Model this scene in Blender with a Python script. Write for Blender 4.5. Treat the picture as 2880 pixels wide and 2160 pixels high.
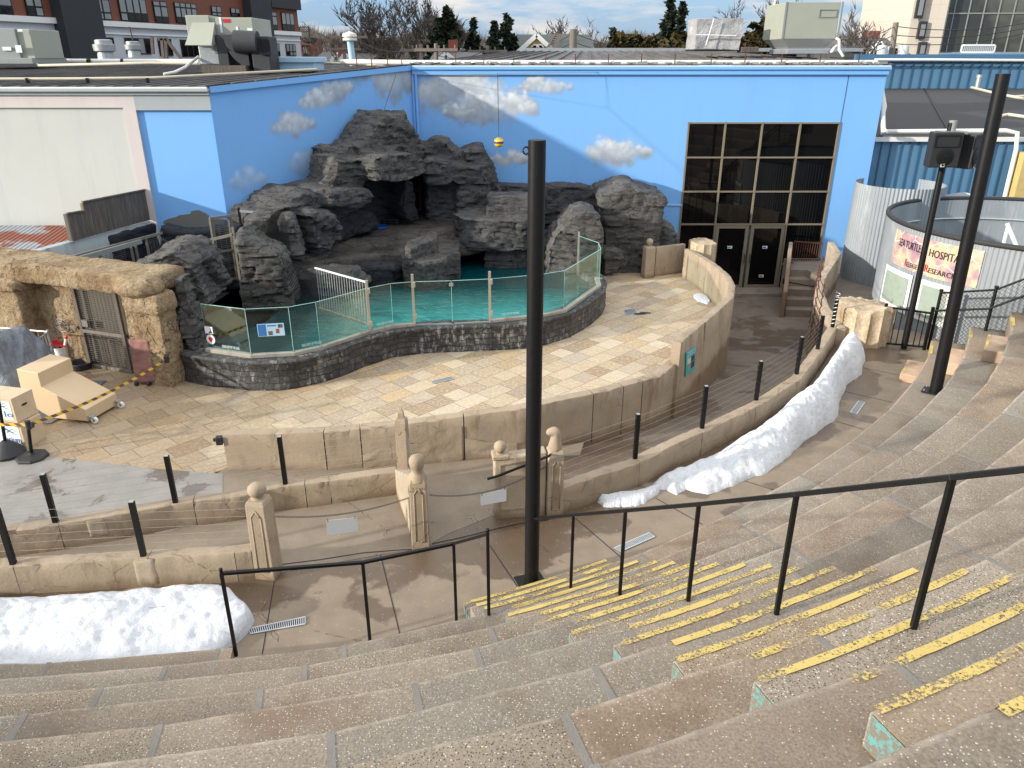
import bpy, bmesh, math, random
import numpy as np
from mathutils import Vector, Matrix, noise
rnd = random.Random(7)
R = math.radians
PI = math.pi
for o in list(bpy.data.objects):
    bpy.data.objects.remove(o)
SC = bpy.context.scene
COL = SC.collection

# ------------------------------------------------------------------ camera
CAMH = 5.9
FPX = 2140.0                      # focal length in photograph pixels (2880 wide)
TH = R(23.2)
cam_d = bpy.data.cameras.new('camera')
cam = bpy.data.objects.new('camera', cam_d)
COL.objects.link(cam)
cam.location = (0, 0, CAMH)
cam.rotation_euler = (PI/2 - TH, 0, 0)
cam_d.sensor_width = 36.0
cam_d.lens = 36.0*FPX/2880.0
cam_d.clip_start = 0.05
cam_d.clip_end = 3000
SC.camera = cam

# ------------------------------------------------------------------ light
SUN = Vector((12.56, 5.3, -3.73)).normalized()
SKY_STRENGTH = 0.145
SUN_STRENGTH = 3.0
EXPOSURE = 0.88
sd = bpy.data.lights.new('sun', 'SUN')
sd.energy = SUN_STRENGTH
sd.angle = R(1.5)
sd.color = (1.0, 0.93, 0.82)
so = bpy.data.objects.new('sun', sd)
COL.objects.link(so)
so.rotation_euler = SUN.to_track_quat('-Z', 'Y').to_euler()
so.location = (-20, -10, 20)
SC.view_settings.view_transform = 'Standard'
SC.view_settings.look = 'None'
SC.view_settings.exposure = EXPOSURE
SC.view_settings.gamma = 1
SC.view_settings.use_curve_mapping = False
W = bpy.data.worlds.new('World')
SC.world = W
W.use_nodes = True
wt = W.node_tree
wt.nodes.clear()
def wn(t, **k):
    n = wt.nodes.new(t)
    for a, b in k.items():
        setattr(n, a, b)
    return n
sky = wn('ShaderNodeTexSky')
sky.sky_type = 'NISHITA'
sky.sun_disc = False
sky.sun_elevation = math.asin(-SUN.z)
sky.sun_rotation = math.atan2(-SUN.x, -SUN.y)
sky.air_density = 1.0
sky.dust_density = 0.6
sky.ozone_density = 2.2
geo = wn('ShaderNodeTexCoord')
sep = wn('ShaderNodeSeparateXYZ')
wt.links.new(geo.outputs['Generated'], sep.inputs[0])
def wm(op, a, b=None):
    n = wn('ShaderNodeMath', operation=op)
    for i, v in enumerate((a, b)):
        if v is None: continue
        if isinstance(v, (int, float)): n.inputs[i].default_value = v
        else: wt.links.new(v, n.inputs[i])
    return n.outputs[0]
zz = wm('ADD', wm('MAXIMUM', sep.outputs[2], 0.0), 0.16)
cmb = wn('ShaderNodeCombineXYZ')
wt.links.new(wm('DIVIDE', sep.outputs[0], zz), cmb.inputs[0])
wt.links.new(wm('DIVIDE', sep.outputs[1], zz), cmb.inputs[1])
cn = wn('ShaderNodeTexNoise')
cn.inputs['Scale'].default_value = 1.5
cn.inputs['Detail'].default_value = 9
cn.inputs['Roughness'].default_value = 0.58
cn.inputs['Distortion'].default_value = 0.25
wt.links.new(cmb.outputs[0], cn.inputs['Vector'])
cr = wn('ShaderNodeValToRGB')
cr.color_ramp.elements[0].position = 0.47
cr.color_ramp.elements[0].color = (0, 0, 0, 1)
cr.color_ramp.elements[1].position = 0.66
cr.color_ramp.elements[1].color = (1, 1, 1, 1)
wt.links.new(cn.outputs[0], cr.inputs[0])
mx = wn('ShaderNodeMix', data_type='RGBA')
wt.links.new(wm('MAXIMUM', cr.outputs[0], wm('MINIMUM', wm('MULTIPLY', wm('MAXIMUM', wm('SUBTRACT', sep.outputs[2], .12), 0.0), 2.2), .85)), mx.inputs['Factor'])  # white added overhead, out of view, to make the ambient light neutral
bl = wn('ShaderNodeMix', data_type='RGBA')            # haze the Nishita blue a little, as thin winter cloud does
bl.inputs['Factor'].default_value = 0.72
bl.inputs['B'].default_value = (1.35, 2.35, 4.0, 1)
wt.links.new(sky.outputs[0], bl.inputs['A'])
wt.links.new(bl.outputs['Result'], mx.inputs['A'])
mx.inputs['B'].default_value = (4.3, 4.22, 4.08, 1)
bg = wn('ShaderNodeBackground')
bg.inputs[1].default_value = SKY_STRENGTH
gr = wn('ShaderNodeMix', data_type='RGBA', blend_type='MULTIPLY')      # sky overhead brightened, out of view, to lift the ambient light
gr.inputs['Factor'].default_value = 1
gv = wm('ADD', wm('MULTIPLY', wm('POWER', wm('MAXIMUM', sep.outputs[2], 0.0), .7), 1.05), 0.62)
gc = wn('ShaderNodeCombineColor')
for q in range(3): wt.links.new(gv, gc.inputs[q])
wt.links.new(mx.outputs['Result'], gr.inputs['A']); wt.links.new(gc.outputs[0], gr.inputs['B'])
wt.links.new(gr.outputs['Result'], bg.inputs[0])
wo = wn('ShaderNodeOutputWorld')
wt.links.new(bg.outputs[0], wo.inputs[0])

# ------------------------------------------------------------------ photo geometry helpers
cT, sT = math.cos(TH), math.sin(TH)
def ray(u, v):
    x = (u-1440)/FPX; y = -(v-1080)/FPX
    return Vector((x, cT + y*sT, -sT + y*cT))
def G(u, v, z=0.0):               # point of the view ray at height z
    d = ray(u, v); t = (z-CAMH)/d.z
    return Vector((d.x*t, d.y*t, z))
def GY(u, v, Y):                  # point of the view ray on the vertical plane y = Y
    d = ray(u, v); t = Y/d.y
    return Vector((d.x*t, Y, CAMH + d.z*t))
def GP(u, v, p0, dr):             # on the vertical plane through p0 running along dr
    n = Vector((-dr[1], dr[0], 0)); d = ray(u, v)
    t = (n.x*p0[0] + n.y*p0[1])/(n.x*d.x + n.y*d.y)
    return Vector((d.x*t, d.y*t, CAMH + d.z*t))
def lerp(a, b, t): return a + (b-a)*t

# ------------------------------------------------------------------ numpy noise
def _h(i, j, k, s):
    n = (i.astype(np.int64)*73856093) ^ (j.astype(np.int64)*19349663) ^ (k.astype(np.int64)*83492791) ^ (s*2654435761)
    n = (n ^ (n >> 13)) * 1274126177 & 0xffffffff
    n = (n ^ (n >> 16)) & 0xffffff
    return n/float(0xffffff)
def vn(p, s=0):
    f = np.floor(p); r = p - f; r = r*r*(3-2*r)
    i, j, k = f[:, 0], f[:, 1], f[:, 2]
    o = 0
    for a in (0, 1):
        for b in (0, 1):
            for c in (0, 1):
                w = (r[:, 0] if a else 1-r[:, 0])*(r[:, 1] if b else 1-r[:, 1])*(r[:, 2] if c else 1-r[:, 2])
                o = o + w*_h(i+a, j+b, k+c, s)
    return o
def fbm(p, oc=4, s=0):
    o = 0; a = .5; t = 0
    for q in range(oc):
        o = o + a*vn(p*(2.03**q)+q*17.3, s+q); t += a; a *= .5
    return o/t

# ------------------------------------------------------------------ object helpers
def tag(o, label=None, cat=None, group=None, kind=None):
    if label: o['label'] = label
    if cat: o['category'] = cat
    if group: o['group'] = group
    if kind: o['kind'] = kind
    return o
def thing(name, label, cat, group=None, loc=(0, 0, 0)):
    o = bpy.data.objects.new(name, None)
    o.empty_display_size = .2
    COL.objects.link(o); o.location = loc
    return tag(o, label, cat, group)
class MB:
    def __init__(s): s.v = []; s.f = []
    def add(s, vs, fs):
        b = len(s.v); s.v += [tuple(x) for x in vs]; s.f += [tuple(b+i for i in f) for f in fs]; return s
    def box(s, c, d, rz=0.0, tilt=None):
        hx, hy, hz = d[0]/2, d[1]/2, d[2]/2
        M = Matrix.Rotation(rz, 3, 'Z')
        if tilt is not None: M = M @ tilt
        vs = [Vector(c) + M @ Vector((x*hx, y*hy, z*hz)) for z in (-1, 1) for x, y in ((-1, -1), (1, -1), (1, 1), (-1, 1))]
        return s.add(vs, [(0, 3, 2, 1), (4, 5, 6, 7), (0, 1, 5, 4), (1, 2, 6, 5), (2, 3, 7, 6), (3, 0, 4, 7)])
    def bx(s, x0, x1, y0, y1, z0, z1):
        return s.box(((x0+x1)/2, (y0+y1)/2, (z0+z1)/2), (x1-x0, y1-y0, z1-z0))
    def quad(s, a, b, c, d): return s.add([a, b, c, d], [(0, 1, 2, 3)])
    def prism(s, poly, z0, z1):    # z0, z1: numbers or lists per vertex
        n = len(poly)
        a = z0 if isinstance(z0, (list, tuple)) else [z0]*n
        b = z1 if isinstance(z1, (list, tuple)) else [z1]*n
        ar = sum(poly[i][0]*poly[(i+1) % n][1]-poly[(i+1) % n][0]*poly[i][1] for i in range(n))
        if ar < 0: poly = poly[::-1]; a = a[::-1]; b = b[::-1]
        vs = [(p[0], p[1], a[i]) for i, p in enumerate(poly)] + [(p[0], p[1], b[i]) for i, p in enumerate(poly)]
        return s.add(vs, [tuple(range(n))[::-1], tuple(range(n, 2*n))] + [(i, (i+1) % n, n+(i+1) % n, n+i) for i in range(n)])
    def tube(s, pts, r, n=8, cap=True):
        pts = [Vector(p) for p in pts]; rings = []
        rs = r if isinstance(r, (list, tuple)) else [r]*len(pts)
        ref = None
        for i, p in enumerate(pts):
            t = ((pts[min(i+1, len(pts)-1)] - pts[max(i-1, 0)])).normalized()
            if ref is None or abs(t.dot(ref)) > .95:
                ref = Vector((0, 0, 1)) if abs(t.z) < .9 else Vector((1, 0, 0))
            x = t.cross(ref).normalized(); y = t.cross(x).normalized(); ref = -y if abs(t.z) < .9 else ref
            ref = Vector((0, 0, 1)) if abs(t.z) < .9 else Vector((1, 0, 0))
            rings.append([p + (x*math.cos(2*PI*k/n) + y*math.sin(2*PI*k/n))*rs[i] for k in range(n)])
        vs = [v for rg in rings for v in rg]; fs = []
        for i in range(len(pts)-1):
            for k in range(n):
                a = i*n+k; b = i*n+(k+1) % n
                fs.append((a, b, b+n, a+n))
        if cap: fs += [tuple(range(n)), tuple(range((len(pts)-1)*n, len(pts)*n))[::-1]]
        return s.add(vs, fs)
    def beam(s, a, b, w, h):       # rectangular bar from a to b
        a, b = Vector(a), Vector(b); t = (b-a).normalized()
        up = Vector((0, 0, 1)) if abs(t.z) < .97 else Vector((0, 1, 0))
        x = t.cross(up).normalized()*w/2; y = x.cross(t).normalized()*h/2
        vs = [p + i*x + j*y for p in (a, b) for i, j in ((-1, -1), (1, -1), (1, 1), (-1, 1))]
        return s.add(vs, [(0, 1, 2, 3), (7, 6, 5, 4), (0, 4, 5, 1), (1, 5, 6, 2), (2, 6, 7, 3), (3, 7, 4, 0)])
    def lathe(s, c, prof, n=24, a0=0, a1=2*PI):
        full = abs(a1-a0-2*PI) < 1e-6; m = n if full else n+1
        vs = [(c[0]+r*math.cos(a0+(a1-a0)*k/n), c[1]+r*math.sin(a0+(a1-a0)*k/n), c[2]+z) for r, z in prof for k in range(m)]
        fs = []
        for i in range(len(prof)-1):
            for k in range(n):
                a = i*m+k; b = i*m+(k+1) % m
                fs.append((a, b, b+m, a+m))
        return s.add(vs, fs)
    def sph(s, c, r, n=16, sc=(1, 1, 1)):
        m = n//2
        prof = [(max(1e-4, math.sin(PI*i/m)), -math.cos(PI*i/m)) for i in range(m+1)]
        b = len(s.v); s.lathe((0, 0, 0), prof, n)
        for i in range(b, len(s.v)):
            v = s.v[i]; s.v[i] = (c[0]+v[0]*r*sc[0], c[1]+v[1]*r*sc[1], c[2]+v[2]*r*sc[2])
        return s
    def gridv(s, fn, nu, nv):      # same, fn works on arrays
        S, T = np.meshgrid(np.linspace(0, 1, nu+1), np.linspace(0, 1, nv+1)); A = fn(S.ravel(), T.ravel())
        return s.add([tuple(a) for a in np.array(A).T.tolist()], [(j*(nu+1)+i, j*(nu+1)+i+1, (j+1)*(nu+1)+i+1, (j+1)*(nu+1)+i) for j in range(nv) for i in range(nu)])
    def grid(s, fn, nu, nv):
        vs = [fn(i/nu, j/nv) for j in range(nv+1) for i in range(nu+1)]
        return s.add(vs, [(j*(nu+1)+i, j*(nu+1)+i+1, (j+1)*(nu+1)+i+1, (j+1)*(nu+1)+i) for j in range(nv) for i in range(nu)])
def obj(name, mb, mat, parent=None, bevel=0.0, smooth=False, seg=2, recalc=True):
    me = bpy.data.meshes.new(name)
    me.from_pydata(mb.v, [], mb.f)
    if recalc:
        bm = bmesh.new(); bm.from_mesh(me)
        bmesh.ops.recalc_face_normals(bm, faces=bm.faces)
        bm.to_mesh(me); bm.free()
    me.materials.append(mat)
    o = bpy.data.objects.new(name, me)
    COL.objects.link(o)
    if parent is not None:
        o.parent = parent
        wl = parent.location.copy()
        if parent.parent is not None: wl = wl + parent.parent.location
        if parent.type == 'EMPTY': o.location = (-wl.x, -wl.y, -wl.z)
    if smooth:
        me.polygons.foreach_set('use_smooth', [True]*len(me.polygons))
        if smooth == 'auto':
            try: me.set_sharp_from_angle(angle=R(40))
            except Exception: pass
    if bevel:
        b = o.modifiers.new('bevel', 'BEVEL'); b.width = bevel; b.segments = seg; b.limit_method = 'ANGLE'; b.angle_limit = R(35)
    return o
def st(name, mb, mat, **k):
    return tag(obj(name, mb, mat, **k), kind='structure')
def T1(name, mb, mat, label, cat, group=None, **k):
    return tag(obj(name, mb, mat, **k), label, cat, group)
def rebase(o, loc):
    """move the origin of a single mesh thing to loc without moving it"""
    loc = Vector(loc); o.data.transform(Matrix.Translation(-loc)); o.location = loc; return o

# ------------------------------------------------------------------ materials
class NT:
    def __init__(s, name):
        s.m = bpy.data.materials.new(name); s.m.use_nodes = True
        s.t = s.m.node_tree; s.t.nodes.clear()
        s.out = s.n('ShaderNodeOutputMaterial'); s.b = s.n('ShaderNodeBsdfPrincipled')
        s.t.links.new(s.b.outputs[0], s.out.inputs[0])
        s.co = s.n('ShaderNodeTexCoord').outputs['Object']
    def n(s, t, **k):
        x = s.t.nodes.new(t)
        for a, b in k.items(): setattr(x, a, b)
        return x
    def L(s, a, b):
        if isinstance(a, (int, float)): b.default_value = a
        elif isinstance(a, tuple): b.default_value = a if len(a) == 4 or b.type == 'VECTOR' else (*a, 1)
        else: s.t.links.new(a, b)
    def mapv(s, sc=(1, 1, 1), rot=(0, 0, 0), loc=(0, 0, 0), v=None):
        m = s.n('ShaderNodeMapping'); m.inputs['Scale'].default_value = sc
        m.inputs['Rotation'].default_value = rot; m.inputs['Location'].default_value = loc
        s.L(v if v is not None else s.co, m.inputs[0]); return m.outputs[0]
    def noise(s, scale, detail=4, rough=.55, v=None, dist=0.0):
        x = s.n('ShaderNodeTexNoise'); x.inputs['Scale'].default_value = scale
        x.inputs['Detail'].default_value = detail; x.inputs['Roughness'].default_value = rough
        x.inputs['Distortion'].default_value = dist
        s.L(v if v is not None else s.co, x.inputs['Vector']); return x.outputs[0]
    def vor(s, scale, feat='F1', v=None, out='Distance', rnd_=1.0):
        x = s.n('ShaderNodeTexVoronoi', feature=feat); x.inputs['Scale'].default_value = scale
        x.inputs['Randomness'].default_value = rnd_
        s.L(v if v is not None else s.co, x.inputs['Vector']); return x.outputs[out]
    def ramp(s, f, *st_):
        x = s.n('ShaderNodeValToRGB'); e = x.color_ramp.elements
        while len(e) < len(st_): e.new(.5)
        for i, (p, c) in enumerate(st_):
            e[i].position = p; c = (c, c, c) if isinstance(c, (int, float)) else c; e[i].color = (*c, 1)
        s.L(f, x.inputs[0]); return x.outputs[0]
    def mix(s, f, a, b, mode='MIX'):
        x = s.n('ShaderNodeMix', data_type='RGBA', blend_type=mode)
        s.L(f, x.inputs['Factor']); s.L(a, x.inputs['A']); s.L(b, x.inputs['B']); return x.outputs['Result']
    def math(s, op, a, b=0.0, c=None):
        x = s.n('ShaderNodeMath', operation=op); s.L(a, x.inputs[0]); s.L(b, x.inputs[1])
        if c is not None: s.L(c, x.inputs[2])
        return x.outputs[0]
    def bump(s, h, st_=.3, dist=.01, nrm=None):
        x = s.n('ShaderNodeBump'); x.inputs['Strength'].default_value = st_; x.inputs['Distance'].default_value = dist
        s.L(h, x.inputs['Height'])
        if nrm is not None: s.t.links.new(nrm, x.inputs['Normal'])
        return x.outputs[0]
    def fin(s, col, rough=.8, nrm=None, metal=0.0, spec=.5):
        s.L(col, s.b.inputs['Base Color']); s.L(rough, s.b.inputs['Roughness']); s.b.inputs['Metallic'].default_value = metal
        s.b.inputs['Specular IOR Level'].default_value = spec
        if nrm is not None: s.t.links.new(nrm, s.b.inputs['Normal'])
        return s.m
def plain(name, c, rough=.6, metal=0.0, var=.18, sc=6.0, bump=.15, spec=.5, bsc=None):
    t = NT(name); f = t.noise(sc, 5, .6)
    col = t.mix(f, tuple(x*(1-var) for x in c), tuple(min(1, x*(1+var)) for x in c))
    nr = t.bump(t.noise(bsc or sc*6, 4, .6), bump, .01) if bump else None
    return t.fin(col, t.math('ADD', t.math('MULTIPLY', f, .2), rough-.1), nr, metal, spec)
# ------------------------------------------------------------------ material library
def agg(name, c1, c2, light=.16, dark=.10, lsz=66, coarse=False):
    """exposed aggregate concrete"""
    t = NT(name)
    oi = t.n('ShaderNodeObjectInfo').outputs['Random']
    big = t.noise(1.1, 6, .62)
    base = t.mix(t.ramp(big, (.35, 0), (.66, 1)), c1, c2)
    base = t.mix(t.math('MULTIPLY', oi, .55), base, tuple(x*.62 for x in (.8*c2[0], .86*c2[1], .95*c2[2])))
    fine = t.noise(70, 3, .7)
    base = t.mix(t.ramp(fine, (.3, 0), (.7, 1)), base, t.mix(.5, base, (.50, .44, .36)))
    # rust and water stains
    stn = t.ramp(t.noise(.9, 7, .65, v=t.mapv(loc=(7, 3, 1))), (.50, 0), (.66, 1))
    base = t.mix(t.math('MULTIPLY', stn, .62), base, (.13, .078, .040))
    d1 = t.vor(lsz); c1_ = t.vor(lsz, out='Color')
    sel = t.math('GREATER_THAN', t.n('ShaderNodeSeparateColor').outputs[0] if False else t.ramp(c1_, (0, 0), (1, 1)), 1-light)
    peb = t.math('MULTIPLY', t.math('LESS_THAN', d1, .26), sel)
    base = t.mix(peb, base, (.62, .57, .50))
    d2 = t.vor(lsz*1.35, v=t.mapv(loc=(3.3, 1.7, 9))); c2_ = t.vor(lsz*1.35, out='Color', v=t.mapv(loc=(3.3, 1.7, 9)))
    sel2 = t.math('GREATER_THAN', t.ramp(c2_, (0, 0), (1, 1)), 1-dark)
    peb2 = t.math('MULTIPLY', t.math('LESS_THAN', d2, .30), sel2)
    base = t.mix(peb2, base, (.045, .045, .05))
    wa = t.n('ShaderNodeAttribute'); wa.attribute_name = 'wear_tone'; ws = t.n('ShaderNodeSeparateColor'); t.L(wa.outputs['Color'], ws.inputs[0])
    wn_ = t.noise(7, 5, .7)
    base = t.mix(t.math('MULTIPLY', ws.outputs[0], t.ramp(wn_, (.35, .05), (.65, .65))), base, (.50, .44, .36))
    base = t.mix(t.math('MULTIPLY', ws.outputs[1], t.ramp(wn_, (.35, .9), (.7, .35))), base, (.075, .055, .038))  # second channel darkens the tread backs and the riser foot
    base = t.mix(1.0, base, t.ramp(oi, (0, (.62, .63, .65)), (.33, (1.06, .98, .90)), (.66, (.82, .81, .79)), (1, (1.14, 1.13, 1.12))), 'MULTIPLY')
    h = t.math('ADD', t.math('MULTIPLY', fine, .5), t.math('ADD', peb, peb2))
    nr = t.bump(h, .45, .010)
    nr = t.bump(t.noise(7, 4, .6), .35, .03, nr)
    return t.fin(base, t.math('SUBTRACT', .86, t.math('MULTIPLY', stn, .3)), nr)
M = {}
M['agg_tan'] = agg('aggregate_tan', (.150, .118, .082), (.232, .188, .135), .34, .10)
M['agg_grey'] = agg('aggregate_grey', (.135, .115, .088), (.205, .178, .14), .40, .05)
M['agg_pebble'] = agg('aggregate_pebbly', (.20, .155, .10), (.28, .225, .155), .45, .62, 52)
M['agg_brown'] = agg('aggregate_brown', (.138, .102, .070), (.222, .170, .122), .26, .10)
M['mortar'] = plain('mortar_grey', (.20, .185, .165), .9, var=.3, sc=9, bump=.4)

def walk(name, dry, wet, wetlo, wethi, scale=.45, rough=.8, loc=(0, 0, 0), melt=False):
    t = NT(name)
    n1 = t.noise(scale, 7, .6, v=t.mapv(loc=loc), dist=.4)
    if melt:                       # melt water lies along the kerb walls and snow banks
        vm = t.n('ShaderNodeVectorMath', operation='LENGTH'); t.L(t.mapv((1, 1, 0), loc=(5.632, -21.897, 0)), vm.inputs[0])
        n1 = t.math('ADD', t.math('MULTIPLY', t.math('SUBTRACT', 14.95, vm.outputs['Value']), .30), t.math('ADD', .5, t.math('MULTIPLY', t.math('SUBTRACT', t.noise(.8, 5, .5), .5), 1.7)))
    w = t.ramp(n1, (wetlo, 0), (wethi, 1))
    mott = t.noise(2.2, 7, .65)
    d = t.mix(t.ramp(mott, (.3, 0), (.7, 1)), dry, tuple(x*.72 for x in dry))
    ww = t.mix(t.noise(5, 5, .6), wet, tuple(x*1.5 for x in wet))
    c = t.mix(w, d, ww)
    sp = t.vor(45); spc = t.ramp(t.vor(45, out='Color'), (0, 0), (1, 1))
    pb = t.math('MULTIPLY', t.math('LESS_THAN', sp, .22), t.math('GREATER_THAN', spc, .86))
    c = t.mix(pb, c, (.5, .46, .4))
    cr = t.vor(.55, 'DISTANCE_TO_EDGE', v=t.mapv(loc=(4, 2, 0)))
    wob = t.math('ADD', cr, t.math('MULTIPLY', t.math('SUBTRACT', t.noise(3.5, 4), .5), .09))
    ck = t.math('MULTIPLY', t.math('LESS_THAN', t.math('ABSOLUTE', wob), .0018), t.math('GREATER_THAN', t.noise(.35, 2, v=t.mapv(loc=(9, 9, 0))), .52))
    c = t.mix(t.math('MULTIPLY', ck, .7), c, (.05, .035, .025))
    nr = t.bump(t.noise(60, 3, .7), .2, .006)
    return t.fin(c, t.math('SUBTRACT', rough, t.math('MULTIPLY', w, .42)), nr)
M['walk'] = walk('walkway_concrete', (.27, .215, .155), (.095, .067, .043), .49, .53, melt=True)
M['alley'] = walk('alley_concrete', (.20, .158, .12), (.095, .068, .048), .50, .55, .5, loc=(5, 5, 0))
M['plat'] = walk('platform_concrete', (.26, .215, .17), (.14, .11, .08), .60, .66, .7, loc=(2, 8, 0))
M['slabc'] = walk('grey_wet_concrete', (.30, .285, .26), (.11, .095, .08), .56, .60, 1.3, .55, loc=(9, 1, 0))
M['ramp'] = walk('gate_concrete', (.265, .215, .158), (.13, .098, .066), .58, .66, .6, .75, loc=(3, 6, 0))

def cast(name, c, stain=(.16, .10, .055)):
    """buff cast concrete of the low walls"""
    t = NT(name)
    m_ = t.noise(1.6, 7, .62)
    col = t.mix(t.ramp(m_, (.35, 0), (.62, 1)), c, tuple(x*.66 for x in c))
    fine = t.noise(25, 5, .65)
    col = t.mix(t.ramp(fine, (.25, 0), (.75, 1)), tuple(x*.8 for x in c), col)
    st_ = t.ramp(t.noise(2.6, 7, .72, v=t.mapv((1, 1, .25))), (.53, 0), (.68, 1))
    col = t.mix(t.math('MULTIPLY', st_, .6), col, stain)
    zs = t.n('ShaderNodeSeparateXYZ'); t.L(t.co, zs.inputs[0]); col = t.mix(t.ramp(t.math('ADD', zs.outputs[2], t.math('MULTIPLY', t.noise(2.2, 5), .34)), (.15, .75), (.30, 0)), col, tuple(x*1.0 for x in stain))
    pit = t.math('LESS_THAN', t.vor(26, v=t.mapv(loc=(1, 1, 1))), .12)
    col = t.mix(t.math('MULTIPLY', pit, .5), col, (.12, .08, .05))
    cr = t.vor(1.3, 'DISTANCE_TO_EDGE', v=t.mapv((1, 1, 1.6)))
    wob = t.math('ABSOLUTE', t.math('ADD', cr, t.math('MULTIPLY', t.math('SUBTRACT', t.noise(5, 4), .5), .16)))
    ck = t.math('MULTIPLY', t.math('LESS_THAN', wob, .0028), t.math('GREATER_THAN', t.noise(.8, 2), .47))
    col = t.mix(t.math('MULTIPLY', ck, .75), col, (.08, .05, .03))
    h = t.math('SUBTRACT', t.math('ADD', t.math('MULTIPLY', fine, .6), t.math('MULTIPLY', m_, 2.0)), t.math('ADD', pit, t.math('MULTIPLY', ck, 1.0)))
    return t.fin(col, .88, t.bump(h, .5, .015))
M['cast'] = cast('buff_cast_concrete', (.43, .34, .24))
M['cast_pale'] = cast('pale_cast_concrete', (.50, .41, .30))

def travertine():
    t = NT('travertine_paving')
    p1, p2 = G(569, 1210), G(723, 1158); ang = math.atan2(p2.y-p1.y, p2.x-p1.x)
    v = t.mapv(rot=(0, 0, -ang))
    nv = t.n('ShaderNodeTexBrick'); nv.offset = .37; nv.offset_frequency = 2; nv.squash = .72; nv.squash_frequency = 3
    for k_, x in (('Scale', 1.0), ('Mortar Size', .0045), ('Mortar Smooth', .15), ('Brick Width', .61), ('Row Height', .405), ('Bias', 0.0)):
        nv.inputs[k_].default_value = x
    nv.inputs['Color1'].default_value = (0, 0, 0, 1); nv.inputs['Color2'].default_value = (1, 1, 1, 1); nv.inputs['Mortar'].default_value = (.5, .5, .5, 1)
    t.L(v, nv.inputs['Vector'])
    tone = t.ramp(nv.outputs['Color'], (0.0, (.31, .215, .12)), (.12, (.46, .36, .23)), (.3, (.56, .46, .31)), (.45, (.38, .285, .18)), (.6, (.60, .51, .37)), (.78, (.29, .225, .165)), (.88, (.53, .37, .18)), (1.0, (.43, .375, .30)))
    vein = t.noise(4.5, 8, .7, v=t.mapv((1, 2.6, 1), rot=(0, 0, -ang)), dist=1.2)
    c = t.mix(t.ramp(vein, (.3, 0), (.72, 1)), tone, t.mix(.5, tone, (.30, .20, .11)))
    c = t.mix(t.ramp(t.noise(18, 6, .7), (.40, 1), (.52, 0)), c, t.mix(.35, c, (.72, .66, .55)))
    # damp, dirtier paving toward the left wall
    sepx = t.n('ShaderNodeSeparateXYZ'); t.L(t.co, sepx.inputs[0])
    damp = t.ramp(t.math('ADD', t.math('MULTIPLY', sepx.outputs[0], -.14), t.math('MULTIPLY', t.math('SUBTRACT', t.noise(.8, 6, .6), .5), 1.3)), (.30, 0), (.75, 1))
    c = t.mix(t.math('MULTIPLY', damp, .62), c, t.mix(.7, c, (.17, .11, .06), 'MIX'))
    c = t.mix(nv.outputs['Fac'], c, (.085, .06, .04))
    h = t.math('SUBTRACT', t.math('MULTIPLY', t.noise(30, 5, .7), .25), nv.outputs['Fac'])
    return t.fin(c, t.math('SUBTRACT', .68, t.math('MULTIPLY', damp, .25)), t.bump(h, .4, .006))
M['trav'] = travertine()

def rockmat(name, c, hi, scale=1.0, rough=.86, chalk=0.0, bump=.8):
    t = NT(name)
    big = t.noise(.9*scale, 6, .6)
    col = t.mix(t.ramp(big, (.3, 0), (.7, 1)), c, hi)
    lay = t.noise(2.2*scale, 7, .68, v=t.mapv((1, 1, 5.5)), dist=.35)
    col = t.mix(t.ramp(lay, (.36, 0), (.5, 1)), tuple(x*.5 for x in c), col)
    col = t.mix(t.ramp(t.noise(14*scale, 6, .7), (.55, 0), (.75, .7)), col, tuple(x*1.6 for x in hi))
    edge = t.vor(2.6*scale, 'DISTANCE_TO_EDGE', v=t.mapv((1, 1, 2.4)))
    edge = t.math('ADD', edge, t.math('MULTIPLY', t.math('SUBTRACT', t.noise(7*scale, 4), .5), .16))
    crk = t.ramp(t.math('ABSOLUTE', edge), (0, 0), (.022, 1))
    col = t.mix(crk, tuple(x*.35 for x in c), col)
    if chalk:
        ch = t.ramp(t.noise(1.5, 7, .75, v=t.mapv((1, 1, 1.3), loc=(2, 2, 2))), (.60-chalk*.1, 0), (.74, 1))
        ch2 = t.ramp(t.noise(22, 5, .7, v=t.mapv((1, 1, .5))), (.42, 0), (.6, 1))
        col = t.mix(t.math('MULTIPLY', t.math('MULTIPLY', ch, ch2), .75), col, (.36, .35, .33))
    h = t.math('ADD', t.math('MULTIPLY', lay, 1.0), t.math('ADD', t.math('MULTIPLY', crk, .45), t.math('MULTIPLY', t.noise(25*scale, 6, .7), .25)))
    return t.fin(col, rough, t.bump(h, bump, .05), spec=.35)
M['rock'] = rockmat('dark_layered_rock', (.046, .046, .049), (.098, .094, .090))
M['rock_grey'] = rockmat('grey_layered_rock', (.062, .060, .059), (.125, .119, .110), chalk=.35)  # paler grey rock with chalky patches
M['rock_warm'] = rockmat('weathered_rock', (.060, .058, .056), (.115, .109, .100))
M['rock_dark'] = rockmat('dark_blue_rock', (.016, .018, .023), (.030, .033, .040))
M['haul'] = rockmat('haul_out_floor', (.055, .052, .050), (.105, .090, .076), .5, .8, bump=.15)

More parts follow.
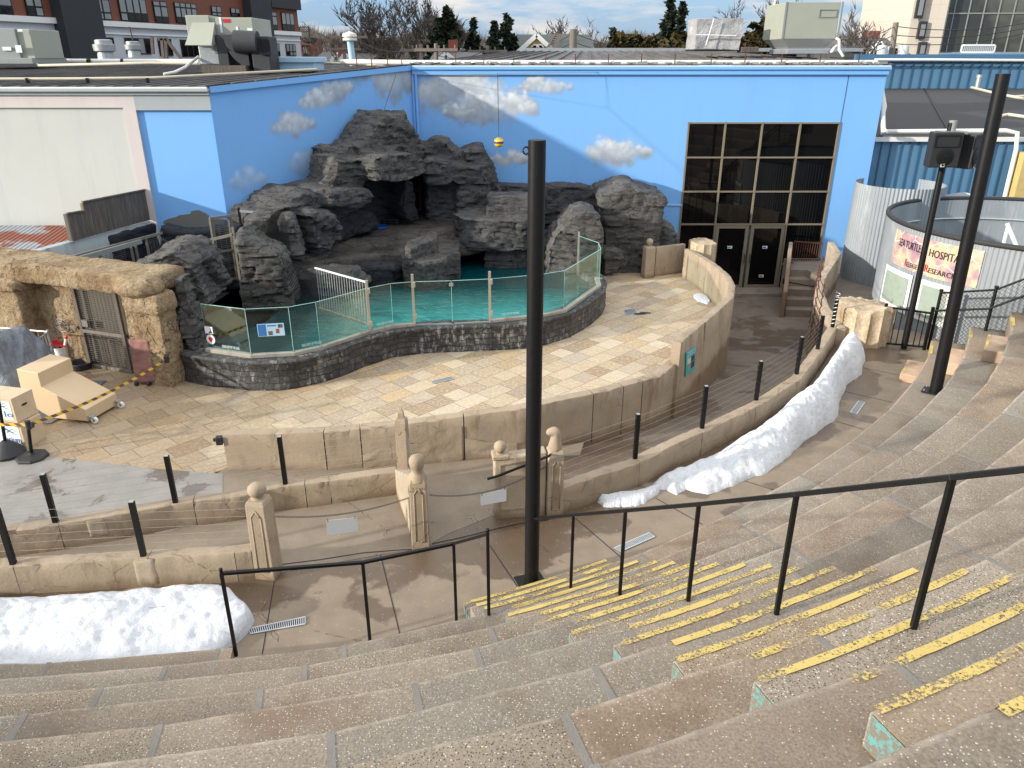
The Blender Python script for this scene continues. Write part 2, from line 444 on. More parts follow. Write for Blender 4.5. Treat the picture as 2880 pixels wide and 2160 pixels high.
def poolstone():
    t = NT('black_pool_stone')
    co = t.n('ShaderNodeUVMap').outputs[0]
    sp = t.mapv((1, 1, 1), v=co)
    wb = t.n('ShaderNodeVectorMath', operation='ADD'); t.L(sp, wb.inputs[0])
    nz = t.n('ShaderNodeTexNoise'); nz.inputs['Scale'].default_value = 3.0; t.L(sp, nz.inputs['Vector'])
    scv = t.n('ShaderNodeVectorMath', operation='SCALE'); t.t.links.new(nz.outputs['Color'], scv.inputs[0]); scv.inputs['Scale'].default_value = .20
    t.t.links.new(scv.outputs[0], wb.inputs[1])
    b = t.n('ShaderNodeTexBrick'); b.offset = .43; b.squash = .62; b.squash_frequency = 2
    for k_, x in (('Scale', 1.0), ('Mortar Size', .008), ('Mortar Smooth', .4), ('Brick Width', .30), ('Row Height', .125)): b.inputs[k_].default_value = x
    b.inputs['Color1'].default_value = (0, 0, 0, 1); b.inputs['Color2'].default_value = (1, 1, 1, 1); b.inputs['Mortar'].default_value = (.5, .5, .5, 1)
    t.t.links.new(wb.outputs[0], b.inputs['Vector'])
    tone = t.ramp(b.outputs['Color'], (0, (.035, .033, .033)), (.5, (.065, .062, .06)), (1, (.10, .096, .09)))
    tone = t.mix(t.ramp(t.noise(9, 6, .7), (.35, 0), (.65, 1)), tuple([.028, .027, .028]), tone)
    ch = t.ramp(t.noise(.85, 7, .72, v=t.mapv(loc=(1.2, 3.1, 0))), (.42, 0), (.58, 1))
    c2 = t.ramp(t.noise(9, 6, .75, v=t.mapv((1, 1, .45))), (.50, 0), (.62, 1))
    col = t.mix(t.math('MULTIPLY', t.math('MULTIPLY', ch, c2), .85), tone, (.42, .41, .39))
    col = t.mix(b.outputs['Fac'], col, (.014, .013, .013))
    h = t.math('SUBTRACT', t.math('ADD', t.math('MULTIPLY', b.outputs['Color'], .5), t.math('MULTIPLY', t.noise(16, 6, .7), .7)), t.math('MULTIPLY', b.outputs['Fac'], 1.4))
    return t.fin(col, .62, t.bump(h, .8, .03))
M['poolstone'] = poolstone()

def sandrock():
    t = NT('sculpted_sandstone')
    n1 = t.noise(1.4, 7, .65)
    col = t.ramp(n1, (.25, (.22, .14, .075)), (.45, (.41, .30, .18)), (.62, (.54, .43, .28)), (.8, (.46, .33, .18)))
    fine = t.noise(16, 8, .78)
    col = t.mix(t.ramp(fine, (.36, 0), (.58, 1)), t.mix(.7, col, (.13, .08, .04)), col)
    cr = t.vor(2.3, 'DISTANCE_TO_EDGE', v=t.mapv((1, 1, .8)))
    wob = t.math('ABSOLUTE', t.math('ADD', cr, t.math('MULTIPLY', t.math('SUBTRACT', t.noise(4, 6, .65), .5), .42)))
    ck = t.math('MAXIMUM', t.ramp(wob, (0, 0), (.010, 1)), t.math('LESS_THAN', t.noise(.9, 2, v=t.mapv(loc=(3, 3, 3))), .47))
    col = t.mix(ck, (.045, .028, .014), col)
    h = t.math('ADD', t.math('MULTIPLY', t.noise(6, 6, .7), 1.6), t.math('ADD', t.math('MULTIPLY', fine, .5), t.math('MULTIPLY', ck, .6)))
    return t.fin(col, .92, t.bump(h, 1.0, .085), spec=.2)
M['sand'] = sandrock()

def stucco(name, c, var=.12, stre=.25, bump=.15):
    t = NT(name)
    n1 = t.noise(.6, 7, .6)
    col = t.mix(n1, tuple(x*(1-var) for x in c), tuple(min(1, x*(1+var)) for x in c))
    drip = t.ramp(t.noise(1.4, 6, .7, v=t.mapv((2.2, 2.2, .22))), (.5, 0), (.8, 1))
    col = t.mix(t.math('MULTIPLY', drip, stre), col, tuple(x*.68 for x in c))
    return t.fin(col, .85, t.bump(t.noise(16, 6, .7), bump, .01))
M['white_wall'] = stucco('grey_white_stucco', (.53, .545, .51), .10, .35)
M['pink_trim'] = stucco('pinkish_stucco', (.60, .545, .52), .12, .3)
M['grey_trim'] = stucco('grey_stucco', (.36, .40, .41), .14, .3)
BLUE = (.195, .445, .83)
M['blue_wall'] = stucco('blue_stucco', BLUE, .05, .12, .1)
def mural():
    t = NT('blue_painted_wall')
    at = t.n('ShaderNodeAttribute'); at.attribute_name = 'mural'
    sc = t.n('ShaderNodeSeparateColor'); t.L(at.outputs['Color'], sc.inputs[0])
    n1 = t.noise(.5, 7, .6)
    col = t.mix(n1, tuple(x*.95 for x in BLUE), tuple(min(1, x*1.04) for x in BLUE))
    drip = t.ramp(t.noise(1.2, 6, .7, v=t.mapv((2.6, 2.6, .16))), (.50, 0), (.75, 1))
    col = t.mix(t.math('MULTIPLY', drip, .16), col, tuple(x*.7 for x in BLUE))
    cl = t.ramp(sc.outputs[1], (0, (.26, .28, .31)), (.45, (.47, .49, .50)), (1, (.86, .88, .88)))
    col = t.mix(sc.outputs[0], col, cl)
    return t.fin(col, .8, t.bump(t.noise(16, 6, .7), .1, .01))
M['mural'] = mural()

M['black'] = plain('black_painted_steel', (.007, .007, .0075), .45, var=.25, sc=14, bump=.1, spec=.3)
M['black_rough'] = plain('black_plastic', (.02, .02, .021), .55, var=.2, sc=20)
M['steel'] = plain('galvanised_steel', (.42, .44, .44), .45, .6, var=.15, sc=9)
M['stainless'] = plain('brushed_stainless', (.55, .52, .45), .35, .8, var=.1)
M['wire'] = plain('bright_wire', (.30, .29, .26), .4, .7, bump=0)
M['aluminium'] = plain('grating_metal', (.52, .55, .58), .45, .5, var=.12)
M['dark_slot'] = plain('dark_slot', (.02, .02, .022), .9, bump=0)
M['white_paint'] = plain('white_painted_metal', (.74, .75, .74), .45, var=.08)
M['white_pvc'] = plain('white_pvc_pipe', (.72, .71, .66), .4, var=.1, sc=3, bump=0)
M['sign_white'] = plain('blank_sign_back', (.74, .77, .80), .5, var=.03, bump=0)
M['rust'] = plain('rusty_steel', (.10, .035, .022), .85, var=.5, sc=20)
M['cream_box'] = plain('tan_painted_wood', (.60, .46, .29), .5, var=.08, sc=3, bump=.04)
M['wood_box'] = plain('pale_plywood', (.58, .45, .30), .6, var=.2, sc=7)
M['pink_block'] = cast('pink_block_concrete', (.34, .17, .145))
M['granite'] = agg('pale_pink_granite', (.55, .36, .24), (.66, .47, .34), .10, .16)
M['tarp'] = None
def tarp():
    t = NT('grey_tarp'); w = t.noise(3.2, 8, .65, v=t.mapv((1, 1, .35)), dist=1.5)
    c = t.mix(w, (.10, .115, .14), (.20, .215, .245))
    return t.fin(c, .42, t.bump(t.math('ADD', w, t.math('MULTIPLY', t.vor(5, 'DISTANCE_TO_EDGE'), .4)), 1.0, .06))
M['tarp'] = tarp()
def silver():
    t = NT('silver_tarp'); w = t.noise(2.2, 8, .7, dist=1.2)
    return t.fin(t.mix(w, (.30, .30, .30), (.50, .50, .50)), .5, t.bump(w, 1.0, .12))
M['silver'] = silver()
M['hvac'] = plain('beige_green_sheet_metal', (.33, .345, .28), .5, var=.07, sc=2, bump=.05)
M['hvac_dark'] = plain('grey_sheet_metal', (.24, .26, .25), .55, var=.1)
M['duct_black'] = plain('black_duct', (.035, .036, .04), .7, var=.25)
M['ltblue'] = plain('pale_blue_metal', (.40, .58, .72), .5, var=.08)
M['red'] = plain('red_plastic', (.55, .02, .03), .35, bump=0)
M['white_plastic'] = plain('white_plastic', (.78, .78, .74), .4, var=.04, bump=0)
M['blue_plastic'] = plain('blue_plastic', (.01, .09, .48), .35, bump=0)

def stripe():
    t = NT('worn_yellow_paint')
    n1 = t.noise(55, 4, .7); n2 = t.noise(2.3, 5, .6)
    a = t.math('ADD', t.math('MULTIPLY', n1, .8), t.math('MULTIPLY', n2, .9))
    f = t.ramp(a, (.77, 0), (.86, 1))
    col = t.mix(t.noise(9, 3), (.50, .37, .10), (.60, .46, .16))
    p = t.fin(col, .7); tr = t.n('ShaderNodeBsdfTransparent'); m_ = t.n('ShaderNodeMixShader')   # worn-through paint shows the concrete below
    t.L(f, m_.inputs[0]); t.t.links.new(tr.outputs[0], m_.inputs[1]); t.t.links.new(t.b.outputs[0], m_.inputs[2]); t.t.links.new(m_.outputs[0], t.out.inputs[0])
    return p
M['yellow'] = stripe()
def teal():
    t = NT('chipped_teal_paint')
    f = t.ramp(t.noise(24, 6, .8), (.46, 1), (.52, 0))
    return t.fin(t.mix(f, (.19, .16, .125), (.13, .31, .30)), .8, t.bump(f, .3, .01))
M['teal'] = teal()

def snow():
    t = NT('old_snow')
    n1 = t.noise(3.2, 7, .6); dirt = t.math('MULTIPLY', t.ramp(t.noise(60, 3, .6), (.62, 0), (.68, 1)), t.ramp(t.noise(1.6, 5), (.44, 0), (.6, 1)))
    c = t.mix(n1, (.60, .64, .69), (.76, .775, .80))
    c = t.mix(t.math('MULTIPLY', dirt, .6), c, (.30, .27, .24))
    c = t.mix(t.ramp(t.noise(2.4, 6, .7, v=t.mapv(loc=(5, 1, 0))), (.5, 0), (.75, .45)), c, (.50, .50, .50))
    t.b.inputs['Subsurface Weight'].default_value = 0.0
    h = t.math('ADD', t.noise(5, 7, .62), t.math('MULTIPLY', t.noise(42, 6, .75), .25))
    return t.fin(c, .75, t.bump(h, .8, .09))
M['snow'] = snow()

def water():
    t = NT('teal_pool_water')
    v = t.mapv((1, 2.4, 1))
    w1 = t.noise(1.1, 5, .55, v=v, dist=.8); w2 = t.noise(3.4, 5, .6, v=t.mapv((1, 3.2, 1)), dist=1.0)
    sp = t.n('ShaderNodeSeparateXYZ'); t.L(t.co, sp.inputs[0])
    teal_mask = t.math('MULTIPLY', t.ramp(t.math('MULTIPLY', t.math('SUBTRACT', t.math('ADD', sp.outputs[1], t.math('MULTIPLY', w1, 2.0)), 14.0), .1), (.33, 1), (.62, 0)), t.ramp(t.math('MULTIPLY', t.math('ADD', sp.outputs[0], 6.0), .1), (.12, 0), (.38, 1)))  # water colour goes darker toward the rear rocks and the left side
    wcol = t.mix(t.ramp(w1, (.35, 0), (.68, 1)), (.0, .20, .20), (.04, .50, .47))
    wcol = t.mix(teal_mask, (.0, .040, .048), wcol)
    col = t.mix(t.math('MULTIPLY', t.ramp(w2, (.52, 0), (.68, .7)), t.math('ADD', t.math('MULTIPLY', teal_mask, .85), .05)), wcol, (.24, .62, .60))
    h = t.math('ADD', w1, t.math('MULTIPLY', w2, .5))
    m_ = t.fin(col, .06, t.bump(h, .30, .06), spec=.5)
    t.b.inputs['IOR'].default_value = 1.33
    return m_
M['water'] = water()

def glass(name, tint, refl=.10, dirt=.05, dcol=(.55, .6, .6)):
    t = NT(name)
    tr = t.n('ShaderNodeBsdfTransparent'); tr.inputs[0].default_value = (*tint, 1)
    gl = t.n('ShaderNodeBsdfGlossy'); gl.inputs['Roughness'].default_value = .03; gl.inputs[0].default_value = (.9, 1, .97, 1)
    df = t.n('ShaderNodeBsdfDiffuse'); df.inputs[0].default_value = (*dcol, 1)
    lw = t.n('ShaderNodeLayerWeight'); lw.inputs[0].default_value = .35
    f = t.math('MINIMUM', t.math('ADD', t.math('MULTIPLY', lw.outputs['Fresnel'], .28), refl*.3), .8)
    m1 = t.n('ShaderNodeMixShader'); t.L(f, m1.inputs[0]); t.t.links.new(tr.outputs[0], m1.inputs[1]); t.t.links.new(gl.outputs[0], m1.inputs[2])
    d = t.math('MULTIPLY', t.ramp(t.noise(90, 3, .7), (.55, .3), (.7, 1)), dirt*1.6)
    m2 = t.n('ShaderNodeMixShader'); t.L(d, m2.inputs[0]); t.t.links.new(m1.outputs[0], m2.inputs[1]); t.t.links.new(df.outputs[0], m2.inputs[2])
    t.t.links.new(m2.outputs[0], t.out.inputs[0]); t.t.nodes.remove(t.b)
    return t.m
M['glass'] = glass('green_tinted_glass', (.90, .96, .95), .05, .014)
M['glass_edge'] = plain('glass_edge', (.36, .62, .58), .2, bump=0)
def darkglass(name, c=(.006, .007, .008), rough=.02):
    t = NT(name); n_ = t.noise(.4, 2)
    m_ = t.fin(t.mix(n_, c, tuple(x*1.4 for x in c)), rough, t.bump(t.noise(.7, 2), .03, .02), spec=.3)
    return m_
M['darkglass'] = darkglass('dark_window_glass', (.003, .003, .0035))
M['midglass'] = darkglass('curtained_window_glass', (.20, .21, .21), .08)
M['frame_bronze'] = plain('bronze_window_frame', (.20, .17, .12), .5, var=.06, bump=0)

def metalroof():
    t = NT('grey_standing_seam_roof')
    d = t.noise(.7, 6, .65); st_ = t.ramp(t.noise(1.2, 6, .7, v=t.mapv((2.5, .3, 1))), (.4, 0), (.65, 1))
    c = t.mix(st_, (.07, .066, .065), (.135, .128, .125)); c = t.mix(t.ramp(d, (.55, 0), (.75, .8)), c, (.08, .07, .062))
    return t.fin(c, .75, t.bump(t.noise(8, 5, .7), .2, .02))
M['roof'] = metalroof()
def corrug(name, c, rustc=None, freq=14.0, axis='X', streak=.5):
    t = NT(name)
    w = t.n('ShaderNodeTexWave', wave_type='BANDS', bands_direction=axis); w.inputs['Scale'].default_value = freq
    w.inputs['Distortion'].default_value = 0
    t.L(t.n('ShaderNodeUVMap').outputs[0], w.inputs[0])
    col = t.mix(t.noise(1.3, 6, .6), tuple(x*.8 for x in c), tuple(x*1.15 for x in c))
    ch = t.ramp(t.noise(1.2, 6, .7, v=t.mapv((2.2, 2.2, .35))), (.56, 0), (.68, 1))
    col = t.mix(t.math('MULTIPLY', ch, streak), col, (.62, .63, .63))
    if rustc:
        rr = t.ramp(t.noise(.8, 6, .6, v=t.mapv((1, 1, 1), loc=(4, 0, 0))), (.47, 0), (.52, 1)); col = t.mix(rr, col, rustc)
    return t.fin(col, .5, t.bump(w.outputs[0], .9, .03) if rustc else None, metal=.2)
M['corr'] = corrug('grey_corrugated_sheet', (.29, .32, .345), freq=3.6, streak=.35)
M['corr_rust'] = corrug('rusty_corrugated_roof', (.30, .32, .35), (.22, .06, .03), freq=2.6)
M['rubber'] = plain('black_rubber', (.025, .025, .027), .7)
M['darkroof'] = stucco('dark_flat_roofing', (.036, .036, .039), .12, .3, .1)
def seams(name, c, bx_, bz, lc):
    t = NT(name); b = t.n('ShaderNodeTexBrick'); b.offset = 0
    for k_, x in (('Scale', 1.0), ('Mortar Size', .012), ('Brick Width', bx_), ('Row Height', bz)): b.inputs[k_].default_value = x
    b.inputs['Color1'].default_value = (*c, 1); b.inputs['Color2'].default_value = (*[x*.92 for x in c], 1); b.inputs['Mortar'].default_value = (*lc, 1)
    t.L(t.n('ShaderNodeUVMap').outputs[0], b.inputs['Vector'])
    return t.fin(t.mix(t.math('MULTIPLY', t.noise(1.0, 5), .25), b.outputs['Color'], tuple(x*.7 for x in c)), .7)
M['bluemetal'] = plain('blue_steel_siding', (.095, .215, .34), .5, var=.1, sc=1.2, bump=.05)
M['bluemetal_dk'] = plain('blue_steel_rib', (.045, .12, .21), .5, var=.1, bump=0)
M['brick'] = seams('red_brown_siding', (.19, .062, .032), 40, .17, (.10, .032, .018))
M['charcoal'] = seams('charcoal_panels', (.026, .029, .035), 1.9, 2.6, (.012, .013, .016))
M['whitepanel'] = seams('white_panels', (.52, .54, .58), 2.4, 6.0, (.36, .37, .40))
M['creampanel'] = seams('cream_stone_panels', (.56, .50, .42), 3.0, 1.4, (.38, .33, .27))
def wood(name, c, c2):
    t = NT(name); w = t.noise(3, 7, .7, v=t.mapv((6, 6, .5)))
    col = t.mix(t.ramp(w, (.3, 0), (.7, 1)), c, c2)
    col = t.mix(t.math('MULTIPLY', t.n('ShaderNodeObjectInfo').outputs['Random'], .3), col, (.05, .04, .035))
    return t.fin(col, .9, t.bump(w, .5, .02))
M['oldwood'] = wood('weathered_grey_wood', (.055, .045, .038), (.19, .165, .14))
M['polewood'] = wood('utility_pole_wood', (.16, .135, .11), (.27, .23, .19))
M['bark'] = wood('bare_bark', (.075, .060, .048), (.15, .125, .10))
def leaf(name, a, b):
    t = NT(name); f = t.noise(1.2, 4)
    return t.fin(t.mix(t.ramp(t.noise(.9, 5, .7), (.35, 0), (.65, 1)), a, b), .8, spec=.2)
M['spruce'] = leaf('dark_spruce_needles', (.014, .022, .014), (.045, .055, .028))
M['cedar'] = leaf('bronze_cedar_needles', (.035, .030, .010), (.085, .062, .020))
M['twig'] = leaf('bare_twigs', (.085, .068, .055), (.14, .115, .095))
M['shingle'] = seams('green_grey_shingles', (.060, .075, .068), .9, .3, (.04, .05, .045))
M['shingle2'] = seams('grey_shingles', (.12, .12, .12), .7, .3, (.08, .08, .08))
M['yellowhouse'] = plain('ochre_clapboard', (.50, .33, .14), .7)
M['greyhouse'] = plain('pale_green_clapboard', (.46, .50, .47), .7)
M['ground'] = plain('winter_ground', (.13, .115, .085), .9, var=.3, sc=.3)
M['white_trim'] = plain('white_trim_paint', (.74, .74, .72), .5, var=.06)
M['redbrick'] = plain('red_brick', (.26, .07, .045), .85, var=.3)
M['snowy'] = M['white_paint']
M['rope'] = plain('black_net_cord', (.012, .012, .012), .8, bump=0)
M['hose'] = plain('cream_hose', (.55, .50, .38), .5, bump=0)
M['txt_dark'] = plain('black_lettering', (.015, .012, .012), .6, bump=0)
M['txt_red'] = plain('red_lettering', (.50, .02, .03), .6, bump=0)
M['txt_white'] = plain('white_lettering', (.70, .76, .74), .6, bump=0)
M['txt_teal'] = plain('teal_print', (.03, .38, .38), .6, bump=0)
M['txt_blue'] = plain('blue_print', (.03, .15, .40), .6, bump=0)
M['liner'] = plain('blue_pool_liner', (.03, .22, .42), .4, bump=0)
# ================================================================== GROUND
mb = MB(); mb.prism([(-420, -60), (420, -60), (420, 700), (-420, 700)], -1.75, -1.62)
st('ground', mb, M['ground'])
def alleyz(Y): return -1.3*min(1, max(0, (Y-10.9)/9.2))

# seating geometry (metres, fitted to the nosing lines)
S_ = 5.9/7.2
CX, CY, R1, DR, HR, Z1 = -6.873*S_, 26.722*S_, 19.396*S_, .78*S_, .498*S_, .4*S_
KN = [-94, -88, -82, -76, -70, -64, -58, -52, -46, -40, -34, -28, -22]
GV = [x*S_ for x in (.176, .150, .110, .183, .099, -.006, -.135, -.233, -.268, -.209, -.117, .052, .198)]
def gofs(a): return float(np.interp(a, KN, GV))
def seat(a, off, z=0.0):          # polar point: angle in degrees, radial offset from the first nosing
    r = R1 + gofs(a) + off
    return Vector((CX + r*math.cos(R(a)), CY + r*math.sin(R(a)), z))
NROW = 11
A0, A1 = -103.0, -24.0            # angular extent of the seating
ROW1_GAP = (-80.0, -71.2)

# front walkway: one sheet from under the seating to the stage wall, with the gate apron
pts = [seat(a, .25) for a in np.arange(-106, -23.9, 2.0)]
front = [(p.x, p.y) for p in pts]
lowR_top = [G(*p, .41) for p in [(1584, 1374), (1681, 1340), (1786, 1307), (1920, 1241), (1987, 1213), (2141, 1139), (2256, 1063), (2313, 985), (2354, 922)]]
lowL_top = [G(*p, .41) for p in [(-420, 1610), (-200, 1604), (31, 1593), (384, 1572), (648, 1559), (705, 1551)]]
inL_top = [G(*p, .38) for p in [(-380, 1533), (-180, 1515), (0, 1497), (135, 1481), (321, 1450), (492, 1418), (681, 1396), (753, 1374), (883, 1360), (1117, 1328)]]
back = [(9.6, 16.9), (8.2, 17.2), (7.35, 16.2)] + [(p.x+.05, p.y+.05) for p in lowR_top[::-1]]
back += [(.5, 9.2), (-.3, 9.05)]
mb = MB(); mb.prism(front + [(11.5, 15.4)] + back + [(-.9, 8.6), (-1.1, 8.35), (-3.0, 7.75), (-3.3, 7.8), (-12, 7.6)], -.3, 0.0)
st('front_walkway', mb, M['walk'])
# gate apron and ramp behind the low walls
mb = MB()
mb.prism([(-12, 7.606), (-3.3, 7.806), (-3.0, 7.756), (-1.1, 8.356), (-.9, 8.606), (-.3, 9.056), (.5, 9.206), (.75, 9.3), (1.2, 11.3), (.2, 10.95), (-1.4, 10.65), (-4.4, 10.5), (-4.5, 10.42), (-5.0, 8.9), (-12, 7.9)], -.3, .003)
st('gate_apron', mb, M['ramp'])
# alley floor descending to the doors
mb = MB()
left = [(-.1, 10.9), (.2, 10.95), (1.54, 11.62), (2.62, 12.45), (3.0, 13.0), (4.05, 15.0), (4.85, 16.8), (5.25, 18.3), (5.3, 20.5), (5.2, 22.0), (5.2, 24.78)]
right = [(.6, 9.15), (.78, 9.25), (1.25, 9.55), (2.66, 10.65), (4.29, 12.0), (5.41, 13.2), (6.34, 14.6), (7.19, 16.0), (8.4, 20.0), (9.6, 22.0), (9.8, 24.78)]
def along(P, t):
    d = [0]
    for a, b in zip(P, P[1:]): d.append(d[-1] + math.dist(a, b))
    x = t*d[-1]
    return (float(np.interp(x, d, [p[0] for p in P])), float(np.interp(x, d, [p[1] for p in P])))
def af(u, v):
    a, b = along(left, v), along(right, v); x, y = lerp(a[0], b[0], u), lerp(a[1], b[1], u)
    return (x, y, alleyz(y) + .004)
mb.grid(af, 12, 60)
st('alley_floor', mb, M['alley'])
# stage paving
stage = [(-12, 9.2), (-5.6, 9.45), (-4.42, 10.45), (-2.8, 10.5), (-1.6, 10.62), (.18, 10.95), (1.52, 11.62), (2.6, 12.4), (3.1, 13.0), (4.2, 15.0), (5.0, 16.8), (5.3, 18.3), (5.3, 22.6), (2.2, 23.4), (-14, 20)]
mb = MB(); mb.prism(stage, -1.6, 0.0); st('stage_paving', mb, M['trav'])
# grey wet concrete at stage left: its curved edge is read off the paving joint
edge = [G(*p, .0) for p in [(-260, 1262), (0, 1274), (152, 1287), (304, 1304), (460, 1321), (560, 1329), (634, 1334)]]
mb = MB()
mb.prism([(p.x, p.y) for p in edge] + [(-4.45, 10.2), (-4.1, 9.2), (-4.6, 8.7), (-9.5, 7.4), (-11, 9)], -.05, .007)
st('wet_concrete', mb, M['slabc'])

# ================================================================== SEATING
joints = {1: (-45.5, 5.85), 2: (-48.3, 5.55), 3: (-50.1, 5.4), 4: (-51.7, 5.25), 5: (-54.4, 5.03), 6: (-61.6, 4.86), 7: (-63.3, 4.7), 8: (-59.4, 4.55), 9: (-62.6, 4.42), 10: (-66.0, 4.3), 11: (-60.5, 4.18)}
kinds = {}
def slab(name, a0, a1, o0, o1, zt, zb, mat, parent, seed, round_=.013, amp=.0035):
    """one straight seating slab between two joints: nosing at offset o0, back at o1"""
    n = 26
    P0, P1 = seat(a0, o0), seat(a1, o0); Q0, Q1 = seat(a0, o1), seat(a1, o1)
    prof = [(0, zb), (0, zt-.14), (0, zt-round_*1.6), (round_*.35, zt-round_*.45), (round_*1.4, zt), (.042, zt), (.25, zt), (DR-.16, zt), (DR-.01, zt), (1.0, zt)]
    W_ = (Q0-P0).length
    V = []
    for j, (w, z) in enumerate(prof):
        for i in range(n+1):
            t = i/n
            f = w if w >= .999 else min(.98, w/W_)
            p = (P0.lerp(P1, t)).lerp(Q0.lerp(Q1, t), f)
            V.append((p.x, p.y, z))
    A = np.array(V); nz = fbm(A*np.array([3.1, 3.1, 3.1])+seed*7.7, 4, seed) - .5
    nz2 = fbm(A*16.0+seed*3.3, 3, seed+5) - .5
    dirn = ((P0-Q0).normalized())
    for idx in range(len(A)):
        j = idx//(n+1)
        if 1 <= j <= 4:
            k = nz[idx]*amp*4.5 + nz2[idx]*amp*2.2
            A[idx, 0] += dirn.x*k; A[idx, 1] += dirn.y*k
        if 3 <= j <= 7: A[idx, 2] += nz[idx]*amp*1.3 + (nz2[idx]*amp*1.2 if j <= 4 else 0) - (0.004 if j == 3 else 0)
    mb = MB(); np_ = len(prof)
    F_ = [(j*(n+1)+i, j*(n+1)+i+1, (j+1)*(n+1)+i+1, (j+1)*(n+1)+i) for j in range(np_-1) for i in range(n)]
    b = len(A)
    ex = [(Q0.x, Q0.y, zb), (Q1.x, Q1.y, zb)]
    F_ += [tuple([j*(n+1) for j in range(np_)] + [b]), tuple([j*(n+1)+n for j in range(np_)][::-1] + [b+1]), tuple([(np_-1)*(n+1)+i for i in range(n+1)] + [b+1, b])]
    mb.add([tuple(x) for x in A] + ex, F_)
    o = obj(name, mb, mat, parent, smooth='auto')
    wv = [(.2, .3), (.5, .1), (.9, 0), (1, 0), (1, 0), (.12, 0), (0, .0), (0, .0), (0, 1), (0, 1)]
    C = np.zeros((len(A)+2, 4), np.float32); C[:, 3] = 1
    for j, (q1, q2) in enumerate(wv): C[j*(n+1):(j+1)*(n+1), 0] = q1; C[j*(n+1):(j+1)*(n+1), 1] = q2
    o.data.color_attributes.new('wear_tone', 'FLOAT_COLOR', 'POINT').data.foreach_set('color', C.ravel()); return o
rowname = ['lowest', 'second', 'third', 'fourth', 'fifth', 'sixth', 'seventh', 'eighth', 'ninth', 'tenth', 'eleventh']
rr = random.Random(11)
mats = ['agg_tan', 'agg_grey', 'agg_brown', 'agg_pebble']
rowpref = {1: ['agg_tan', 'agg_grey'], 2: ['agg_grey', 'agg_tan'], 3: ['agg_pebble', 'agg_grey'], 4: ['agg_grey', 'agg_brown'], 5: ['agg_tan', 'agg_pebble', 'agg_grey'], 6: ['agg_brown', 'agg_grey'], 7: ['agg_pebble', 'agg_tan'], 8: ['agg_grey', 'agg_tan'], 9: ['agg_grey'], 10: ['agg_tan'], 11: ['agg_grey']}
desc = {1: 'missing in front of the gate', 2: 'just above the walkway', 3: 'pebbly at its right end', 4: 'grey and brown', 5: 'across the left foreground', 6: 'grey brown', 7: 'pebbly at lower left', 8: 'in the near foreground', 9: 'at the lower right corner', 10: 'below the viewpoint', 11: 'under the viewpoint'}
for k in range(1, NROW+1):
    zt = Z1 + (k-1)*HR; o0 = (k-1)*DR; o1 = o0 + DR + .06
    row = thing('seating_row', '%s concrete seating tier from the bottom, %s' % (rowname[k-1], desc[k]), 'seating tier', 'curved concrete seating tiers', seat(-75, o0))
    ref, sp = joints[k]
    js = sorted(ref + sp*n for n in range(-14, 14) if A0 < ref + sp*n < A1)
    js = [A0] + js + [A1]
    segs = []
    for a, b in zip(js, js[1:]):
        if k == 1:
            if b <= ROW1_GAP[0] or a >= ROW1_GAP[1]: segs.append((a, b))
            elif a < ROW1_GAP[0]: segs.append((a, ROW1_GAP[0])); 
            if a < ROW1_GAP[1] < b: segs.append((ROW1_GAP[1], b))
        else: segs.append((a, b))
    for a, b in segs:
        if k >= 9 and (a > -50): continue
        gap = .019/ (R1+o0) * 57.3
        mt = rr.choice(rowpref[k] + mats[:3])
        if k == 3 and a > -60: mt = 'agg_pebble'
        if k == 7 and b < -72: mt = 'agg_pebble'
        if k in (1, 2, 4) and a > -56: mt = rr.choice(['agg_grey', 'agg_grey', 'agg_tan'])
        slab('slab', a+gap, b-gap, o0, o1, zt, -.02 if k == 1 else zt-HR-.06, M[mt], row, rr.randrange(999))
    for a in js[1:-1]:
        if k == 1 and ROW1_GAP[0]-.5 < a < ROW1_GAP[1]+.5: continue
        if k >= 9 and a > -50: continue
        g2 = .023/(R1+o0)*57.3; 
        P0, P1 = seat(a-g2, o0+.006), seat(a+g2, o0+.006); Q0, Q1 = seat(a-g2, o1), seat(a+g2, o1)
        mb = MB(); zb = -.02 if k == 1 else zt-HR-.06
        mb.prism([(P0.x, P0.y), (P1.x, P1.y), (Q1.x, Q1.y), (Q0.x, Q0.y)], zb, zt+.003)
        obj('mortar_joint', mb, M['mortar'], row)
# the two stair aisles: half-height blocks on every tread, yellow nosings on blocks and rows
def arc_block(o0, o1, z0, z1, a0, a1, n, jit=0.0, seed=0):
    mb = MB(); P = [seat(a0+(a1-a0)*i/n, o0) for i in range(n+1)]; Q = [seat(a0+(a1-a0)*i/n, o1) for i in range(n+1)]
    if jit:
        A = np.array([tuple(p) for p in P]); f = fbm(A*6+seed, 3, seed)-.5
        for i, p in enumerate(P):
            d = (Vector((CX, CY, 0))-p).normalized(); p.x += d.x*f[i]*jit; p.y += d.y*f[i]*jit
    mb.prism([(p.x, p.y) for p in P] + [(q.x, q.y) for q in Q[::-1]], z0, z1)
    return mb
def stripe_mesh(o0, zt, a0, a1, w=.043, n=24, seed=0):
    """paint film 3 mm above the nosing that also wraps 15 mm down its face"""
    mb = MB(); ar = np.linspace(a0, a1, n+1)
    A = np.array([[a*3.0, seed, 0] for a in ar]); f = fbm(A, 3, seed)-.5
    V = []
    for i, a in enumerate(ar):
        for off, z in ((-.010, zt-.016), (-.007, zt+.003), (w*(1+f[i]*.35), zt+.006)):
            p = seat(a, o0+off); V.append((p.x, p.y, z))
    mb.add(V, [(3*i+j, 3*i+j+1, 3*i+j+4, 3*i+j+3) for i in range(n) for j in (0, 1)])
    return mb
AIL, AIR = (lambda k: -71.25 + .15*k), (lambda k: -64.05)
